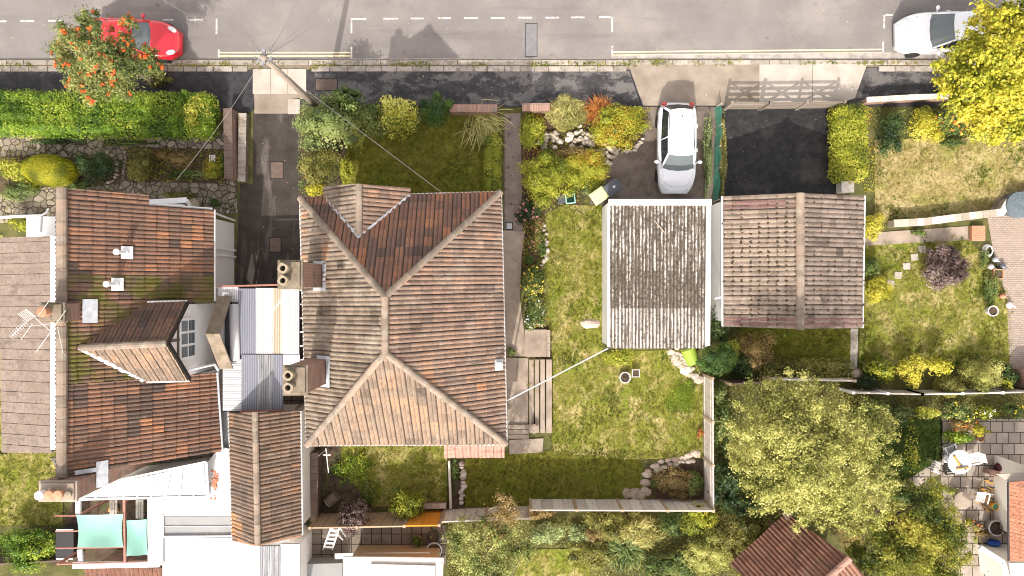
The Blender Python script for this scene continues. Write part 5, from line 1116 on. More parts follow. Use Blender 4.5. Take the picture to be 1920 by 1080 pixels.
# five-bar gates over the black drive
for (x0, x1, lab) in ((1357,1422,'small grey five-bar gate across the black tarmac drive'),(1424,1560,'long grey five-bar gate across the black tarmac drive')):
    a, b = W(x0,206,0), W(x1,204 if x1 > 1500 else 206,0); rt = root('field_gate', lab, 'gate', a); mb = MB()
    for zz in (.25,.48,.71,.94,1.17): mb.beam(a+Vector((0,0,zz)), b+Vector((0,0,zz)), .05, .09)
    build(mb, 'rails', mt['gate_grey'], rt)
    mb = MB(); n = 2 if x1-x0 > 100 else 1
    for i in range(n):
        p, q = a.lerp(b, i/n), a.lerp(b, (i+1)/n); mb.beam(p+Vector((0,.04,.25)), q+Vector((0,.04,1.17)), .03, .08); mb.beam(q+Vector((0,.06,.25)), p+Vector((0,.06,1.17)), .03, .08)
    build(mb, 'braces', mt['gate_grey'], rt)
    for p in (a, b) + ((a.lerp(b,.5),) if n == 2 else ()):
        mb = MB(); mb.box((p.x, p.y, .65), (.12,.12,1.3)); build(mb, 'post', mt['gate_grey'], rt)
# stones
def stones(name, label, cat, pts, n, s, mat, spread=.08, h=.14, group=None, kind=None):
    P = PW(pts); mb = MB(); seg = [(a, b, (b-a).length) for a, b in zip(P, P[1:])]; tot = sum(x[2] for x in seg)
    for i in range(n):
        t = (i+.5)/n*tot
        for a, b, L in seg:
            if t <= L: break
            t -= L
        p = a.lerp(b, min(1, t/L)) + Vector((random.gauss(0, spread), random.gauss(0, spread), h*.35)); q = s*random.uniform(.7, 1.3)
        mb.rock(p, (q, q*random.uniform(.6,.95), h))
    o = build(mb, name, mat); return tag(o, label, cat, group)
stones('rockery_wall', 'curved dry stone rockery wall between the bushes and drive', 'rockery', [(1014,268),(1050,256),(1085,260),(1120,280),(1142,298)], 64, .15, mt['stone'], .17, .22)
stones('rockery_wall', 'thin stone kerb round the ivy bed beside the white hatchback', 'rockery', [(1085,246),(1118,262),(1150,284),(1185,284),(1205,262)], 40, .12, mt['stone'], .04, .2)
stones('stone_border', 'row of pale stones edging the path bed beside the porch', 'stone border', [(866,866),(869,905),(864,945)], 12, .15, mt['stone'], .04, .15)
stones('stone_border', 'ring of pinkish stones round the planted corner of the lawn', 'stone border', [(1212,925),(1212,885),(1232,870),(1255,862),(1290,856),(1312,853)], 11, .24, mt['stone_pink'], .05, .07)
stones('stone_border', 'white stones edging the planted corner bed', 'stone border', [(1228,884),(1245,874),(1262,873),(1285,864),(1300,862)], 9, .14, mt['stone'], .04, .14)
stones('stone_border', 'pale stepping stones along the bottom fence', 'stone border', [(1170,925),(1195,925),(1220,922)], 4, .3, mt['stone_pink'], .03, .05)
stones('stone_border', 'curved pale flagstones edging the lawn below the garage', 'stone border', [(1258,655),(1268,680),(1290,698),(1310,712),(1316,716)], 8, .27, mt['stone'], .03, .12)
stones('rubble_heap', 'tan rubble between the flagstones and the green water butt', 'rubble', [(1268,656),(1278,672),(1292,690)], 44, .1, mt['stone_pink'], .16, .1)
stones('stone_border', 'thin stone edge along the flower bed by the side path', 'stone border', [(1015,415),(1022,440),(1024,480),(1016,500)], 12, .13, mt['stone'], .04, .15)
stones('stone_border', 'ring of stones round the dark shrub on the crazy paving', 'stone border', [(196,345),(214,340),(222,318),(215,295),(200,284)], 14, .09, mt['stone'], .02, .1)
stones('rock', 'pinkish boulder on the lawn beside the garage', 'rock', [(1098,606),(1118,608)], 3, .3, mt['stone_pink'], .02, .1)
for i, (x, y, l) in enumerate(((1729,467,'pale stepping stone closest to the purple bush'),(1715,482,'pale square stepping stone second from the purple bush'),(1700,499,'pale square stepping stone midway across the lawn'),(1684,516,'pale square stepping stone second from the golden ball shrub'),(1670,532,'pale stepping stone next to the golden ball shrub'))):
    p = W(x,y,.05); mb = MB(); mb.box((p.x,p.y,.04), (.34,.32,.06), rz=random.uniform(-.2,.2)); tag(build(mb, 'stepping_stone', mt['conc'], bevel=.02), l, 'paving stone', 'stepping stones across the lawn')
# utility pole with its wires
pb = W(609,214,0); ptop = Vector((pb.x, pb.y, 8.0)); mt['wire_grey2'] = M('wire_midgrey', (.22,.2,.19), grain=0)
up_ = root('utility_pole', 'tall wooden utility pole rising out of the front shrubbery with wires fanning out', 'utility pole', pb)
mb = MB(); mb.tube([pb, pb.lerp(ptop,.5), ptop], [.15,.13,.1], 12); build(mb, 'shaft', mt['pole_wood'], up_, smooth=True)
mb = MB(); mb.box((ptop.x, ptop.y, 7.7), (.5,.12,.12)); mb.box((ptop.x, ptop.y, 7.85), (.12,.5,.1))
for k in range(8): mb.lathe((ptop.x+.28*math.cos(k*.785), ptop.y+.28*math.sin(k*.785), 7.86), [(.02,0),(.032,.05),(.02,.1)], 8)
build(mb, 'insulators', mt['metal'], up_)
def wirepts(a, b, sag, n=14): return [a.lerp(b, i/n) - Vector((0,0,sag*4*(i/n)*(1-i/n))) for i in range(n+1)]
for (px, py, z, r, m_) in ((412,-4,7.6,.009,'wire'),(556,-4,7.6,.009,'wire'),(612,-4,7.6,.009,'wire'),(642,-4,7.6,.009,'wire'),(650,-4,7.6,.009,'wire'),(300,-4,7,.008,'wire'),(830,362,6.2,.007,'wire_grey2'),(330,338,5.0,.006,'wire_grey2')):
    mb = MB(); mb.tube(wirepts(ptop-Vector((0,0,.12)), W(px,py,z), .25), r, 5); build(mb, 'cable', mt[m_], up_)
mb = MB(); mb.tube([W(1140,653,2.5), W(949,752,5.6)], .026, 8); tag(build(mb, 'washing_line', mt['pvc']), 'white line strung from the hipped house to the garage', 'washing line')
# aerials
def aerial(label, lines, rad, mat):
    rt = root('tv_aerial', label, 'tv aerial', lines[0][0])
    for nm, ls in (('boom', lines[:2]), ('elements', lines[2:])):
        mb = MB()
        for a, b in ls: mb.tube([a, b], rad*(1.5 if nm == 'boom' else 1), 5)
        build(mb, nm, mat, rt)
Z = 8.0; w8 = lambda x, y: W(x, y, Z)
L8 = [(W(126,603,6.9), w8(52,612)), (w8(48,580), w8(95,621)), (w8(92,564), w8(71,593)), (w8(123,582), w8(104,609)), (w8(95,622), w8(67,661)), (w8(61,607), w8(39,637)), (w8(108,613), w8(118,662)), (w8(50,603), w8(21,631))]
for i in range(8):
    t = i/7; L8.append((w8(33+16*t, 588-9*t), w8(52+15*t, 603-9*t)))
for i in range(9):
    t = i/8; x, y = 48-27*t, 605+26*t; L8.append((w8(x-4,y-4), w8(x+4,y+4)))
aerial('large silvery rooftop aerial leaning over the pinkish low roof', L8, .011, mt['wire_pale'])
L9 = [(W(566,543,8.3), W(541,549,8.6)), (W(541,548,8.6), W(498,597,8.6))]
for i in range(14): 
    t = i/13; x, y = 539-40*t, 551+44*t; L9.append((W(x-3,y-3,8.6), W(x+3,y+3,8.6)))
aerial('small white stick aerial above the corrugated carport', L9, .011, mt['wire_pale'])
# bins and boxes
def wheelie(label, px, py, rz, lid, body):
    c = W(px,py,1.0); rt = root('wheelie_bin', label, 'wheelie bin', (c.x,c.y,.03), 'wheelie bins by the garage'); rt.rotation_euler = (0,0,rz)
    mb = MB(); vs = []
    for z, sx, sy in ((.05,.2,.22),(.95,.27,.33)): vs += [(-sx,-sy,z),(sx,-sy,z),(sx,sy,z),(-sx,sy,z)]
    mb.add(vs, [(3,2,1,0),(4,5,6,7),(0,1,5,4),(1,2,6,5),(2,3,7,6),(3,0,4,7)]); build(mb, 'bin_body', body, rt, local=True, bevel=.03)
    mb = MB(); vs = []
    for z, sx, sy in ((.95,.31,.37),(1.0,.31,.37),(1.06,.26,.31)): vs += [(-sx,-sy,z),(sx,-sy,z),(sx,sy,z),(-sx,sy,z)]
    mb.add(vs, [(3,2,1,0)]+[(i*4+k, i*4+(k+1) % 4, i*4+4+(k+1) % 4, i*4+4+k) for i in range(2) for k in range(4)]+[(8,9,10,11)]); l = build(mb, 'lid', lid, rt, local=True, bevel=.025)
    mb = MB(); mb.box((0,0,1.065), (.42,.5,.012)); build(mb, 'lid_ridge', lid, l, local=True, bevel=.005)
    mb = MB(); mb.tube([(-.24,.42,.98),(.24,.42,.98)], .02, 6); mb.box((-.16,.38,.99),(.1,.1,.05)); mb.box((.16,.38,.99),(.1,.1,.05)); build(mb, 'handle', mt['black'], rt, local=True)
    for s in (-1,1):
        mb = MB(); mb.lathe((s*.24,.26,.1), [(.02,-.03),(.1,-.03),(.1,.03),(.02,.03)], 14, T=Matrix.Rotation(R(90),3,'Y')); build(mb, 'wheel', mt['tyre'], rt, local=True)
    return rt
lidy = M('bin_lid_yellow', (.62,.62,.30), rough=.5, grain=.04); lidg = M('bin_lid_grey', (.075,.08,.095), rough=.45, grain=.04)
wheelie('wheelie bin with a pale yellow lid beside the white garage corner', 1123, 367, R(-55), lidy, mt['black'])
b_ = wheelie('dark grey lidded wheelie bin against the yellow lidded one', 1149, 352, R(125), lidg, mt['black'])
mb = MB(); mb.box((0,-.05,1.08),(.1,.12,.006), r=.5); build(mb, 'lid_sticker', mt['wire_pale'], [c for c in b_.children if c.name.startswith('lid')][0], local=True)
c = W(1069,370,.35); rt = root('recycling_box', 'open teal recycling box on the stone kerb by the bushes', 'recycling box', (c.x,c.y,.03)); rt.rotation_euler = (0,0,R(6)); mb = MB()
teal = M('teal_plastic', (.06,.20,.17), rough=.5, grain=.05); teal2 = M('teal_plastic_rim', (.33,.55,.48), rough=.5, grain=.05)
for s in (-1,1): mb.box((s*.2,0,.18),(.025,.54,.36)); mb.box((0,s*.26,.18),(.4,.025,.36))
mb.box((0,0,.1),(.38,.5,.02)); build(mb, 'tub', teal, rt, local=True)
mb = MB()
for s in (-1,1): mb.box((s*.205,0,.365),(.05,.58,.03)); mb.box((0,s*.27,.365),(.4,.05,.03))
build(mb, 'rim', teal2, rt, local=True, bevel=.008)
c = W(1053,373,.35); rt = root('recycling_box', 'closed dark grey box to the left of the teal recycling box', 'recycling box', (c.x,c.y,.03)); rt.rotation_euler = (0,0,R(14)); mb = MB(); mb.box((0,0,.16),(.32,.36,.32)); build(mb, 'tub', lidg, rt, local=True, bevel=.02); mb = MB(); mb.box((0,0,.335),(.37,.42,.03)); build(mb, 'lid', lidg, rt, local=True, bevel=.01)
# covers in the drive and pavement
for x, y, w, h, z, lab, m_ in ((519,319,24,31,.034,'rusty square manhole cover near the top of the left drive','rust'),(516,459,22,27,.034,'rusty square manhole cover at the lower end of the left drive','rust'),(612,159,41,22,.108,'rusty rectangular service cover on the tarmac pavement','rust'),(955,424,12,12,.04,'small dark drain cover on the side path','lead')):
    a, b = W(x-w/2,y-h/2,z), W(x+w/2,y+h/2,z); mb = MB(); mb.box(((a.x+b.x)/2,(a.y+b.y)/2,z), (b.x-a.x,a.y-b.y,.02)); rt = root('manhole_cover', lab, 'manhole cover', ((a.x+b.x)/2,(a.y+b.y)/2,z)); build(mb, 'plate', mt[m_], rt)
    mb = MB()
    for s in (-1,1): mb.box(((a.x+b.x)/2+s*(b.x-a.x)/2,(a.y+b.y)/2,z), (.04,a.y-b.y+.08,.024)); mb.box(((a.x+b.x)/2,(a.y+b.y)/2+s*(a.y-b.y)/2,z), (b.x-a.x,.04,.024))
    build(mb, 'frame', mt['darkvoid'], rt)
# green net along the drive
mb = MB(); P = [(1340,203),(1342,240),(1339,280),(1338,320),(1337,378)]; Q = PW(P)
for i in range(len(Q)-1):
    a, b = Q[i], Q[i+1]; n = 6
    for j in range(n):
        p, q = a.lerp(b,j/n), a.lerp(b,(j+1)/n); s = .05*math.sin(i*6+j); mb.face([p+Vector((-.03,0,.1)), q+Vector((-.03,0,.1)), q+Vector((.06+s,0,.75)), p+Vector((.06+s,0,.75))]); mb.face([p+Vector((.06+s,0,.75)), q+Vector((.06+s,0,.75)), q+Vector((.1,0,.3)), p+Vector((.1,0,.3))])
rt = root('net_fence', 'green netting fence beside the white hatchback', 'fence', Q[0]); build(mb, 'netting', mt['net'], rt)
for p in Q: mb = MB(); mb.tube([p, p+Vector((0.06,0,.82))], .025, 6); build(mb, 'post', mt['wood'], rt)
# plant pots etc on the lawn
def pot(label, px, py, r, h, mat, soilm='soil', square=False, group=None, plant=None, z=.03, cat='plant pot'):
    c = W(px,py,h); rt = root('plant_pot', label, cat, (c.x,c.y,z), group); mb = MB()
    n = 4 if square else 20; k = 1.2 if square else 1
    mb.lathe((c.x,c.y,z), [(r*.72*k,0),(r*.95*k,h*.85),(r*1.05*k,h*.86),(r*1.05*k,h),(r*.88*k,h),(r*.85*k,h*.8)], n, T=Matrix.Rotation(R(45),3,'Z') if square else None); build(mb, 'pot', mat, rt)
    mb = MB(); mb.lathe((c.x,c.y,z), [(0,h*.86),(r*.86*k,h*.84)], n, T=Matrix.Rotation(R(45),3,'Z') if square else None); build(mb, 'compost', mt[soilm], rt)
    if plant:
        pm, pr, ph, pn = plant; foliage('foliage', [(np.array((c.x,c.y,z+h+ph*.3)), np.array((pr,pr,ph)))], pn, .09, pm, rt, core=0, loc=(c.x,c.y,z))
    return rt
potblue = M('glazed_pot_blue_white', (.55,.62,.66), rough=.3, grain=.05); green1 = leafmat('leaf_green', [(.045,.08,.012),(.10,.15,.02),(.20,.24,.05)]); purple = leafmat('leaf_purple', [(.05,.03,.035),(.11,.06,.06),(.22,.14,.14)])
pot('round pale pot with a twiggy brown plant on the lawn', 1172, 708, .25, .32, potblue, plant=(purple,.12,.12,30)); pot('square white pot of dark soil on the lawn', 1192, 700, .2, .3, mt['wire_pale'], square=True)
pot('dark tub beside the slab patio steps', 812, 1006, .28, .35, mt['black']); pot('dark tub of water behind the patio shrub', 814, 1032, .36, .4, mt['lead']); pot('round pot with a small bush on the slab patio', 783, 1014, .24, .35, mt['mossy_conc'], plant=(green1,.22,.2,160))
pot('white round pot on the lawn edge beside the block paving', 1862, 583, .24, .35, mt['wire_pale']); pot('terracotta square planter among the ornaments', 1872, 514, .26, .3, mt['terracotta'], square=True)
pot('brown stone urn on the narrow path below the tiled garage', 1606, 700, .22, .5, mt['wood_dark'], soilm='conc_path'); pot('terracotta pot beside the patio flowers', 1839, 822, .15, .25, mt['terracotta'])
pot('large silvery tub of dead plants by the salmon roof', 1868, 990, .36, .45, mt['metal'], plant=(purple,.28,.15,120)); pot('orange pot by the lower patio', 1872, 1066, .18, .25, mt['terracotta'], plant=(green1,.15,.12,60))
pot('teal ended orange hose reel by the salmon roof', 1866, 950, .16, .3, M('orange_reel', (.6,.32,.05), grain=.1), soilm='net', cat='hose reel')
for i,(x,y,rr,lab,m_) in enumerate(((1855,470,.22,'coiled white hose on the lawn edge','pvc'),(1866,487,.12,'small blue grey ornament next to the coiled hose','lead'),(1880,500,.16,'blue watering can on the block paving','glass_grey'),(1858,500,.14,'pale ornament among the lawn edge pots','wire_pale'),(1880,555,.14,'orange flower pot at the end of the ornaments','terracotta'),(1893,572,.16,'white ornament lying on the block paving','pvc'))):
    c = W(x,y,.2); mb = MB()
    if i == 0:
        for k in range(4): mb.tube([(c.x+(.24-.03*k)*math.cos(t*.55)*1.0, c.y+(.3-.03*k)*math.sin(t*.55), .06+.05*k) for t in range(13)], .025, 6)
        tag(build(mb,'garden_hose',mt[m_]),lab,'hose'); continue
    mb.lathe((c.x,c.y,.03), [(rr*.6,0),(rr*.8,.1),(rr,.18),(rr*.7,.26),(rr*.4,.3),(0,.34)], 12); mb.tube([(c.x+rr*.6,c.y-.02,.16),(c.x+rr*1.6,c.y-.1,.26)], [.04,.02], 6)
    tag(build(mb,'garden_ornament',mt[m_],smooth=True),lab,'ornament')
# ladder, log, water butt, table set
lp = [W(606,1030,.05), W(623,1031,.05)]; lq = [W(621,988,1.7), W(637,988,1.7)]; rt = root('step_ladder', 'white step ladder leaning on the patio fence', 'ladder', lp[0]); mb = MB()
for a, b in zip(lp, lq): mb.beam(a, b, .06, .06)
build(mb, 'stiles', mt['pvc'], rt); 
for t in (.12,.3,.48,.66,.84): mb = MB(); mb.beam(lp[0].lerp(lq[0],t), lp[1].lerp(lq[1],t), .1, .04); build(mb, 'rung', mt['pvc'], rt)
mb = MB(); mb.beam(lq[1], W(648,1005,.1), .05, .05); mb.beam(lq[0], W(643,1012,.1), .05, .05); build(mb, 'rear_legs', mt['pvc'], rt)
c = W(624,937,.3); rt = root('log', 'sawn tree trunk section lying in the dark flower bed', 'log', c); mb = MB(); mb.tube([W(616,942,.2), W(632,928,.22)], [.27,.25], 14); build(mb, 'bark', mt['bark'], rt); mb = MB(); mb.tube([W(614.5,943.3,.2), W(616.5,941.5,.2)], [.24,.25], 14); build(mb, 'cut_face', mt['wood'], rt)
mb = MB(); mb.tube([W(1290,655,.5), W(1301,682,.5)], [.34,.3], 16); tag(build(mb, 'water_butt', M('lime_plastic', (.22,.32,.04), rough=.5, grain=.1)), 'lime green barrel tucked between garage and conifer', 'barrel')
c = W(1799,866,.72); rt = root('round_table', 'round white patio table with things lying on it', 'table', (c.x,c.y,.03)); mb = MB(); mb.lathe((c.x,c.y,.03), [(0,.7),(.55,.7),(.56,.715),(.55,.73),(0,.732)], 32); build(mb,'tabletop',mt['white_flat'],rt); mb = MB(); mb.lathe((c.x,c.y,.03), [(.3,0),(.28,.03),(.04,.06),(.04,.7)], 16); build(mb,'pedestal',mt['pvc'],rt)
wo = M('orange_wood', (.5,.28,.07), grain=.15)
for (x0,y0,x1,y1,w,lab,m_) in ((1789,855,1799,872,.12,'orange wooden thing on the round table',wo),(1793,879,1816,876,.09,'yellow handled tool on the round table',wo),(1801,872,1811,880,.08,'dark handled tool on the round table',mt['black'])):
    mb = MB(); mb.tube([W(x0,y0,.8), W((x0+x1)/2,(y0+y1)/2,.81), W(x1,y1,.8)], [w*.5,w*.35,w*.5], 8); tag(build(mb,'garden_tool',m_),lab,'tool')
def chair(label, px, py, rz, mat):
    c = W(px,py,.4); rt = root('garden_chair', label, 'chair', (c.x,c.y,.03), 'chairs round the patio table'); rt.rotation_euler = (0,0,rz)
    mb = MB()
    for k in range(5): mb.box((-.18+.09*k,0,.43),(.07,.42,.025))
    build(mb,'seat',mat,rt,local=True); mb = MB()
    for k in range(4): mb.box((-.17+.115*k,.27,.68),(.09,.03,.42), tilt=Matrix.Rotation(-.25,4,'X'))
    build(mb,'backrest',mat,rt,local=True)
    for sx in (-1,1):
        for sy in (-1,1): mb = MB(); mb.beam((sx*.2,sy*.19,0),(sx*.19,sy*.18,.43),.035,.035); build(mb,'leg',mat,rt,local=True)
        mb = MB(); mb.beam((sx*.24,-.2,.62),(sx*.24,.26,.64),.05,.03); build(mb,'armrest',mat,rt,local=True)
chair('pale slatted chair standing on the lawn edge', 1752, 874, R(70), mt['wire_pale']); chair('white chair to the right of the round table', 1822, 858, R(-75), mt['pvc']); chair('grey chair above the round table', 1778, 842, R(25), mt['metal']); chair('dark chair tucked under the round table', 1775, 876, R(95), mt['black']); chair('white folding seat on the straw by the raised bed', 1837, 932, R(-15), mt['pvc'])
c = W(1804,938,.5); rt = root('garden_table', 'small grey stone topped table at the patio corner', 'table', (c.x,c.y,.03)); mb = MB(); mb.lathe((c.x,c.y,.03), [(0,.48),(.42,.48),(.42,.53),(0,.53)], 10); build(mb,'tabletop',mt['conc_path'],rt); mb = MB(); mb.lathe((c.x,c.y,.03), [(.2,0),(.08,.1),(.08,.48)], 10); build(mb,'pedestal',mt['mossy_conc'],rt)
mb = MB(); c = W(1882,877,.3); mb.ell(c,(.42,.27,.3),14,8); tag(build(mb,'sack',M('sack_maroon',(.07,.015,.025),rough=.5,grain=.2),smooth=True),'dark maroon bag on the patio by the flat roof','bag')
mb = MB(); c = W(1903,880,.2); mb.ell(c,(.3,.13,.15),12,6,T=Matrix.Rotation(-.6,3,'Z')); tag(build(mb,'sack',M('sack_lime',(.5,.48,.08),grain=.15),smooth=True),'lime yellow bag next to the maroon one','bag')
mb = MB(); c = W(1864,1018,.25); mb.ell(c,(.32,.16,.22),12,6); tag(build(mb,'tub',M('blue_tub',(.01,.06,.3),rough=.4,grain=0),smooth=True),'bright blue tub below the silvery tub','tub')
mb = MB()
for k in range(40): c = W(1848+random.gauss(0,8),928+random.gauss(0,20),.08); mb.beam(c+Vector((-.1,0,0)), c+Vector((.1,random.uniform(-.1,.1),.03)), .03,.02)
stuff(build(mb,'straw',wo))
mb = MB(); p = W(398,298,.25)
for k in range(4): mb.box((p.x-.12+.08*k,p.y,.25),(.045,.38,.03))
mb.box((p.x,p.y-.1,.12),(.3,.03,.2)); mb.box((p.x,p.y+.1,.12),(.3,.03,.2)); tag(build(mb,'slatted_stool',mt['pvc']),'tiny white slatted stool in the left front bed','stool')
mb = MB(); p = W(362,382,.5); mb.lathe((p.x,p.y,.03),[(.18,0),(.24,.4),(.27,.42),(.25,.45),(.2,.42)],18); tag(build(mb,'garden_tub',mt['pot_buff']),'round tub by the porch of the left house','plant pot')
mb = MB(); p = W(122,1020,.9); mb.box((p.x,p.y,.45),(.75,1.3,.9),r=.5); rt = root('storage_cabinet','black storage cabinet beside the green sail','cabinet',(p.x,p.y,0)); build(mb,'carcass',mt['black'],rt,bevel=.02); mb = MB(); mb.box((p.x,p.y,.92),(.82,1.36,.03)); build(mb,'lid',mt['black'],rt,bevel=.01); mb = MB(); mb.beam((p.x-.36,p.y-.66,.95),(p.x+.4,p.y-.66,.95),.05,.03); mb.beam((p.x-.36,p.y+.66,.95),(p.x+.4,p.y+.66,.95),.05,.03); build(mb,'edge_trim',mt['pvc'],rt)
mb = MB()
for k in range(9): mb.rock(W(214+random.gauss(0,4),953+random.gauss(0,4),.1)+Vector((0,0,.05*(k % 3))),(.12,.1,.09))
tag(build(mb,'log_pile',wo),'small heap of orange split logs under the pergola','log pile')
for (x,w_,lab) in ((208,14,'grey trellis board left of the post under the pergola'),(257,12,'grey trellis boards right of the post under the pergola')):
    mb = MB()
    for k in range(3): mb.beam(W(x+k*5,938,.6), W(x+k*5,972,.6), .1, .05)
    mb.beam(W(x-2,945,.55), W(x+13,945,.55), .08,.05); mb.beam(W(x-2,965,.55), W(x+13,965,.55), .08,.05)
    tag(build(mb,'trellis',mt['wood']),lab,'trellis')
mb = MB()
for k in range(5): mb.tube([(W(612,842,.02).x+.0, W(612,842,0).y, .03),(W(612,842,.02).x, W(612,842,0).y, 1.3)], .02, 6) if k == 0 else None
mb.beam(W(606,853,1.3),W(620,853,1.3),.04,.04); mb.beam(W(611,840,1.3),W(616,886,1.2),.03,.03); tag(build(mb,'clothes_prop',mt['pvc']),'thin white pole standing in the dark bed','pole')
mb = MB(); p = W(1001,805,.5); mb.lathe((p.x,p.y,.2),[(.16,0),(.2,.2),(.22,.22),(.1,.24)],16); tag(build(mb,'bird_bath',mt['conc_path']),'pale stone bird bath at the foot of the garden steps','bird bath')
p = W(1583,352,.3); mb = MB(); mb.box((p.x,p.y,.3),(.5,.45,.6)); rt = root('gate_pier','grey timber post block below the clipped hedge by the drive','post',(p.x,p.y,0)); build(mb,'block',mt['wood'],rt,bevel=.02); mb = MB(); mb.box((p.x,p.y,.62),(.58,.53,.05)); build(mb,'cap',mt['wood'],rt,bevel=.01)
p = W(1905,385,.3); mb = MB(); mb.lathe((p.x,p.y,0),[(.5,0),(.62,.4),(.6,.55),(.3,.6),(0,.6)],18); tag(build(mb,'covered_planter',M('blue_grey_sheet',(.10,.125,.14),grain=.3,gscale=12)),'blue grey covered mound on the block paving by the curved wall','planter')
# ------------------------------------------------------------------ trees and plants
G = {}
G['hedge'] = leafmat('leaf_hedge', [(.03,.07,.006),(.09,.16,.012),(.20,.26,.022),(.36,.38,.05)])
G['mid'] = leafmat('leaf_mid', [(.03,.055,.012),(.075,.115,.025),(.15,.18,.05),(.27,.28,.10)])
G['grey'] = leafmat('leaf_greygreen', [(.05,.075,.022),(.13,.165,.052),(.23,.26,.09),(.38,.39,.16)])
G['dark'] = leafmat('leaf_dark', [(.012,.026,.009),(.03,.055,.016),(.06,.095,.025),(.12,.15,.05)])
G['conifer'] = leafmat('leaf_conifer', [(.018,.05,.014),(.05,.10,.022),(.11,.165,.035),(.22,.26,.06)])
G['yellow'] = leafmat('leaf_yellow', [(.16,.16,.015),(.33,.30,.025),(.48,.41,.05),(.62,.52,.11)])
G['maple'] = leafmat('leaf_autumn_yellow', [(.11,.14,.012),(.27,.275,.022),(.45,.39,.04),(.58,.46,.08)])
G['varieg'] = leafmat('leaf_variegated', [(.07,.11,.015),(.24,.26,.03),(.55,.48,.09),(.76,.67,.22)])
G['lime'] = leafmat('leaf_lime', [(.07,.10,.012),(.18,.20,.018),(.32,.31,.03),(.46,.41,.08)])
G['olive'] = leafmat('leaf_olive', [(.05,.06,.012),(.14,.135,.028),(.25,.22,.055),(.36,.31,.10)])
G['birch'] = leafmat('leaf_birch', [(.10,.11,.022),(.235,.235,.055),(.375,.35,.105),(.53,.475,.20)])
G['ash'] = leafmat('leaf_ash', [(.02,.035,.006),(.09,.115,.014),(.24,.225,.028),(.44,.36,.07)])
G['apple'] = leafmat('leaf_apple', [(.05,.07,.015),(.16,.185,.045),(.31,.31,.10),(.50,.47,.2)])
G['rowan'] = leafmat('leaf_rowan', [(.035,.055,.018),(.10,.13,.035),(.20,.21,.06),(.34,.31,.12)])
G['ivy'] = leafmat('leaf_ivy_autumn', [(.07,.10,.012),(.19,.215,.02),(.33,.31,.03),(.42,.32,.04),(.40,.19,.03)])
G['brown'] = leafmat('leaf_brown', [(.09,.06,.022),(.19,.125,.045),(.29,.20,.08),(.36,.26,.12)])
G['heath'] = leafmat('leaf_orange_heath', [(.22,.07,.015),(.36,.12,.03),(.4,.2,.06)])
G['straw'] = leafmat('leaf_straw', [(.20,.20,.05),(.35,.31,.11),(.48,.41,.19)])
G['purple'] = leafmat('leaf_dark_purple', [(.045,.028,.03),(.10,.06,.058),(.19,.13,.12),(.34,.26,.25)])
G['topiary'] = leafmat('leaf_topiary', [(.12,.14,.008),(.27,.26,.012),(.40,.35,.02)])
G['pale'] = leafmat('leaf_silver', [(.10,.13,.05),(.24,.28,.12),(.42,.45,.22)])
red = M('berries_red', [(0,(.55,.06,.015)),(1,(.72,.16,.03))], src='rnd', grain=0, rough=.4)
pink = M('petals_pink', [(0,(.45,.12,.13)),(1,(.6,.3,.28))], src='rnd', grain=0); orange = M('petals_orange', [(0,(.6,.14,.02)),(1,(.7,.3,.04))], src='rnd', grain=0); yel = M('petals_yellow', [(0,(.65,.5,.03)),(1,(.75,.6,.1))], src='rnd', grain=0); whp = M('petals_white', [(0,(.6,.57,.5)),(1,(.75,.74,.7))], src='rnd', grain=0)
def tree(name, label, crown, base, lobes, n, leaf, mat, trunk_r=.12, asp=.5, core=.45, bark='bark', berries=None, rvar=.5, zt=3.0, up=.5, shell=.35, droop=.1, sub=8, sfr=.36, soft=.62):
    """lobes: (px,py,z,r_px,rz) outline lumps surveyed from the photo, each broken up into leafy sub-clumps"""
    rt = root(name, label, 'tree', base); bl = []
    for (px, py, z, rp, rz) in lobes:
        c = W(px, py, z); r = rp*(HC-z)/HC/SC
        bl += blobs_of((c.x, c.y, c.z), (r*1.0, r*1.0, rz*.9), sub, sfr, lowcut=-.5, fmax=1.15) + [(np.array(c), np.array((r*.7, r*.7, rz*.7)))]
    foliage('crown', bl, n, leaf, mat, rt, soft=soft, asp=asp, core=core, rvar=rvar, up=up, shell=shell, loc=tuple(base), droop=droop)
    mb = MB(); top = Vector((base[0], base[1], zt)); b = Vector(base); mb.tube([b, b.lerp(top,.5)+Vector((.05,.03,0)), top], [trunk_r*1.2, trunk_r, trunk_r*.7], 9)
    for (px, py, z, rp, rz) in lobes:
        c = W(px, py, z); m_ = top.lerp(c,.5)+Vector((random.uniform(-.2,.2), random.uniform(-.2,.2), .1)); mb.tube([top-Vector((0,0,random.uniform(.1,.6))), m_, c], [trunk_r*.6, trunk_r*.35, .012], 6)
        for _ in range(3):
            d = Vector((random.gauss(0,1), random.gauss(0,1), random.gauss(0,.6))).normalized(); r = rp*(HC-z)/HC/SC; mb.tube([m_.lerp(c,.5), c+Vector((d.x*r*.8, d.y*r*.8, d.z*rz*.8))], [trunk_r*.25, .008], 5)
    build(mb, 'trunk', mt[bark], rt, smooth=True)
    if berries:
        bm_, cnt = berries; mb = MB()
        for _ in range(cnt):
            c, r = random.choice(bl); d = Vector((random.gauss(0,1), random.gauss(0,1), abs(random.gauss(0,1))+.2)).normalized(); p = Vector(c)+Vector((d.x*r[0], d.y*r[1], d.z*r[2]))*1.05
            for _k in range(7): mb.ell(p+Vector((random.gauss(0,.042), random.gauss(0,.042), random.gauss(0,.02))), (.034,.034,.032), 6, 4, 0, random.random())
        stuff(build(mb, 'berries', bm_, rt))
    return rt
b = W(296,160,0)
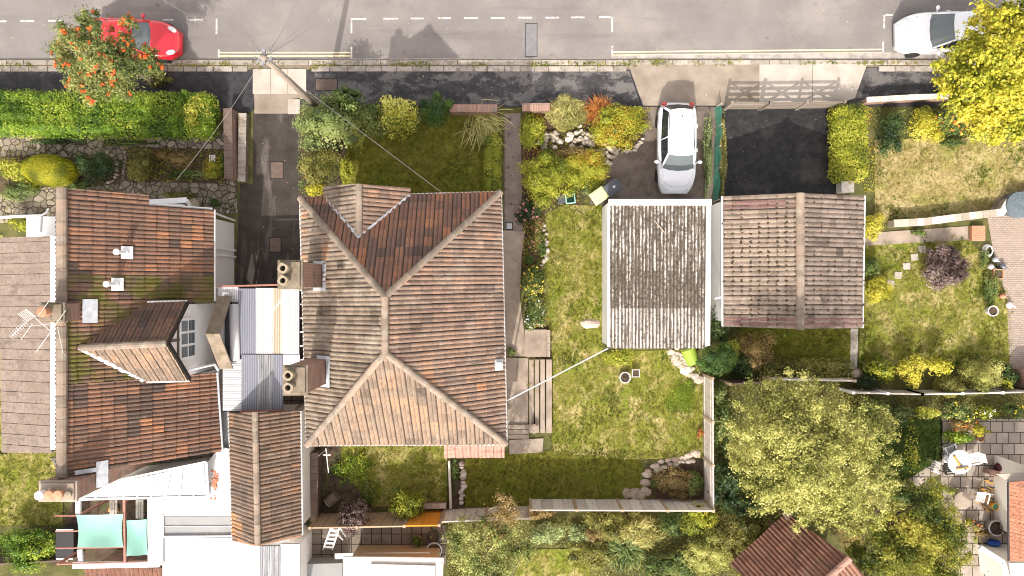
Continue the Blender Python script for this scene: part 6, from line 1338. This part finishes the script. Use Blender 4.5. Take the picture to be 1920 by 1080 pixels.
tree('rowan_tree', 'rowan tree covered in orange red berry clusters beside the red car', None, (b.x,b.y,0), [(170,45,4.6,32,.7),(243,42,4.6,18,.5),(150,80,4.8,42,.8),(125,105,4.6,34,.7),(195,95,5.0,45,.9),(225,120,4.8,42,.8),(262,125,4.3,34,.7),(180,145,4.5,42,.8),(225,165,4.3,32,.7),(150,150,4.2,24,.6),(235,80,4.6,22,.5),(285,110,4.0,22,.5)], 38000, .12, G['rowan'], .1, asp=.3, core=.2, berries=(red, 170), zt=2.6, rvar=.25, shell=.05, sub=12, sfr=.28)
b = W(1758,180,0)
tree('maple_tree', 'bright yellow leaved tree overhanging the road and right front garden', None, (b.x,b.y,0), [(1865,40,4.6,40,.8),(1905,60,5.0,50,1),(1820,95,4.6,44,.8),(1870,120,5.2,55,1.1),(1790,130,4.2,36,.7),(1835,165,4.8,48,.9),(1900,170,5.2,55,1.1),(1800,190,4.2,40,.8),(1850,225,4.4,40,.8),(1905,230,4.4,40,.8),(1960,120,5,60,1),(1960,220,4.6,55,1)], 60000, .12, G['maple'], .14, asp=.7, core=.25, zt=2.8, rvar=.3, shell=.1, sub=14, sfr=.24)
b = W(1425,806,0)
big = [(1440,760,5.0,55,1),(1500,760,5.6,60,1.2),(1560,790,5.6,60,1.2),(1420,810,4.6,60,1),(1480,820,6.2,66,1.3),(1545,850,6.2,66,1.3),(1600,830,5.2,55,1),(1440,870,5.2,58,1.1),(1500,900,5.6,64,1.2),(1570,910,5.4,62,1.2),(1625,885,4.6,55,1),(1440,925,4.2,45,.9),(1520,945,4.6,50,1),(1600,945,4.6,52,1),(1655,925,3.8,40,.8),(1390,830,3.8,36,.8),(1630,790,4.4,42,.9),(1660,810,3.6,26,.6)]
tree('birch_tree', 'largest tree, pale yellow green, spreading over the right fence', None, (b.x,b.y,0), big, 125000, .078, G['birch'], .17, asp=.6, core=.2, bark='twig', zt=3.4, rvar=.25, shell=.1, sub=26, sfr=.2, soft=.55)
b = W(1610,940,0)
tree('ash_tree', 'feathery green and gold tree left of the salmon roof', None, (b.x,b.y,0), [(1740,935,3.8,40,.9),(1765,975,3.6,42,.9),(1700,985,4.2,46,1),(1650,1010,3.6,40,.9),(1735,1020,4.2,48,1),(1690,1050,4.2,50,1),(1775,1030,3.4,42,.8),(1640,1060,3.6,40,.9),(1750,1070,3.8,50,1),(1795,1000,3,30,.7),(1610,1040,3.2,28,.8)], 46000, .12, G['ash'], .12, asp=.32, core=.25, zt=2.6, rvar=.5, shell=.05, sub=16, sfr=.24, droop=.25)
b = W(905,955,0)
tree('young_tree', 'thin brownish tree growing through the bottom fence', None, (b.x,b.y,0), [(940,955,3.2,26,.6),(965,960,3.2,24,.6),(930,985,2.8,24,.6),(955,940,3.4,14,.4)], 3200, .09, G['brown'], .05, asp=.4, core=0, bark='twig', zt=1.8, rvar=.4, shell=.15)
b = W(885,1000,0)
tree('apple_tree', 'small pale green tree at the bottom edge right of the shed', None, (b.x,b.y,0), [(850,1005,2.6,34,.7),(890,1000,2.8,34,.7),(930,1010,2.8,36,.7),(880,1040,3.0,38,.8),(930,1055,2.8,40,.8),(970,1035,2.6,32,.7),(900,1080,2.6,40,.8)], 13000, .095, G['apple'], .08, asp=.5, core=.2, bark='twig', zt=1.6, rvar=.45, shell=.2)
# ---- undergrowth between the plants
groundcover([[(840,970),(1480,965),(1440,1090),(1110,1090),(1100,1025),(980,1025),(950,1090),(840,1090)],[(1338,715),(1640,720),(1640,800),(1500,1000),(1338,960)],[(1575,742),(1990,738),(1990,785),(1640,790)],[(1560,960),(1800,930),(1800,1090),(1600,1090)]], 260, G['olive'])
groundcover([[(558,182),(690,182),(700,230),(655,250),(645,368),(558,368)],[(1640,192),(1990,190),(1990,256),(1640,262)],[(1385,690),(1600,690),(1600,720),(1385,720)],[(1340,600),(1385,600),(1385,720),(1325,720),(1318,660)]], 200, G['mid'])
groundcover([[(980,208),(1222,202),(1203,256),(1150,296),(1108,352),(1090,380),(1020,398),(1020,560),(1034,612),(985,612),(980,470)],[(238,277),(425,282),(425,343),(238,338)],[(1610,200),(1642,200),(1642,360),(1620,360)]], 190, G['ivy'])
groundcover([[(-30,258),(235,258),(235,290),(232,345),(210,400),(-30,420)],[(236,345),(440,345),(440,395),(280,380)]], 120, G['olive'], h=.16, leaf=.065)
groundcover([[(600,840),(640,840),(690,870),(712,940),(700,960),(600,960)],[(848,864),(866,864),(870,950),(848,950)]], 60, G['mid'])
# ---- hedges
def hedge(label, pts, w, h, mat, n, leaf, cat='hedge', core=.72, asp=.6, step=.42, sideways=.0, fl=None, rvar=.45):
    P = PW(pts, h*.5); bl = []
    for a, b in zip(P, P[1:]):
        L = (b-a).length; k = max(1, int(L/step)); sd = (b-a).normalized().cross(Vector((0,0,1)))
        for i in range(k):
            c = a.lerp(b, (i+.3+.4*random.random())/k); m = max(2, int(w/.5))
            for j in range(m):
                o = (j+.5)/m-.5; s = .8 if m == 1 else 1.0
                dx, dy = abs((b-a).normalized().x), abs((b-a).normalized().y); al, ac = step*1.15*s, w/m*.8; bl.append((np.array(c + sd*o*w*.78 + Vector((0,0,random.uniform(-.03,.05)*h))), np.array((al*dx+ac*dy, al*dy+ac*dx, h*random.uniform(.48,.52)))))
    o = foliage('hedge', bl, n, leaf, mat, core=core, asp=asp, rvar=rvar, shell=.72, up=.7); return tag(o, label, cat)
hedge('long bright green clipped hedge along the left pavement', [(-40,212),(395,219)], 2.2, 1.5, G['hedge'], 42000, .075)
hedge('clipped green and gold hedge along the right side of the black drive', [(1588,205),(1590,330)], 1.55, 1.3, G['lime'], 12000, .075)
shrub('shrub', 'yellowing round end of the long left hedge', 'shrub', 372, 208, 36, 34, 1.75, G['varieg'], .085, 520)
shrub('shrub', 'leafy green sprig on the corner of the long left hedge', 'shrub', 352, 186, 20, 14, 1.6, G['hedge'], .1, 500)
shrub('shrub', 'round leafy bush at the bottom left corner', 'shrub', 45, 1024, 68, 42, 1.5, G['hedge'], .1, 520)
shrub('shrub', 'small brown green bush on the verge under the berry tree', 'shrub', 292, 150, 28, 18, .6, G['olive'], .07, 600)
# left front garden
def dome(label, px, py, rx, ry, h, mat, n, rot=0):
    zc = h*.5; c = W(px,py,zc); s = (HC-zc)/HC/SC; T = Matrix.Rotation(rot,3,'Z'); bl = []
    bl.append((np.array(c), np.array((rx*s, ry*s, h*.5))))
    iv, it = ico(); V = np.array([c + T @ Vector((v[0]*rx*s*.93, v[1]*ry*s*.93, v[2]*h*.47)) for v in iv])
    d = rng.normal(size=(n,3)); d[:,2] = np.abs(d[:,2])*1.1-.25; d /= np.linalg.norm(d,axis=1,keepdims=True)
    f = rng.uniform(.93,1.03,n)[:,None]; Tm = np.array(T); rad = np.array((rx*s,ry*s,h*.5))
    P = (d*rad*f) @ Tm.T + np.array(c); N = (d/rad) @ Tm.T; N /= np.linalg.norm(N,axis=1,keepdims=True); N += rng.normal(size=(n,3))*.3; N /= np.linalg.norm(N,axis=1,keepdims=True)
    q = leaf_quads(P, N, .055*rng.uniform(.6,1.3,n), .6); rr = np.array([noise.noise(Vector(p)*1.6)*.9+.5 for p in P])+rng.normal(size=n)*.15
    o = np_mesh('topiary', np.concatenate([q,V]), np.arange(n*4).reshape(-1,4), it+len(q), rr, np.full(len(it),.2), mat, (c.x,c.y,0)); return tag(o, label, 'topiary')
dome('smooth egg shaped yellow green topiary by the left house', 95, 320, 51, 30, 1.5, G['topiary'], 7000, R(-6))
shrub('shrub', 'leafy lime bush left of the egg shaped topiary', 'shrub', 28, 318, 36, 28, .9, G['lime'], .1, 420)
shrub('shrub', 'sprawling grey green plants below the egg shaped topiary', 'shrub', 35, 358, 42, 22, .5, G['grey'], .08, 420)
shrub('shrub', 'dark green shrub on the crazy paving right of the topiary', 'shrub', 180, 318, 34, 36, 1.2, G['dark'], .08, 560)
shrub('shrub', 'rounded olive green bush in the middle of the left front bed', 'shrub', 270, 308, 33, 32, .9, G['olive'], .07, 620)
shrub('shrub', 'low grassy green groundcover along the left front bed', 'shrub', 360, 328, 60, 12, .35, G['mid'], .07, 520)
shrub('shrub', 'mixed reddish and green planting by the white stool', 'shrub', 400, 312, 26, 26, .5, G['ivy'], .07, 400)
shrub('shrub', 'dry brown planting above the groundcover in the left bed', 'shrub', 335, 300, 36, 16, .4, G['brown'], .06, 320)
shrub('shrub', 'dark trailing plants under the long left hedge', 'shrub', 130, 262, 70, 9, .5, G['dark'], .08, 420)
shrub('shrub', 'small plant pots greenery by the left house porch', 'shrub', 400, 380, 14, 10, .5, G['conifer'], .07, 420)
shrub('shrub', 'green leaves beside the low pinkish roof', 'shrub', 45, 422, 34, 16, .9, G['lime'], .1, 420)
# centre front garden
shrub('shrub', 'tall grey green shrub filling the corner beside the left drive', 'shrub', 622, 238, 62, 52, 3.4, G['grey'], .1, 640, frac=.3, K=26)
shrub('shrub', 'leafy mid green shrub along the pavement behind the utility pole', 'shrub', 655, 200, 50, 34, 2.6, G['mid'], .12, 480, K=16)
shrub('shrub', 'bare twiggy grey shrub at the drive corner', 'shrub', 585, 200, 26, 32, 2.2, G['grey'], .08, 220, core=0, shell=.1)
shrub('shrub', 'rounded olive bush beside the hipped house bay', 'shrub', 607, 314, 42, 34, 1.8, G['olive'], .075, 640)
shrub('shrub', 'narrow lime bush against the front lawn', 'shrub', 648, 318, 14, 32, 1.2, G['lime'], .08, 480)
shrub('shrub', 'small golden shrub at the corner of the hipped house', 'shrub', 590, 356, 24, 14, 1.0, G['yellow'], .1, 480)
shrub('shrub', 'cream and yellow variegated shrub on the front lawn', 'shrub', 744, 226, 48, 44, 1.9, G['varieg'], .12, 520, K=16, frac=.3)
shrub('shrub', 'dark green sprawling shrub left of the variegated one', 'shrub', 698, 225, 36, 42, 1.9, G['mid'], .11, 520)
shrub('shrub', 'silver grey edge plant beside the variegated shrub', 'shrub', 780, 226, 10, 26, .9, G['pale'], .07, 420)
shrub('shrub', 'round clipped dark green bush by the brick front wall', 'shrub', 815, 210, 35, 36, 1.5, G['conifer'], .075, 1000, frac=.25, K=18)
hedge('low clipped hedge between the front lawn and the side path', [(924,255),(922,352)], .7, .6, G['lime'], 4200, .065, core=.78)
def spiky(label, px, py, r, h, mat, n, wid=.035, dirn=None, cat='grass clump'):
    c = W(px,py,h*.3); P3 = np.tile(np.array((c.x,c.y,.03)),(n,1)) + rng.normal(size=(n,3))*np.array([r*.35,r*.35,0]); a = rng.random(n)*2*np.pi if dirn is None else dirn+rng.normal(size=n)*.8
    ln = r*rng.uniform(.5,1.2,n); hh = h*rng.uniform(.5,1.1,n); D = np.stack([np.cos(a),np.sin(a),np.zeros(n)],1); S = np.stack([-np.sin(a),np.cos(a),np.zeros(n)],1); V = []; K = 4
    pts = [P3 + D*(ln*t**1.2)[:,None] + np.array([0,0,1])*(hh*(math.sin(t*2.3)))[:,None] for t in np.linspace(0,1,K)]
    Vs = np.stack([np.stack([p-S*wid*w/2, p+S*wid*w/2],1) for p,w in zip(pts,(1,1,.8,.15))],1).reshape(-1,3)
    q = np.array([[i*2*K+2*k, i*2*K+2*k+1, i*2*K+2*k+3, i*2*K+2*k+2] for i in range(n) for k in range(K-1)])
    o = np_mesh('grass_clump', Vs, q, np.zeros((0,3),int), np.repeat(rng.random(n),K-1), np.zeros(0), mat, (c.x,c.y,.03)); return tag(o, label, cat)
spiky('strap leaved arching clump on the front lawn corner', 900, 228, .95, .4, G['straw'], 260, .04, R(-60))
_g = foliage('grass_clump', blobs_of(tuple(W(1062,212,.4)), (1.0,.75,.4), 22, .3) + [(np.array(W(1062,212,.35)), np.array((.95,.7,.35)))], 6500, .3, G['straw'], asp=.09, core=.6, up=.35, shell=.5, upright=.35, rvar=.35, droop=.25)
tag(_g, 'pale feathery ornamental grass mound behind the short wall', 'grass clump')
spiky('orange spiky heather among the ivy', 1120, 210, .55, .6, G['heath'], 420, .03)
shrub('shrub', 'low green bush by the dark path entrance', 'shrub', 998, 244, 32, 40, .8, G['lime'], .08, 480)
shrub('shrub', 'autumn ivy mound beside the drive of the white hatchback', 'shrub', 1162, 234, 62, 46, .9, G['ivy'], .085, 600, K=20, frac=.3)
shrub('shrub', 'tufts of yellow green leaves at the drive mouth', 'shrub', 1190, 212, 30, 14, .7, G['lime'], .08, 480)
shrub('shrub', 'large bright lime bush between the side path and rockery', 'shrub', 1030, 333, 60, 54, 1.3, G['lime'], .085, 640, K=26, frac=.28)
shrub('shrub', 'bronze brown bush beside the rockery wall', 'shrub', 1100, 315, 52, 46, 1.0, G['ivy'], .075, 560, K=14)
shrub('shrub', 'reddish brown low plants under the rockery wall', 'shrub', 1075, 288, 40, 16, .6, G['brown'], .07, 460)
shrub('shrub', 'silvery plant next to the yellow lidded bin', 'shrub', 1100, 358, 14, 12, .5, G['pale'], .06, 460)
shrub('shrub', 'pink flowered grey green plant at the corner of the side lawn', 'shrub', 993, 398, 26, 28, .7, G['dark'], .07, 460, flower=(pink, 30, .05))
shrub('shrub', 'straggly mixed plants between path and lawn above the dahlias', 'shrub', 1004, 446, 18, 36, .5, G['olive'], .07, 380, flower=(pink, 12, .04))
shrub('shrub', 'small blue green clump above the yellow flowers', 'shrub', 993, 488, 12, 10, .5, G['conifer'], .06, 560)
shrub('shrub', 'bushy green border plant with yellow flowers along the side path', 'shrub', 1000, 528, 30, 36, .9, G['mid'], .08, 560, flower=(yel, 46, .05))
shrub('shrub', 'bushy green border plant with white flowers above the path slab', 'shrub', 1006, 584, 27, 36, .8, G['mid'], .08, 540, flower=(whp, 26, .04))
shrub('shrub', 'thin green weeds along the foot of the hipped house', 'shrub', 957, 660, 14, 8, .25, G['mid'], .06, 420)
shrub('shrub', 'bed of pale sedums left of the green netting', 'shrub', 1327, 290, 9, 88, .35, G['pale'], .07, 560, K=24)
shrub('shrub', 'bed of sedums and leaves right of the green netting', 'shrub', 1352, 295, 10, 86, .35, G['straw'], .07, 520, K=24)
# right front garden
shrub('shrub', 'dark green shrub right of the clipped hedge', 'shrub', 1668, 246, 30, 42, 1.1, G['dark'], .09, 560)
shrub('shrub', 'golden yellow shrub in the right front border', 'shrub', 1732, 238, 36, 34, 1.1, G['yellow'], .085, 620)
shrub('shrub', 'green shrub with orange red berries under the yellow tree', 'shrub', 1782, 225, 36, 34, 1.0, G['mid'], .09, 520, flower=(orange, 44, .06))
shrub('shrub', 'pale yellow border plants at the edge of the dry lawn', 'shrub', 1840, 252, 34, 16, .6, G['varieg'], .08, 420)
shrub('shrub', 'low green border plants above the dry lawn', 'shrub', 1790, 268, 30, 10, .4, G['mid'], .08, 380)
shrub('shrub', 'yellow green bush against the tiled garage by the wall', 'shrub', 1638, 424, 22, 26, .9, G['yellow'], .07, 620)
shrub('shrub', 'round golden ball shrub on the lawn by the tiled garage', 'shrub', 1642, 545, 28, 27, 1.0, G['yellow'], .055, 1100, K=20, frac=.3, shell=.7)
shrub('shrub', 'green and yellow shrub between the two golden ones', 'shrub', 1632, 500, 18, 24, .9, G['mid'], .08, 460)
shrub('shrub', 'round dark purple bush on the stepping stone lawn', 'shrub', 1769, 501, 46, 45, 1.3, G['purple'], .1, 640, K=26, frac=.28)
shrub('shrub', 'green plants around the ornaments at the lawn edge', 'shrub', 1857, 540, 14, 40, .5, G['mid'], .07, 460)
shrub('shrub', 'leafy plants behind the coiled white hose', 'shrub', 1845, 485, 9, 26, .4, G['mid'], .07, 460)
shrub('shrub', 'green weeds by the concrete path slabs', 'shrub', 1722, 436, 18, 8, .35, G['mid'], .08, 460)
# between the garages and behind
shrub('shrub', 'dark ivy between the two garages', 'shrub', 1344, 610, 20, 40, 1.4, G['dark'], .1, 560, K=14)
shrub('conifer', 'dense round dark green conifer at the garage corner', 'conifer', 1346, 674, 40, 38, 2.0, G['conifer'], .075, 1000, K=30, frac=.26)
shrub('shrub', 'yellow tipped shrub behind the round conifer', 'shrub', 1372, 650, 16, 14, 1.6, G['varieg'], .07, 560)
shrub('shrub', 'brown twiggy dark bush below the tiled garage', 'shrub', 1415, 655, 36, 40, 1.3, G['brown'], .08, 420, K=16)
shrub('shrub', 'dark bush behind the round conifer', 'shrub', 1388, 690, 26, 26, 1.2, G['dark'], .09, 480)
hedge('loose green hedge along the bottom of the shaded lawn', [(1425,692),(1590,694)], .9, .9, G['olive'], 5200, .085, core=.7)
shrub('shrub', 'lime green leafy plant beside the stone urn', 'shrub', 1650, 692, 34, 24, 1.0, G['lime'], .1, 420)
shrub('shrub', 'golden spreading shrub behind the lawn fence', 'shrub', 1706, 694, 30, 28, 1.4, G['yellow'], .09, 520)
shrub('shrub', 'yellow spotted shrub right of the golden one', 'shrub', 1758, 686, 32, 24, 1.4, G['yellow'], .12, 360)
shrub('shrub', 'dark conifer bush in front of the mossy fence', 'shrub', 1778, 722, 32, 26, 1.2, G['olive'], .06, 760)
shrub('shrub', 'round pale olive bush near the right brick corner', 'shrub', 1840, 706, 36, 34, 1.4, G['birch'], .06, 820, K=20)
shrub('shrub', 'dark leafy plants at the right brick corner', 'shrub', 1886, 706, 24, 30, 1.0, G['dark'], .1, 420)
shrub('shrub', 'light green sprig by the dark plants at the right corner', 'shrub', 1880, 716, 14, 14, 1.2, G['lime'], .1, 420)
shrub('shrub', 'dark shade plants behind the stone urn', 'shrub', 1630, 716, 30, 20, .8, G['dark'], .09, 480)
# right of the fence, under the big tree
shrub('shrub', 'dark ivy right of the panel fence', 'shrub', 1352, 790, 20, 60, 1.3, G['mid'], .1, 460, K=16)
shrub('shrub', 'dark bush behind the fence corner', 'shrub', 1365, 905, 34, 50, 1.4, G['dark'], .1, 460, K=16)
shrub('shrub', 'blue green leaves by the fence below the conifer', 'shrub', 1348, 738, 14, 26, 1.2, G['grey'], .09, 420)
shrub('shrub', 'bare brown branches beside the brown roof', 'shrub', 1590, 990, 44, 34, 1.6, G['brown'], .07, 260, core=.3)
# planted corner and rear beds
shrub('shrub', 'low dark planting in the stone ringed corner', 'shrub', 1268, 906, 48, 30, .6, G['brown'], .07, 420, K=14)
shrub('shrub', 'green leaves in the right part of the stone ringed corner', 'shrub', 1302, 905, 18, 30, .7, G['mid'], .09, 460)
shrub('shrub', 'trailing green plant left of the stone ringed corner', 'shrub', 1235, 900, 18, 16, .4, G['mid'], .07, 460)
shrub('shrub', 'yellow green shrub below the garage end', 'shrub', 1162, 672, 34, 22, .9, G['lime'], .08, 520)
shrub('shrub', 'low clover patch on the rear lawn by the fence', 'shrub', 1276, 742, 30, 40, .1, G['hedge'], .05, 420, core=0)
shrub('shrub', 'orange leafy plant by the right fence', 'shrub', 1313, 812, 7, 10, .4, G['heath'], .06, 560)
shrub('shrub', 'glossy round yellow green shrub by the orange fence panel', 'shrub', 762, 946, 40, 34, 1.7, G['lime'], .1, 620, K=22, frac=.3)
shrub('shrub', 'purple leaved shrub leaning over the patio fence', 'shrub', 667, 970, 34, 34, 2.1, G['purple'], .09, 560, K=18)
shrub('shrub', 'leafy strawberry plants in the dark bed', 'shrub', 662, 880, 44, 34, .35, G['hedge'], .1, 200, K=20, core=0, frac=.25)
shrub('shrub', 'small leafy plants at the far end of the dark bed', 'shrub', 690, 920, 20, 22, .35, G['mid'], .09, 240, core=0)
shrub('shrub', 'green leaves between the timber edging and stone border', 'shrub', 853, 885, 9, 28, .35, G['mid'], .07, 420)
# bottom garden
shrub('shrub', 'pale mint leaved shrub below the bottom fence', 'shrub', 1028, 998, 38, 24, .9, G['pale'], .1, 520)
shrub('shrub', 'olive shrubs under the bottom fence near its middle', 'shrub', 1140, 985, 44, 34, 1.3, G['olive'], .09, 460, K=16)
_g = foliage('grass_clump', blobs_of(tuple(W(1200,995,.5)), (1.1,.75,.45), 22, .3) + [(np.array(W(1200,995,.4)), np.array((1.0,.65,.4)))], 4500, .45, G['straw'], asp=.08, core=.5, up=.25, shell=.4, upright=.3, rvar=.4, droop=.3)
tag(_g, 'arching pampas like clump below the bottom fence', 'grass clump')
spiky('dark spiky palm like plant below the bottom fence', 1170, 1025, .8, .8, G['mid'], 360, .05)
shrub('shrub', 'bright yellow green shrub below the fence corner', 'shrub', 1310, 975, 40, 34, 1.4, G['lime'], .1, 460, K=14)
shrub('shrub', 'bushy hydrangea coloured gold and brown at the bottom edge', 'shrub', 1330, 1030, 58, 44, 1.5, G['birch'], .09, 460, K=20)
shrub('shrub', 'pale leafy bush left of the brown roof', 'shrub', 1410, 1000, 48, 40, 1.6, G['olive'], .09, 460, K=16)
shrub('shrub', 'dark planting along the bottom edge', 'shrub', 1250, 1060, 56, 30, 1.0, G['mid'], .09, 420, K=14)
shrub('shrub', 'brown bark mulch plants below the left end of the fence', 'shrub', 1010, 962, 34, 14, .5, G['brown'], .08, 320)
shrub('shrub', 'golden brown leafy shrub left of the pampas clump', 'shrub', 1120, 1000, 30, 22, .9, G['brown'], .08, 420)
shrub('shrub', 'dark green bush under the right end of the fence', 'shrub', 1255, 980, 30, 26, 1.0, G['mid'], .09, 460)
shrub('shrub', 'deep green leafy growth on the left edge of the dark lawn', 'shrub', 1640, 780, 30, 34, 1.3, G['mid'], .11, 520)
shrub('shrub', 'scattered pale green plants by the bottom lawn', 'shrub', 1110, 1040, 50, 28, .8, G['olive'], .09, 420, K=14)
shrub('shrub', 'silvery blue plants between the mint shrub and palms', 'shrub', 1085, 1000, 24, 20, .7, G['pale'], .09, 320)
shrub('shrub', 'dark twiggy shrub at the right of the fence corner', 'shrub', 1400, 945, 40, 30, 1.3, G['dark'], .09, 420)
# patio plants
for (x,y,rx,ry,h,m_,lf,lab,fl) in ((1690,772,30,16,.9,'grey',.14,'climbing plant left along the mossy fence',None),(1735,775,26,16,.9,'varieg',.14,'climbing plant with pale round leaves on the mossy fence',None),(1800,770,36,20,1.0,'mid',.1,'patio planting in the middle below the mossy fence',(yel,14,.05)),(1850,772,28,20,.9,'lime',.12,'patio planting with blue and yellow flowers',(whp,12,.05)),(1900,768,26,14,.9,'mid',.1,'patio planting at the right end of the mossy fence',(yel,8,.05)),(1796,820,34,16,.7,'hedge',.12,'low green patio shrub above the round table',None),(1835,806,20,14,.7,'yellow',.1,'small golden patio shrub by the terracotta pot',None),(1805,795,34,16,.6,'brown',.08,'brownish patio planting above the low green shrub',(orange,8,.05)),(1710,830,14,60,1.0,'lime',.12,'thin vine hanging over the dark lawn',None),(1655,795,26,20,1.4,'olive',.1,'leafy branch end over the dark lawn',None),(1700,930,36,20,.8,'mid',.1,'green plants below the slab path',None),(1822,985,20,14,.6,'purple',.09,'purple plants by the straw',(orange,4,.06)),(1838,1000,22,10,.5,'brown',.08,'dry plants above the timber edging',None)):
    shrub('shrub', lab, 'shrub', x, y, rx, ry, h, G[m_], lf, 380 if 'vine' not in lab else 90, flower=fl, core=0 if 'vine' in lab else .65)

shrub('shrub', 'reddish leafy plant above the pink flowered one', 'shrub', 1008, 418, 16, 18, .45, G['brown'], .07, 460)
shrub('shrub', 'green creeping plant over the stone edge of the side lawn', 'shrub', 1014, 460, 12, 26, .4, G['mid'], .07, 480)
shrub('shrub', 'grey green plants on the crazy paving near the house porch', 'shrub', 330, 368, 40, 10, .35, G['olive'], .07, 300)
shrub('shrub', 'leafy weeds between the crazy paving stones under the hedge', 'shrub', 245, 268, 60, 7, .25, G['mid'], .06, 260)
shrub('shrub', 'dark leafy plant beside the red coped wall', 'shrub', 428, 300, 12, 34, .5, G['dark'], .07, 380)
shrub('shrub', 'brownish seed heads at the back of the left bed', 'shrub', 300, 292, 26, 12, .55, G['brown'], .06, 300)
shrub('shrub', 'green clump left of the ring of stones', 'shrub', 140, 350, 22, 14, .4, G['mid'], .07, 380)
shrub('shrub', 'yellow green tuft by the egg shaped topiary foot', 'shrub', 60, 352, 20, 12, .4, G['lime'], .07, 380)
